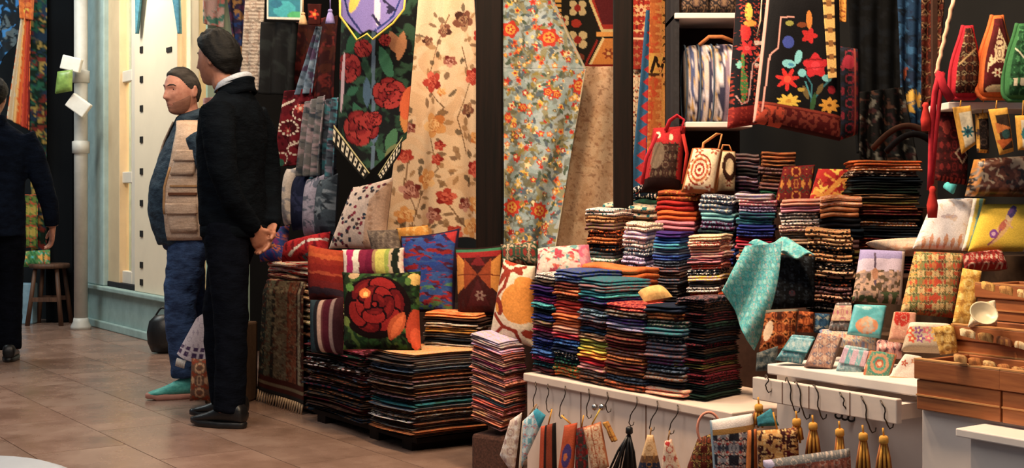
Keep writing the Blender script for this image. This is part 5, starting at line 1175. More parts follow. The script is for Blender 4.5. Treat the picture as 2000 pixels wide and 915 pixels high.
bag('brown_bag', [(1902, 312), (2030, 304), (2030, 386), (1884, 384)], 4.0, -4, 8, '4a2418', 'brown leather bag with an amber edge on the right', p_bb3, .09, mat='print_gloss')
T((lambda: (lambda b: (b.tube([at(1848, 362, 4.05), at(1860, 372, 4.03), at(1862, 360, 4.03)], .012, 8), b.go('turquoise_charm', 'c_turquoise'))[1])(MB()))(), 'small turquoise charm below the dark maroon rug bag', 'charm')
# printed covers
def p_wh(c): c.ell(1850, 430, 16, 4, 'b8a8b0'); c.ell(1870, 390, 12, 5, '5a7090'); c.spots(['c8a070'], 10, .8, 3, .5); [c.leaf(1800 + 14 * k, 488, 18 + 8 * (k % 2), 4, -80, 'c87a3a', .8) for k in range(7)]
bag('printed_cover', [(1822, 392), (1902, 388), (1880, 490), (1782, 486)], 4.05, -6, 24, 'dcd6da', 'white cushion cover with orange blades along its foot', p_wh, .05, cat='cushion cover')
def p_st(c): c.stripes_u([(1, 'd8d0c8'), (1, 'c8b040'), (1, '6a9a90'), (1, 'd8b838')], wob=.1)
bag('striped_cover', [(1900, 388), (1926, 390), (1900, 492), (1878, 490)], 4.03, -6, 24, 'd0b060', 'narrow striped cover between the white and yellow covers', p_st, .04, cat='cushion cover')
def p_yw(c):
    c.leaf(1930, 486, 78, 9, -54, 'd0a468'); c.ell(1966, 432, 7, 8, 'd8b890'); c.ell(1973, 420, 7, 13, '4f4280', 22); c.leaf(1962, 428, 22, 4, -50, '6a4a8c'); c.ell(1936, 464, 8, 9, '7c3f92'); c.ell(1936, 464, 4, 4, 'c8a0b8'); c.ell(1954, 448, 6, 13, 'b8604c', 32); c.line([(1950, 455), (1940, 472), (1926, 484)], 3, '8a4a6a'); c.line([(1958, 440), (1972, 452)], 3, 'd0a080'); c.m(c.X > 1998, 'd0c8d0')
bag('yellow_cover', [(1920, 400), (2030, 402), (2020, 492), (1890, 492)], 3.98, -4, 24, 'd8b418', 'yellow cushion cover printed with a dancing figure', p_yw, .05, cat='cushion cover')
def p_mq(c):
    c.m(c.Y < 520, '9a90c4'); c.m((c.Y > 510) & (c.Y < 536), 'c8b8d0'); c.m(c.Y > 535, '9c8278'); c.spots(['c8a898', '5a4a3c', '8a7a70'], 6, .58, 3, .0)
    k = (c.Y > 532); c.m(k & (vn(c.X, c.Y, 6, 3) > .56), '5c4c38'); c.m(k & (vn(c.X, c.Y, 5, 9) > .6), 'c8a088'); c.line([(1706, 500), (1706, 560)], 4, '5a4a60'); c.ell(1706, 540, 6, 12, 'b07a5c'); c.m((c.Y > 575) & (vn(c.X, c.Y, 8, 4) > .5), '4a5a3a'); c.m(c.u > .92, 'c8b0a8')
bag('mosque_cover', [(1680, 488), (1768, 492), (1760, 596), (1664, 588)], 4.08, -6, 16, 'a89aac', 'lilac cushion cover printed with a minaret', p_mq, .06, cat='cushion cover', step=1.5)
def p_op(c):
    c.stripes_u([(1, 'd0a04c'), (1, '8a8a4c'), (1.2, 'c8783c'), (1, 'c84a2c'), (1, 'd8b070'), (1, '9a7a3c'), (1, 'c85a34')], wob=.15); c.spots(['c8402a', '5a7a4a', '3a2a24', 'e0c080'], 6, .66, 3, .9)
bag('orange_cover', [(1786, 492), (1884, 496), (1862, 622), (1758, 612)], 3.98, -6, 16, 'c88a48', 'orange and green patterned cushion cover beside the minaret cover', p_op, .06, cat='cushion cover', step=1.6)
def p_pl(c): c.spots(['c8b8a8', 'd8a080'], 8, .6, 3)
bag('cream_roll', [(1690, 476), (1800, 470), (1930, 486), (1760, 498)], 4.2, -4, 40, 'dcc0a8', 'cream fringed towel lying above the minaret and orange covers', p_pl, .05, cat='towel')
def p_rr(c): c.spots(['d8b8a0', '6a1c1c'], 6, .62, 3)
bag('red_roll', [(1880, 500), (1955, 492), (1968, 526), (1884, 528)], 3.92, -4, 30, 'a82a24', 'red and white rolled towel above the top wooden tray', p_rr, .06, cat='towel')
def p_yb(c): c.spots(['e8c870', 'b07a24'], 9, .6, 3)
bag('yellow_book', [(1880, 524), (1918, 530), (1896, 640), (1860, 632)], 3.75, -6, 14, 'd8a83c', 'amber yellow cover left of the wooden trays', p_yb, .04, cat='cushion cover')
# turquoise shawl, the shaded hollow beside it and dark goods below
TQ = empty('turquoise_shawl', at(1490, 680, 4.22)); T(TQ, 'turquoise brocade shawl draped over the right end of the stacks', 'shawl')
def p_tq(c): c.spots(['8fd0d4', '2a8a94', '5ab8c0'], 6, .60, 3, .8); c.spots(['d0a8a0', '9ab890'], 5, .82, 8, .5)
cv = Cv([(1456, 482), (1528, 472), (1470, 684), (1414, 570)], '46a6b0', 1.8); p_tq(cv)
cv.X = cv.X + 14 * np.sin(cv.v * 3.1) * (cv.u - .0)
sheet('front_fall', cv, Plane(1460, 560, 4.24, -18, 8), lambda u, v: .03 * np.sin(u * 8 + v * 2) * (.3 + v), .006, 'print_cloth', TQ)
cv = Cv([(1462, 476), (1540, 470), (1590, 502), (1520, 496)], '46a6b0', 1.8); p_tq(cv)
sheet('top_fold', cv, Plane(1525, 486, 4.30, -10, 62), lambda u, v: .012 * np.sin(u * 9), .006, 'print_cloth', TQ)
def p_bk2(c): c.spots(['0c0e14', '1c2026'], 12, .6, 3); c.ell(1502, 572, 8, 10, 'c8803c'); c.ell(1545, 576, 6, 6, '4a2a34'); c.spots(['2a3440'], 6, .8, 8)
bag('hollow_shade', [(1508, 498), (1592, 502), (1590, 600), (1490, 606)], 4.36, -8, 10, '0b0c10', 'black sheet standing for the shade in the hollow beside the turquoise shawl', p_bk2, .08, cat='shawl')  # black colour stands in for shade inside the open hollow
def p_or3(c): c.spots(['5a2410', 'c87838', '3a1a10'], 9, .55, 3); c.ell(1500, 650, 8, 20, 'd8b898', 15); c.m(c.v < .1, '6a6458')
bag('orange_bag', [(1496, 606), (1560, 604), (1548, 676), (1482, 690)], 4.15, -10, 12, '9c4a1c', 'orange brown patterned bag below the shaded hollow', p_or3, .09, mat='print_wool')
bag('rust_bag', [(1560, 608), (1590, 610), (1588, 650), (1556, 650)], 4.2, -8, 10, '8a3c14', 'small rust bag behind the turquoise flap purse', lambda c: c.spots(['c86a2c', '3a1a10'], 7, .6, 3), .06)
bag('blue_pouch', [(1592, 612), (1622, 614), (1620, 652), (1590, 650)], 4.18, -8, 10, '1c3c5a', 'dark blue pouch left of the cream flap purse', lambda c: c.spots(['2c5a7a', '8a8a80'], 7, .66, 3), .05)
def p_gry(c): c.spots(['2a3a40', '6a6a64'], 7, .6, 3)
bag('grey_pouch', [(1478, 690), (1520, 676), (1516, 724), (1476, 726)], 4.0, -10, 10, '454c4e', 'grey pouch at the left end of the purse shelf', p_gry, .06)
# notebooks and purses
def purse(q, d, base, flap, lab, motif=None, split=.55, cat='purse', mat='print_cloth', thick=.05, tilt=22):
    cx = sum(p[0] for p in q) / 4; cy = sum(p[1] for p in q) / 4
    def ex(root, pl):
        L = lambda a_, b_, t_: (a_[0] + (b_[0] - a_[0]) * t_, a_[1] + (b_[1] - a_[1]) * t_)
        if flap:
            c2 = Cv([q[0], q[1], L(q[1], q[2], split), L(q[0], q[3], split)], flap, 1.6)
            if motif: motif(c2)
            sheet('flap', c2, Plane(cx, cy, d - thick * .62, pl_y, tilt), lambda u, v: -.018 * np.clip(.15 - v, 0, 1) / .15, .004, mat, root)
    pl_y = -10
    bag('flap_purse' if flap else 'notebook', q, d, pl_y, tilt, base, lab, (motif if not flap else (lambda c: c.spots(['d8d0d0', '4a6a74'], 5, .66, 3, .5))), thick, mat=mat, cat=cat, extra=ex, sq=7, puff=.3)
purse([(1632, 594), (1664, 594), (1662, 650), (1616, 650)], 4.02, '6a5a58', 'c8a080', 'cream flap purse left of the turquoise notebook', lambda c: c.spots(['b86a7a', 'd8b8a0'], 6, .6, 3), .6)
def m_tn(c): c.ell(1692, 640, 22, 16, 'd88a5a'); c.ell(1692, 632, 12, 10, 'd8a880'); c.ell(1692, 606, 10, 3, 'a8d8dc'); c.spots(['7accd4'], 12, .66, 3, .4); c.border(.02, .02, '2a8a94')
purse([(1668, 596), (1732, 598), (1720, 662), (1654, 654)], 3.92, '4ab4c0', None, 'turquoise notebook with an orange dome motif', m_tn, cat='notebook', mat='print_gloss', thick=.035)
def m_rp(c): c.ell(1760, 624, 16, 18, 'b8281e', 10); c.spots(['d8b090'], 6, .7, 3, .6); c.border(.06, .05, 'c89878')
purse([(1746, 610), (1790, 612), (1786, 672), (1734, 668)], 3.82, 'c88a74', None, 'cream notebook with a red blot beside the turquoise notebook', m_rp, cat='notebook', thick=.035)
def m_fl(c): [c.flower(1775 + 16 * (k % 5) + 4 * (k // 5), 652 + 16 * (k // 5), 9, 5, ('c84a2c', 'd8a030', '8a4a8a', '4a8a3a', 'd06a7a')[(k * 2) % 5], 'e0c890', .25) for k in range(10)]; c.m(c.v < .22, 'e0d0bc')
purse([(1776, 632), (1856, 636), (1850, 690), (1760, 686)], 3.72, 'b8a890', None, 'white topped pouch embroidered with bright flowers', m_fl, cat='pouch', thick=.06)
m_lb = lambda c: (c.spots(['c8dcdc', '5aa0b4'], 7, .58, 3, .8), c.border(.04, .06, '3a8a94'))
purse([(1546, 656), (1592, 660), (1566, 712), (1514, 704)], 3.90, '5a9aa8', '94c4d0', 'light blue flap purse at the left of the purse row', m_lb, .6)
def m_dk(c): c.spots(['c89a84', '5a6480', 'd8b8a0'], 6, .58, 3, .9); c.border(.08, .05, '8a6a60')
purse([(1598, 652), (1646, 662), (1624, 726), (1570, 718)], 3.84, 'a87c6c', None, 'dusty pink woven notebook in the purse row', m_dk, cat='notebook')
m_pk = lambda c: (c.stripes_u([(1, 'c8a8c0'), (1, '6ab0b8'), (1, 'd0b0c4'), (1, '7ab8c0'), (1, 'd0a8b8')]), c.spots(['e0d0d8'], 6, .7, 3, .6))
purse([(1650, 676), (1698, 684), (1682, 740), (1630, 730)], 3.78, '8ab0b8', 'c0a8bc', 'pink and turquoise striped flap purse in the purse row', m_pk, .6)
def m_rg(c):
    c.border(.08, .07, 'b0603c')
    for r_, col in ((24, '3f8a74'), (18, 'c8906c'), (13, '4a9a84'), (8, 'c05a3c'), (4, 'e0c0a0')): c.ell(1716, 716, r_, r_ * 1.1, col, 10)
    c.spots(['d0a070'], 4, .76, 3, .6)
purse([(1698, 686), (1752, 694), (1734, 754), (1682, 746)], 3.70, '6a8a6c', None, 'green and orange medallion notebook in the purse row', m_rg, cat='notebook')
def m_wt(c): c.flower(1764, 716, 7, 5, 'b84a34', 'd8a080'); c.flower(1782, 712, 6, 5, 'c87a4a', 'd8c0a0'); c.m(c.v > .75, 'c88a4c')
purse([(1766, 694), (1800, 700), (1796, 764), (1722, 756)], 3.66, 'dcccc0', None, 'white towel with small red flowers beside the wooden trays', m_wt, cat='towel', thick=.06)
bag('flat_purse', [(1600, 646), (1712, 660), (1714, 684), (1606, 672)], 3.98, -10, 50, 'd0b098', 'flat cream floral purse lying behind the purse row', lambda c: c.spots(['b87a6a', 'd8c8a0', '7a86a8'], 6, .6, 3), .035, cat='purse')
bag('flat_purse', [(1712, 668), (1764, 676), (1762, 700), (1712, 690)], 3.86, -10, 50, 'c88a84', 'flat pink purse lying below the red blot notebook', lambda c: c.spots(['d8b8b0', '5a3a44'], 6, .64, 3), .035, cat='purse')

# ================================================================== WOODEN TRAYS
def tray(s0, s1, w0, w1, z0, z1, lab, lip=.012):
    root = empty('wooden_tray', S((s0 + s1) / 2, w0, z0)); T(root, lab, 'tray', 'wooden trays')
    t_ = .012; zm_ = z0 + (z1 - z0) * .62
    for nm, a_ in (('front_board', (s0, s1, w0, w0 + t_, z0, zm_ - .002)), ('front_lip', (s0 - .004, s1 + .004, w0 - .006, w0 + t_, zm_, z1)), ('side_board', (s0, s0 + t_, w0 + t_, w1, z0, z1)), ('side_board', (s1 - t_, s1, w0 + t_, w1, z0, z1)), ('back_board', (s0, s1, w1 - t_, w1, z0, z1)), ('bottom_board', (s0 + t_, s1 - t_, w0 + t_, w1 - t_, z0, z0 + .01))):
        b = MB(); b.fb(*a_); b.go(nm, 'tray_wood', root, smooth=False, bev=.0025)
    b = MB(); b.fb(s0 - .004, s1 + .004, w0 - .006, w0 + t_ + .002, z1, z1 + .004); b.go('rim', 'tray_rim', root, smooth=False)
    b = MB(); b.fb(s0, s1, w0 - .003, w0 + .001, z0 + (zm_ - z0) * .45, z0 + (zm_ - z0) * .45 + .004); b.go('groove', 'tray_rim', root, smooth=False)
    return root
zA = .502; zB = .628
sx0, sx1 = sw(1790, -.02), sw(1953, -.02)
tray(sx0, sx1, -.02, .19, zA, zB, 'front wooden tray nearest the purses')
tray(sx1 + .006, 1.75, -.02, .19, zA, zB, 'front wooden tray cut off at the right edge')
b = MB(); b.fb(sx0 + .02, 1.8, .195, .385, .501, .60); T(b.go('tray_riser', 'c_chocolate', smooth=False), 'dark riser under the upper wooden trays', 'riser')
tray(sw(1862, .20), 1.7, .20, .38, .60, .70, 'middle wooden tray of the three tiers')
b = MB(); b.fb(sw(1905, .38), 1.8, .39, .60, .501, .70); T(b.go('tray_riser', 'c_chocolate', smooth=False), 'dark riser under the topmost wooden tray', 'riser')
tray(sw(1908, .39), 1.7, .39, .58, .70, .80, 'topmost wooden tray of the three tiers')
def bowl(px, py, d, r_, mat, lab, name='cream_bowl', cat='bowl', tiltx=0):
    c = at(px, py, d); b = MB(); prof = [(.25, 0), (.7, .12), (1, .5), (1.0, .56), (.9, .5), (.62, .2), (.0, .12)]
    b.lathe((0, 0, 0), [(r_ * a_, r_ * h) for a_, h in prof], 20); Rm = Matrix.Rotation(R(tiltx), 3, 'X')
    b.v = [tuple(Rm @ Vector(p) + c) for p in b.v]; T(b.go(name, mat), lab, cat)
solid_mat('cream_glaze', 'e0cfa8', .3, .1, 8)
def goods(px0, px1, py, d, cols, lab, n=6):
    for k in range(n):
        x = px0 + (px1 - px0) * k / max(n - 1, 1); w = (px1 - px0) / n
        q = [(x - w * .6, py + 6 + 2 * (k % 2)), (x + w * .6, py + 7 - 2 * (k % 2)), (x + w * .55, py + 20), (x - w * .55, py + 19)]
        cv = Cv([(a_, b_ + (a_ - px0) * .22) for a_, b_ in q], cols[k % len(cols)], 2.2); cv.spots(['b07838', '7a4a28'], 5, .6, k, .8)
        T(pillow('folded_napkin', cv, Plane(x, py + (x - px0) * .22, d - (x - px0) * .0006, -20, 60), .022, 'print_cloth'), lab[k], 'napkin', 'napkins in the trays')
goods(1876, 1990, 690, 3.30, ['b88a50', 'a8642c', 'c8a468', '9c5a2c'], [f'{a_} napkin in the front wooden tray, {o_} from its left end' for a_, o_ in (('tan', 'first'), ('copper', 'second'), ('cream', 'third'), ('rust', 'fourth'), ('tan', 'fifth'))], 5)
goods(1890, 1996, 640, 3.48, ['c8b48c', 'b88a48', '7a4a30'], [f'{a_} napkin in the middle wooden tray, {o_} from its left end' for a_, o_ in (('ivory', 'first'), ('gold', 'second'), ('brown', 'third'), ('ivory', 'fourth'))], 4)
bowl(1918, 620, 3.44, .036, 'cream_glaze', 'cream bowl tilted in the middle wooden tray', tiltx=50)
bag('cream_bundle', [(1900, 600), (1944, 588), (1948, 636), (1890, 640)], 3.52, -10, 30, 'dccdb0', 'cream cloth bundle behind the bowl in the middle tray', lambda c: c.spots(['c8a870'], 9, .6, 3), .04, cat='bundle')
goods(1930, 2000, 548, 3.62, ['c89a48', 'b08040', 'c8aa70'], [f'{a_} napkin in the topmost wooden tray, {o_} from its left end' for a_, o_ in (('amber', 'first'), ('tan', 'second'), ('cream', 'third'))], 3)
bag('gold_pouch', [(1822, 640), (1862, 634), (1872, 690), (1836, 694)], 3.55, -10, 14, 'c89a3c', 'gold pouch behind the left end of the front tray', lambda c: c.spots(['e0c070', '8a5a20'], 7, .6, 3), .05, cat='pouch')

# ================================================================== HOOKS AND HANGING POUCHES
def hook(px, py0, py1, d, lab, lean=10, r_=.0019):
    a_, b_ = at(px, py0, d), at(px - lean, py1, d)
    pts = [a_ + Vector((0, .03, -.012)), a_ + Vector((0, .022, .004)), a_ + Vector((0, .008, .008)), a_ + Vector((0, -.006, 0))]
    for k in range(1, 6): pts.append(a_ + (b_ - a_) * (k / 6) + Vector((.004 * math.sin(k * 1.2), -.008, 0)))
    pts += [b_ + Vector((0, -.006, 0)), b_ + Vector((.006, -.006, -.010)), b_ + Vector((.014, -.006, -.006)), b_ + Vector((.016, -.006, .004))]
    b = MB(); b.tube(pts, r_, 6); T(b.go('wire_hook', 'hook_steel'), lab, 'hook', 'wire hooks on the counters')
for i, (px, y0, y1, ln) in enumerate(((1046, 752, 796, 4), (1070, 756, 800, 2), (1104, 760, 812, 12), (1150, 766, 812, 4), (1186, 772, 800, 2), (1244, 782, 826, 16), (1284, 790, 836, 16), (1324, 798, 842, 18))):
    hook(px, y0, y1, dw(px, -.018), f'wire hook on the cream counter front, {ORD[i].replace("top", "first")} from the left', ln)
for i, (px, y0, y1, ln) in enumerate(((1498, 738, 760, 2), (1538, 744, 800, -12), (1556, 750, 812, -14), (1592, 758, 812, -10), (1642, 774, 800, -10), (1684, 782, 838, -14), (1722, 790, 830, -10))):
    hook(px, y0, y1, dw(px, -.036), f'wire hook on the white rail, {ORD[i].replace("top", "first")} from the left', ln)
def pouch(q, base, lab, paint, w=-.06, yaw=-20, thick=.03, ring=None, mat='print_cloth', cat='pouch', cordmat='c_tan', dd=0):
    cx = sum(p[0] for p in q) / 4; d = dw(cx, w) + dd
    st_ = [([((q[0][0] + q[1][0]) / 2, (q[0][1] + q[1][1]) / 2), ring], -.0, .0035, cordmat)] if ring else []
    bag('hanging_pouch', q, d, yaw, 0, base, lab, paint, thick, st_, mat=mat, cat=cat, sq=4, puff=.4, step=1.7, group='pouches hanging on the counter front')
def m1(c): c.spots(['d0d8dc', 'c87a80', '5aa8c0'], 7, .62, 3, .9); c.m(c.u > .8, '2a90b0'); c.m(c.u < .14, 'd8c0a8')
pouch([(1020, 824), (1048, 798), (1066, 812), (1012, 930)], 'a8c8d8', 'light blue flowered pouch hanging on the cream counter', m1, -.10, -10, .04, (1048, 790))
pouch([(996, 822), (1020, 806), (1004, 930), (976, 890)], 'c8b4a8', 'cream pouch leaning left of the light blue one', lambda c: c.spots(['a88a88', 'd8d0d0'], 7, .6, 3), -.12, -10, .04)
def m2(c): c.stripes_u([(1, 'b8482a'), (.6, '2a1c1c'), (1, '8a3a24'), (.8, '1c1818')])
pouch([(1056, 834), (1086, 826), (1088, 930), (1052, 930)], '7a3420', 'rust and black striped pouch beside the light blue one', m2, -.09, -15, .03, (1078, 800), cordmat='c_gold')
def m3(c): c.border(.16, .05, 'b84a28'); c.ell(1108, 890, 9, 24, '4a3a78', 10); c.ell(1106, 892, 4, 8, 'c86a3c', 10)
pouch([(1102, 832), (1128, 826), (1120, 930), (1088, 930)], 'c0522c', 'orange pouch with a purple lozenge', m3, -.085, -15, .03, (1096, 812), cordmat='c_gold')
def m3b(c): c.spots(['8a1c20', '2a4a4c', '3a2a28'], 9, .56, 3)
pouch([(1126, 838), (1146, 832), (1150, 930), (1122, 930)], '5a1c1e', 'dark red pouch between the orange and cream ones', m3b, -.06, -15, .03, (1140, 812), cordmat='c_gold')
def m4(c): c.spots(['b8603c', 'c8906c'], 5, .62, 3); c.m((c.u > .42) & (c.u < .5), 'a04a2c'); c.border(.06, .03, 'b86a44')
pouch([(1138, 836), (1174, 824), (1190, 912), (1158, 930)], 'dcb894', 'cream and rust woven pouch in the hanging row', m4, -.10, -12, .035, (1172, 800), cordmat='c_yellow')
hang('gold_charm', [(1178, 826), (1186, 824), (1204, 862), (1196, 864)], dw(1190, -.08), -10, 'c88a34', 'small gold charm beside the black tassel', 'charm', lambda c: c.spots(['8a3a1c'], 6, .6, 3), .004, 1, .012)
for px in (1162, 1176):
    b = MB(); c = at(px, 796, dw(px, -.04)); r_ = .012; b.lathe(c, [(.0, -r_), (.7 * r_, -.7 * r_), (r_, 0), (.7 * r_, .7 * r_), (0, r_)], 12); T(b.go('silver_bead', 'chrome'), 'left of two silver beads on the cream counter front' if px < 1170 else 'right of two silver beads on the cream counter front', 'bead')
tb2 = empty('black_tassel', at(1215, 930, dw(1215, -.09))); T(tb2, 'long black leather tassel in the hanging row', 'tassel')
dd_ = dw(1215, -.09); b = MB(); tp_ = at(1229, 834, dd_)
b.lathe(tp_, [(.006, 0), (.011, -.004), (.012, -.02), (.008, -.024)], 10); b.go('cap', 'black_leather', tb2)
for k in range(16):
    a_ = k / 15; b = MB(); e = at(1186 + 58 * a_, 928 + 10 * math.sin(k), dd_ + .02 * math.sin(k * 2.3)); b.tube([tp_ + Vector((0, 0, -.02)), (tp_ + e) / 2 + Vector((.004 * math.sin(k), 0, .0)), e], [.003, .004, .0035], 5); b.go('strand', 'black_leather', tb2)
def m6(c): c.stripes_v([(3, 'd8b080'), (1, '6a4a34'), (2, '2a2c40')]); c.spots(['b07838'], 6, .7, 3, .7)
pouch([(1264, 850), (1276, 850), (1294, 930), (1242, 930)], 'd0a878', 'tan peaked pouch right of the black tassel', m6, -.07, -10, .03, (1272, 836))
def m7(c): c.spots(['b8483c', 'e0c8b0'], 7, .64, 3); c.ell(1304, 866, 5, 4, 'b02a2c')
pouch([(1298, 862), (1312, 858), (1334, 930), (1290, 930)], 'd8b8a0', 'cream peaked pouch with a red bead', m7, -.07, -10, .03, (1308, 842))
def m8(c): c.spots(['8a3a20', '2a1a14', 'b0904a', '5a1c18'], 6, .55, 3)
pouch([(1362, 858), (1404, 842), (1404, 930), (1336, 930)], '4a2a1c', 'brown leopard print purse with a ring handle', m8, -.10, -12, .06, None)
b = MB(); dh = dw(1385, -.10); b.tube([at(1384 + 22 * math.cos(6.2832 * k / 28), 838 + 32 * math.sin(6.2832 * k / 28), dh) for k in range(29)], .004, 6); T(b.go('ring_handle', 'c_salmon'), 'pink wire ring above the leopard print purse', 'ring')
def m9(c): c.spots(['30384a', 'a83a34', 'd8ccc0', '2a2a34'], 9, .55, 3); c.m(c.v < .16, 'dcd0cc'); c.m((c.v > .16) & (c.v < .26), 'a87a3a'); c.m(c.u < .05, '8aa0b0')
pouch([(1386, 822), (1470, 808), (1482, 930), (1394, 930)], '8a8a94', 'white topped wallet with dark flowers', m9, -.12, -8, .05)
bag('teal_wallet', [(1478, 816), (1506, 798), (1522, 832), (1480, 834)], dw(1500, -.11), -8, 20, '2a7a8c', 'teal wallet corner behind the brown rug patterned pouch', lambda c: c.grain(.2), .03, cat='wallet')
def m10(c): c.border(.05, .04, 'b8803c'); c.spots(['5a1c20', '3a1818'], 11, .54, 3); c.spots(['d8b070'], 6, .7, 8)
pouch([(1478, 842), (1558, 836), (1562, 930), (1482, 930)], 'c8924c', 'gold and maroon rug patterned pouch', m10, -.12, -8, .05, (1510, 806), cordmat='c_gold')
def m10b(c): c.stripes_u([(1, 'c8702c'), (.7, '2a1c18'), (.8, 'b05a24')])
pouch([(1460, 842), (1478, 838), (1480, 930), (1456, 930)], 'b8622c', 'narrow orange striped pouch left of the gold and maroon one', m10b, -.11, -8, .04)
def m11(c): c.m((c.v < .22), '6a6a6c'); c.m((c.v > .3) & (np.sin(c.X * .5) > 0), 'b86a54'); c.spots(['c8b0a0'], 6, .7, 3, .6); c.ell(1500, 905, 12, 8, 'b0a8c8')
pouch([(1490, 900), (1660, 876), (1664, 940), (1494, 950)], '8a4a3c', 'long purse with a grey zip along the lower edge', m11, -.16, -8, .05)
for i, (px, y0, y1, w) in enumerate(((1482, 790, 832, 13), (1556, 818, 862, 12), (1588, 826, 900, 15), (1640, 838, 930, 11), (1686, 846, 940, 15), (1726, 852, 940, 17))):
    dt = dw(px, -.06); root = empty('golden_tassel', at(px, y1, dt)); T(root, f'golden cord tassel under the white rail, {ORD[i].replace("top", "first")} from the left', 'tassel', 'golden tassels under the rail')
    tp_ = at(px, y0, dt); b = MB(); b.tube([tp_, tp_ + Vector((-.002, 0, .02))], .0025, 6); b.go('loop', 'c_gold', root)
    b = MB(); b.lathe(tp_, [(.008, 0), (.012, -.004), (.0125, -.016), (.010, -.020)], 12); b.go('cap', 'c_gold', root)
    for k in range(10):
        a_ = k / 9 - .5; e = at(px + a_ * 2 * w, y1 + 4 * math.sin(k * 2), dt + .012 * math.sin(k * 2.1)); b = MB(); b.tube([tp_ + Vector((a_ * .014, 0, -.018)), (tp_ + e) / 2 + Vector((a_ * .006, 0, 0)), e], [.003, .0042, .0035], 5); b.go('strand', 'c_gold' if k % 3 else 'c_copper', root)
b = MB(); cc_ = at(1652, 812, dw(1652, .14)); 
for k in range(3): b.tube([cc_ + Vector((.018 * k - .02 + .010 * math.cos(6.2832 * j / 16), 0, -.004 * k + .009 * math.sin(6.2832 * j / 16))) for j in range(17)], .003, 6)
T(b.go('latch', 'black_leather'), 'small dark latch on the white panel behind the hooks', 'latch')
# ================================================================== PEOPLE
def skin_mat(name, c, lo):
    m, nt, b = nodes(name); nz = noise(nt, 45, 4, mapping(nt, (1, 1, 1)))
    nt.links.new(ramp(nt, nz.outputs[0], [(.3, L4(lo)), (.7, L4(c))]), b.inputs['Base Color'])
    b.inputs['Roughness'].default_value = .55; b.inputs['Subsurface Weight'].default_value = .08; b.inputs['Subsurface Radius'].default_value = (.01, .004, .002)
    bump(nt, b, nz.outputs[0], .0006)
skin_mat('skin_ruddy', 'cd9078', 'b8745e'); skin_mat('skin_tan', 'b87a5e', 'a0644a')
def wear_mat(name, c1, c2, fine, creases, rough=.85, spec=.2):
    m, nt, b = nodes(name)
    n1 = noise(nt, fine, 3, mapping(nt, (1, 1, 1))); n2 = noise(nt, 9, 3, mapping(nt, (1.5, 1.5, 3.5)))
    k = ramp(nt, n2.outputs[0], [(.35, L4(c1)), (.68, L4(c2))])
    g = ramp(nt, n1.outputs[0], [(.3, (.8, .8, .8)), (.7, (1.15, 1.15, 1.15))])
    nt.links.new(mixc(nt, 1.0, k, g, 'MULTIPLY'), b.inputs['Base Color'])
    b.inputs['Roughness'].default_value = rough; b.inputs['Specular IOR Level'].default_value = spec
    bump(nt, b, n2.outputs[0], creases, .7)
wear_mat('wear_black', '080c12', '0c1219', 200, .012, .95, .04); wear_mat('wear_trouser', '080b13', '0c101a', 200, .010, .95, .04)
wear_mat('wear_navy', '0a101c', '101a2c', 160, .012, .95, .05); wear_mat('wear_denim', '1c2c4c', '35507c', 200, .014); wear_mat('wear_shirt', '1f2f3f', '34495a', 120, .014)
wear_mat('wear_vest', 'bfa188', 'd4b8a0', 160, .008); wear_mat('wear_white', 'aab4c4', 'c4ccd8', 160, .004)
wear_mat('hair_black', '070708', '0f0f10', 240, .010, .7, .2); wear_mat('hair_grey', '242120', '4c4744', 420, .004, .75, .15); wear_mat('stubble', '84594a', 'a3725f', 700, .001, .7, .15)
wear_mat('shoe_teal', '2f9a90', '5cc4b4', 90, .004, .6); wear_mat('shoe_black', '0d0d0f', '17171a', 90, .003, .4, .4)
solid_mat('eye_white', 'd8d0c8', .25, .03, 20); solid_mat('iris', '2a1a12', .2, .1, 40); solid_mat('lip', '8a4a40', .5, .1, 80); solid_mat('brow', '2a2220', .8, .2, 200)
solid_mat('sole_pink', 'b87a68', .7, .1, 30)
G_ = lambda a, s_: np.exp(-(a / s_) ** 2)
def head_grid():
    nv, nu = 52, 72
    la, lo = np.meshgrid(np.linspace(-math.pi / 2, math.pi / 2, nv), np.linspace(0, 2 * math.pi, nu, endpoint=False), indexing='ij')
    cl = np.cos(la); cf = np.clip(np.cos(lo), 0, 1) ** .5
    low = np.where(la < 0, 1.0, 0.0)
    px_ = 1 - low * .38; py_ = 1 - low * .60 * cf - (1 - low) * .22 * cf
    x = cl ** px_ * np.sin(lo) * .077; y = -cl ** py_ * np.cos(lo) * .096; z = np.sin(la) * .118
    t = np.clip(-z / .118, 0, 1); x = x * (1 - .34 * t ** 1.5); y = np.where(y > 0, y * (1 - .25 * t), y * (1 - .02 * t))
    wf = np.clip(-y / .05, 0, 1)
    y = y - wf * .006 * G_(z - .030, .010) * G_(x, .05); y = y + wf * .012 * G_(np.abs(x) - .031, .014) * G_(z - .010, .011)
    pr = np.clip((.028 - z) / .058, 0, 1) ** 1.1 * np.clip((z + .044) / .012, 0, 1)
    y = y - wf * .028 * pr * np.exp(-(x / (.008 + .010 * np.clip((.02 - z) / .05, 0, 1))) ** 2)
    y = y - wf * .007 * G_(x, .022) * (G_(z + .060, .006) + G_(z + .074, .007)); y = y + wf * .004 * G_(x, .026) * G_(z + .067, .003)
    y = y - wf * .012 * G_(x, .024) * G_(z + .100, .018) - wf * .005 * G_(np.abs(x) - .042, .018) * G_(z + .02, .02)
    return np.stack([x, y, z], -1), nu, nv
HG = head_grid()[0].reshape(-1, 3)
def fy_(x, z):                              # front surface of the head at (x, z)
    m = HG[:, 1] < -.02; q = HG[m]; return float(q[np.argmin((q[:, 0] - x) ** 2 + (q[:, 2] - z) ** 2), 1])
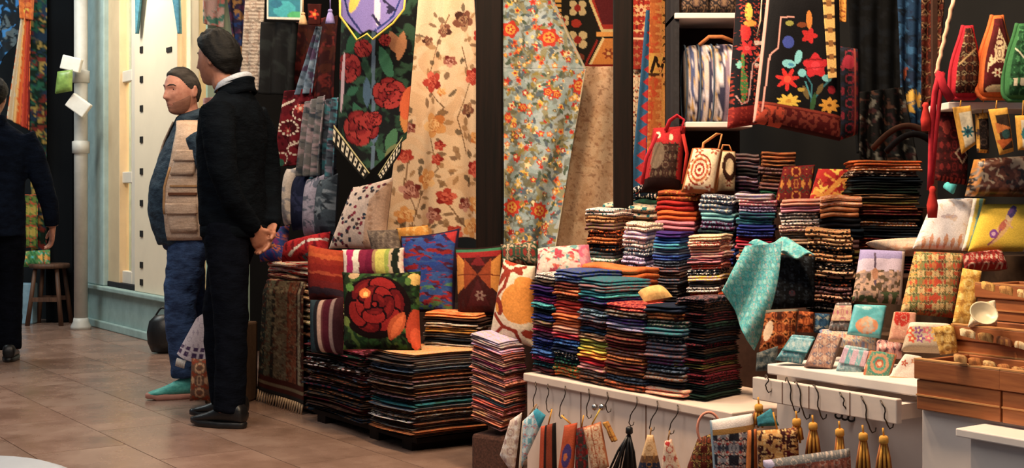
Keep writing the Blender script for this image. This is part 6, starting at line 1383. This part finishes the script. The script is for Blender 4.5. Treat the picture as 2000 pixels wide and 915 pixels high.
def head_faces(nu, nv):
    return [(i * nu + k, i * nu + (k + 1) % nu, (i + 1) * nu + (k + 1) % nu, (i + 1) * nu + k) for i in range(nv - 1) for k in range(nu)]
def sellip(cx, cy, z, rx, ry, n=32, p=2.3):
    out = []
    for k in range(n):
        a = 2 * math.pi * k / n; c, s_ = math.cos(a), math.sin(a)
        out.append(Vector((cx + rx * math.copysign(abs(c) ** (2 / p), c), cy + ry * math.copysign(abs(s_) ** (2 / p), s_), z)))
    return out
def hand(mb, wr, d, s_, n, curl=30):
    wr, d, s_, n = Vector(wr), Vector(d).normalized(), Vector(s_).normalized(), Vector(n).normalized()
    rg = []
    for t_, hw, ht in ((-.02, .026, .020), (.015, .030, .019), (.05, .040, .016), (.085, .041, .014), (.098, .036, .010)):
        rg.append([wr + d * t_ + s_ * (hw * math.cos(6.2832 * k / 16)) + n * (ht * math.sin(6.2832 * k / 16)) for k in range(16)])
    mb.rings(rg)
    for o_, l_ in ((-.030, .058), (-.010, .072), (.010, .078), (.030, .070)):
        p = wr + d * .088 + s_ * o_; pts = [p - d * .02, p]; a = 0.
        for sg in (.45, .32, .25):
            a += R(curl) * (1 if sg < .4 else .6); p = p + (d * math.cos(a) + n * math.sin(a)) * (l_ * sg); pts.append(p)
        mb.tube(pts, [.010, .010, .0095, .009, .0075], 8)
    p = wr + d * .022 + s_ * .026; dv = (d * .75 + s_ * .6 + n * .25).normalized(); mb.tube([p - s_ * .01, p + dv * .03, p + dv * .05 + d * .01 + n * .004, p + dv * .06 + d * .026 + n * .008], [.013, .012, .0105, .008], 8)
def remesh(o, vs, sm=6, disp=0, size=.1):
    m = o.modifiers.new('remesh', 'REMESH'); m.mode = 'VOXEL'; m.voxel_size = vs; m.use_smooth_shade = True
    m = o.modifiers.new('smooth', 'SMOOTH'); m.factor = .5; m.iterations = sm
    if disp:
        tx = bpy.data.textures.new('creases', 'CLOUDS'); tx.noise_scale = size
        m = o.modifiers.new('creases', 'DISPLACE'); m.texture = tx; m.strength = disp; m.mid_level = .5
class Man:
    def __init__(s, loc, yaw, H, hs=1.0):
        s.hs = hs
        s.loc = Vector(loc); s.k = H / 1.80; s.Rm = Matrix.Rotation(R(yaw), 3, 'Z'); s.root = None
    def X(s, v): return s.Rm @ (Vector(v) * s.k) + s.loc
    def out(s, mb, name, mat, parent=None, **kw):
        v = [s.X(p) for p in mb.v]; return mk(name, v, mb.f, mat, parent, **kw)
    def headM(s, c, yaw, tilt):
        s.hM = Matrix.Rotation(R(yaw), 3, 'Z') @ Matrix.Rotation(R(tilt), 3, 'X') * 1.0; s.hM = s.hM @ Matrix.Scale(s.hs, 3); s.hc = Vector(c)
    def hp(s, p): return s.hM @ Vector(p) + s.hc
    def headmb(s, off):
        P, nu, nv = head_grid(); ctr = np.array([0, .0, -.0]); nrm = P / np.linalg.norm(P, axis=-1, keepdims=True)
        Q = P + nrm * off(P)[..., None]; mb = MB(); mb.add([s.hp(p) for p in Q.reshape(-1, 3)], head_faces(nu, nv)); return mb
    def body(s, name, mat, label, torso, arms, legs, hands):
        mb = s.headmb(lambda P: np.zeros(P.shape[:-1]))
        for sg in (-1, 1):
            rg = []
            for t_, hw, hh in ((0, .006, .018), (.008, .016, .030), (.016, .018, .032), (.020, .012, .024)):
                rg.append([s.hp(Vector((sg * (.066 + t_), .012 + .4 * t_ + hw * math.cos(6.2832 * k / 14), -.004 + hh * math.sin(6.2832 * k / 14) + .3 * hw * math.cos(6.2832 * k / 14)))) for k in range(14)])
            mb.rings(rg)
        nb = s.hc
        mb.tube([nb + s.hM @ Vector((0, .02, -.04)), nb + s.hM @ Vector((0, .03, -.11)), Vector((0, .02, 1.50)), Vector((0, .01, 1.40))], [.055, .056, .062, .075], 16)
        mb.rings([sellip(*t_) for t_ in torso])
        for a_ in arms: mb.tube(a_[0], [r_ * .78 for r_ in a_[1]], 12)
        for l_ in legs: mb.tube(l_[0], [r_ * .78 for r_ in l_[1]], 12)
        for h_ in hands: hand(mb, *h_)
        s.root = s.out(mb, name, mat); remesh(s.root, .005 * s.k, 2); T(s.root, label, 'person'); return s.root
    def hair(s, mat, hl, th, top=.5, name='hair'):
        def off(P):
            x, y, z = P[..., 0], P[..., 1], P[..., 2]
            h = np.interp(y, *hl); m = np.clip((z - h) / .018, 0, 1); m = m * m * (3 - 2 * m)
            return m * (th * (1 + top * np.clip(z / .1, 0, 1) * np.clip(.6 - y / .1, 0, 1)) * (1 + .45 * (vn(P[..., 0] * 1000, P[..., 1] * 1000 + P[..., 2] * 700, 9, 3) - .5)) + .006) - .006
        s.out(s.headmb(off), name, mat, s.root)
    def beard(s, mat, hi):
        def off(P):
            x, y, z = P[..., 0], P[..., 1], P[..., 2]
            lim = np.interp(y, [-.13, -.085, -.04, .0, .02], [-.048, -.044, -.025, -.005, -.2])
            m = np.clip((lim - z) / .022, 0, 1) * np.clip((.015 - y) / .02, 0, 1) * (1 - .9 * G_(x, .024) * G_(z + .067, .011) * (y < -.05))
            return m * (hi + .004) - .004
        s.out(s.headmb(off), 'beard', mat, s.root)
    def face(s):
        for sg in (-1, 1):
            c = Vector((sg * .031, fy_(.031, .010) + .0085, .010))
            b = MB(); b.lathe((0, 0, 0), [(.0001, -.0115), (.008, -.0085), (.0115, 0), (.008, .0085), (.0001, .0115)], 14); b.v = [s.hp(Vector(p) + c) for p in b.v]; e = s.out(b, 'eye', 'eye_white', s.root)
            b = MB(); b.lathe((0, 0, 0), [(.0001, -.006), (.005, -.0045), (.006, 0), (.005, .0045), (.0001, .006)], 12); b.v = [s.hp(Vector((p[0], p[1] * .4, p[2])) + c + Vector((0, -.0100, -.001))) for p in b.v]; s.out(b, 'iris', 'iris', e)
            b = MB(); b.tube([s.hp((sg * x, fy_(x, z) + .001, z)) for x, z in ((.012, .030), (.025, .0345), (.040, .033), (.050, .027))], [.003, .0045, .004, .002], 8); s.out(b, 'eyebrow', 'brow', s.root)
            for dz, r_ in ((.0085, .0036), (-.0095, .0026)):
                b = MB(); b.tube([s.hp((sg * (.031 + k), c.y - .0085 + 14 * k * k, .010 + dz - 22 * k * k * (1 if dz > 0 else -1))) for k in (-.013, -.007, 0, .007, .013)], [.0025, r_, r_, r_, .0025], 8); s.out(b, 'eyelid', s.root.data.materials[0], s.root)
        b = MB(); b.tube([s.hp((x, fy_(x, -.067) + .0015, z)) for x, z in ((-.022, -.069), (-.011, -.0665), (0, -.0675), (.011, -.0665), (.022, -.069))], [.0015, .0045, .005, .0045, .0015], 8); s.out(b, 'lips', 'lip', s.root)
    def shoe(s, c, yaw, mat, sole, lace=None, L=.275):
        Rm = Matrix.Rotation(R(yaw), 3, 'Z'); c = Vector(c); tr = lambda p: Rm @ Vector(p) + c
        st_ = ((.080, .032, .080), (.064, .040, .112), (.02, .043, .122), (-.04, .045, .100), (-.10, .047, .066), (-.15, .046, .052), (-.185, .036, .042), (-.20, .016, .030))
        rg = []
        for y_, hw, h in st_:
            ring = []
            for k in range(16):
                a = 2 * math.pi * k / 16; cx, sz = math.cos(a), math.sin(a)
                ring.append(tr((hw * math.copysign(abs(cx) ** .75, cx), y_, .022 + (h - .02) * .5 + (h - .02) * .5 * math.copysign(abs(sz) ** .8, sz))))
            rg.append(ring)
        b = MB(); b.rings(rg); up = s.out(b, 'shoe', mat, s.root, sub=1)
        rg = []
        for z, e in ((0, -.003), (.004, .002), (.022, .003), (.028, -.002)):
            ring = []
            for k in range(28):
                a = 2 * math.pi * k / 28; yy = -.0625 + (.142 + e) * math.cos(a); w = (.041 + .008 * (1 if yy < -.03 else .2)) + e
                ring.append(tr((w * math.copysign(abs(math.sin(a)) ** .7, math.sin(a)), yy, z + (.010 if yy < -.17 else 0))))
            rg.append(ring)
        b = MB(); b.rings(rg); s.out(b, 'sole', sole, up)
        if lace:
            for k in range(4):
                y_ = -.03 - .024 * k; z = .100 - .011 * k; b = MB(); b.tube([tr((-.026, y_, z - .008)), tr((0, y_ - .004, z + .002)), tr((.026, y_, z - .008))], .003, 6); s.out(b, 'lace', lace, up)
def arcshell(man, rows, a0, a1, n=40, slope=0.0):
    """Part of a garment: rows of (cx, cy, z, rx, ry); angles in degrees, 0 = wearer's left side, 90 = back, -90 = front."""
    V = []; f = []
    for cx, cy, z, rx, ry in rows:
        for k in range(n):
            a = R(a0(z) + (a1(z) - a0(z)) * k / (n - 1)); c, s_ = math.cos(a), math.sin(a)
            V.append((cx + rx * math.copysign(abs(c) ** .87, c), cy + ry * math.copysign(abs(s_) ** .87, s_), z))
    for i in range(len(rows) - 1):
        for k in range(n - 1): f.append((i * n + k, i * n + k + 1, (i + 1) * n + k + 1, (i + 1) * n + k))
    V = [(x, y, z + slope * y) for x, y, z in V]
    mb = MB(); mb.add(V, f); return mb
def rowsat(rows, zs):
    z_ = [r_[2] for r_ in rows]; o = np.argsort(z_); A = np.array(rows)[o]
    return [(np.interp(z, A[:, 2], A[:, 0]), np.interp(z, A[:, 2], A[:, 1]), z, np.interp(z, A[:, 2], A[:, 3]), np.interp(z, A[:, 2], A[:, 4])) for z in zs]

# ---- tall man in the dark jacket, hands clasped behind his back
gp = ground(452, 828); tm = Man((gp.x, gp.y + .02, 0), -104, 1.80); tm.headM((-.005, -.075, 1.672), -10, 2)
jk = [(0, .015, .885, .175, .128), (0, .01, .92, .188, .14), (0, 0, 1.02, .188, .138), (0, -.005, 1.15, .192, .135), (0, 0, 1.30, .212, .138), (0, .005, 1.40, .215, .125), (0, .01, 1.46, .175, .105), (0, .012, 1.50, .11, .085), (0, .012, 1.525, .085, .075)]
aL = ([(.175, .01, 1.43), (.225, .045, 1.33), (.235, .065, 1.16), (.195, .10, 1.02), (.11, .13, .93), (.075, .14, .90)], [.080, .074, .064, .055, .046, .044])
aR = ([(-.175, .01, 1.43), (-.225, .045, 1.33), (-.235, .065, 1.16), (-.195, .10, 1.02), (-.11, .145, .93), (-.07, .155, .90)], [.080, .074, .064, .055, .046, .044])
lg1 = ([(.088, .01, .92), (.098, .025, .75), (.105, .045, .50), (.108, .045, .25), (.110, .035, .07)], [.108, .096, .078, .072, .072])
lg2 = ([(-.088, .0, .92), (-.10, -.06, .75), (-.11, -.125, .50), (-.12, -.115, .25), (-.125, -.09, .07)], [.108, .096, .078, .072, .072])
inner = lambda rows, q: [(a_, b_, z, rx * q, ry * q) for a_, b_, z, rx, ry in rows]
tm.body('person', 'skin_tan', 'man in a dark jacket and trousers seen from behind, hands clasped at his back',
        inner(jk[::1], .86), (aL, aR), (lg1, lg2), [((.07, .143, .905), (-.45, .12, -.85), (-.3, .9, .3), (-.6, .0, .3), 35), ((-.06, .165, .895), (.62, .0, -.75), (.3, .9, .3), (.1, -.9, .3), 12)])
tm.hair('hair_black', ([-.12, -.085, -.05, -.02, .0, .03, .06, .1], [.082, .066, .045, .012, -.005, -.045, -.075, -.085]), .020)
tm.face()
mb = MB(); mb.rings([sellip(*r_) for r_ in jk]); mb.tube(aL[0], aL[1], 16); mb.tube(aR[0], aR[1], 16); o = tm.out(mb, 'jacket', 'wear_black', tm.root); remesh(o, .009, 6, .016, .12)
mb = MB(); mb.rings([sellip(0, .012, z, rx, ry) for z, rx, ry in ((.855, .176, .132), (.862, .184, .139), (.905, .186, .141), (.915, .178, .133))]); o = tm.out(mb, 'waistband', 'wear_black', tm.root)
mb = arcshell(tm, [(0, .016, 1.485, .100, .090), (0, .018, 1.51, .088, .080), (0, .020, 1.545, .078, .074), (0, .022, 1.556, .080, .076)], lambda z: -62, lambda z: 242, 36, .35); tm.out(mb, 'jacket_collar', 'wear_black', tm.root, solid=.008)
mb = arcshell(tm, [(0, .014, 1.50, .079, .076), (0, .014, 1.55, .070, .068), (0, .012, 1.580, .067, .066), (0, .010, 1.574, .075, .074), (0, .006, 1.545, .084, .083)], lambda z: -84, lambda z: 264, 36, .40); tm.out(mb, 'shirt_collar', 'wear_white', tm.root, solid=.004)
mb = MB(); mb.rings([sellip(0, .0, z, rx, ry) for z, rx, ry in ((.83, .160, .118), (.90, .172, .126), (.98, .168, .124), (1.0, .15, .11))]); mb.tube(lg1[0], lg1[1], 18); mb.tube(lg2[0], lg2[1], 18); o = tm.out(mb, 'trousers', 'wear_trouser', tm.root); remesh(o, .010, 6, .018, .10)
tm.shoe((.112, .045, 0), -8, 'shoe_black', 'shoe_black'); tm.shoe((-.128, -.065, 0), 4, 'shoe_black', 'shoe_black')

# ---- man in the beige vest
gp = ground(372, 772); vm = Man((gp.x, gp.y, 0), -64, 1.71, 1.07); vm.headM((0, -.045, 1.672), 24, 5)
sh_ = [(0, -.02, .83, .185, .150), (0, -.03, .90, .200, .168), (0, -.045, 1.02, .208, .182), (0, -.045, 1.15, .206, .176), (0, -.02, 1.30, .215, .150), (0, .0, 1.40, .212, .125), (0, .005, 1.46, .165, .10), (0, .008, 1.50, .105, .085), (0, .008, 1.53, .08, .072)]
aL = ([(.19, .0, 1.42), (.235, .03, 1.32), (.26, .08, 1.15), (.265, .11, 1.02), (.25, .12, .90)], [.080, .074, .064, .058, .048])
aR = ([(-.19, .0, 1.42), (-.245, .02, 1.32), (-.275, .05, 1.15), (-.28, .05, 1.02), (-.27, .01, .90)], [.080, .074, .064, .058, .048])
lg1 = ([(.095, -.01, .90), (.105, -.05, .74), (.105, -.08, .50), (.105, -.065, .28), (.105, -.05, .12)], [.118, .104, .088, .080, .074])
lg2 = ([(-.095, -.01, .90), (-.105, .0, .74), (-.11, .02, .50), (-.115, .05, .26), (-.115, .07, .06)], [.118, .104, .086, .078, .076])
vm.body('person', 'skin_ruddy', 'man in a beige utility vest over a dark blue shirt, jeans and teal shoes', inner(sh_, .86), (aL, aR), (lg1, lg2),
        [((.25, .12, .90), (-.05, -.1, -1), (-.2, -1, .1), (-1, .1, 0), 22), ((-.27, .01, .90), (.05, -.1, -1), (.2, -1, .1), (1, .1, 0), 22)])
vm.hair('hair_grey', ([-.12, -.085, -.05, -.02, .0, .03, .06, .1], [.097, .084, .060, .012, -.005, -.04, -.068, -.078]), .007, .2)
vm.beard('stubble', .0022); vm.face()
mb = MB(); mb.rings([sellip(*r_) for r_ in sh_]); mb.tube(aL[0], aL[1], 16); mb.tube(aR[0], aR[1], 16); o = vm.out(mb, 'shirt', 'wear_shirt', vm.root); remesh(o, .009, 6, .016, .09)
mb = arcshell(vm, [(0, .010, 1.49, .086, .080), (0, .012, 1.54, .074, .072), (0, .010, 1.562, .072, .070), (0, .006, 1.552, .082, .080), (0, .0, 1.515, .096, .094)], lambda z: -80, lambda z: 260, 36, .35); vm.out(mb, 'shirt_collar', 'wear_shirt', vm.root, solid=.005)
vr = [(a_, b_, z, rx + .016, ry + .016) for a_, b_, z, rx, ry in sh_]
edge = lambda z: np.interp(z, [.86, 1.1, 1.3, 1.45, 1.52], [-46, -38, -44, -58, -72])
zs_ = list(np.linspace(.86, 1.505, 26))
mb = arcshell(vm, rowsat(vr, zs_), lambda z: edge(z), lambda z: 180 - edge(z), 60); o = vm.out(mb, 'vest', 'wear_vest', vm.root, solid=.008)
def vpatch(a0, a1, z0, z1, off, name, mat='wear_vest', th=.006):
    rr = [(a_, b_, z, rx + off, ry + off) for a_, b_, z, rx, ry in rowsat(vr, list(np.linspace(z0, z1, 8)))]
    vm.out(arcshell(vm, rr, lambda z: a0, lambda z: a1, 12), name, mat, o, solid=th)
for a0, a1, z0, z1 in ((-34, 4, .905, 1.045), (-34, 0, 1.21, 1.33)):
    vpatch(a0, a1, z0, z1, .012, 'pocket'); vpatch(a0 - 1, a1 + 1, z1 - .045, z1 + .012, .021, 'pocket_flap')
vpatch(-32, 6, 1.10, 1.115, .010, 'zip', 'c_brown', .004); vpatch(-30, 60, 1.145, 1.155, .009, 'seam', 'c_tan', .003)
vpatch(-41, -37.5, 1.0, 1.25, .008, 'front_edge', 'c_tan', .004)
mb = MB(); mb.rings([sellip(0, -.01, z, rx, ry) for z, rx, ry in ((.80, .168, .130), (.88, .182, .150), (.96, .178, .150), (.98, .16, .12))]); mb.tube(lg1[0], lg1[1], 18); mb.tube(lg2[0], lg2[1], 18); o = vm.out(mb, 'jeans', 'wear_denim', vm.root); remesh(o, .010, 6, .024, .08)
vm.shoe((.105, -.055, 0), -4, 'shoe_teal', 'sole_pink', 'c_turquoise'); vm.shoe((-.118, .075, 0), 4, 'shoe_teal', 'sole_pink', 'c_turquoise')

# ---- man walking away at the left edge
fp = at(-14, 0, 8.3); fm = Man((fp.x, fp.y, 0), -160, 1.78); fm.headM((0, -.02, 1.675), -20, 4)
jk = [(0, .0, .80, .190, .135), (0, .0, .92, .196, .14), (0, 0, 1.05, .192, .138), (0, 0, 1.18, .198, .138), (0, 0, 1.30, .215, .138), (0, .005, 1.40, .218, .122), (0, .01, 1.46, .172, .10), (0, .012, 1.50, .105, .082), (0, .012, 1.53, .08, .072)]
aR = ([(-.18, .0, 1.43), (-.235, .01, 1.33), (-.295, .02, 1.14), (-.335, -.01, 1.00), (-.355, -.05, .86)], [.080, .074, .066, .058, .050])
aL = ([(.18, .0, 1.43), (.235, .01, 1.33), (.275, .02, 1.14), (.285, .03, 1.00), (.275, .05, .86)], [.080, .074, .066, .058, .050])
lg1 = ([(.09, .0, .90), (.10, .0, .75), (.105, .02, .50), (.105, .06, .25), (.105, .08, .07)], [.110, .098, .080, .074, .072])
lg2 = ([(-.09, .0, .90), (-.10, -.04, .75), (-.10, -.09, .50), (-.10, -.08, .25), (-.10, -.06, .07)], [.110, .098, .080, .074, .072])
fm.body('person', 'skin_tan', 'man in a dark navy coat at the left edge of the picture', inner(jk, .86), (aL, aR), (lg1, lg2),
        [((-.357, -.055, .85), (.05, -.25, -1), (.2, -1, .2), (1, .1, 0), 25), ((.275, .05, .85), (-.05, -.1, -1), (-.2, -1, .1), (-1, .1, 0), 25)])
fm.hair('hair_black', ([-.12, -.085, -.05, -.02, .0, .03, .06, .1], [.082, .066, .045, .012, -.005, -.045, -.075, -.085]), .016); fm.face()
mb = MB(); mb.rings([sellip(*r_) for r_ in jk]); mb.tube(aL[0], aL[1], 16); mb.tube(aR[0], aR[1], 16); o = fm.out(mb, 'coat', 'wear_navy', fm.root); remesh(o, .011, 5, .016, .12)
mb = arcshell(fm, [(0, .014, 1.49, .095, .085), (0, .016, 1.53, .080, .076), (0, .016, 1.56, .078, .074)], lambda z: -70, lambda z: 250, 30); fm.out(mb, 'coat_collar', 'wear_navy', fm.root, solid=.008)
mb = MB(); mb.rings([sellip(0, .0, z, rx, ry) for z, rx, ry in ((.83, .160, .118), (.90, .172, .126), (.98, .168, .124))]); mb.tube(lg1[0], lg1[1], 16); mb.tube(lg2[0], lg2[1], 16); o = fm.out(mb, 'trousers', 'wear_trouser', fm.root); remesh(o, .012, 5, .016, .1)
fm.shoe((.105, .10, 0), 6, 'shoe_black', 'shoe_black'); fm.shoe((-.10, -.05, 0), -6, 'shoe_black', 'shoe_black')
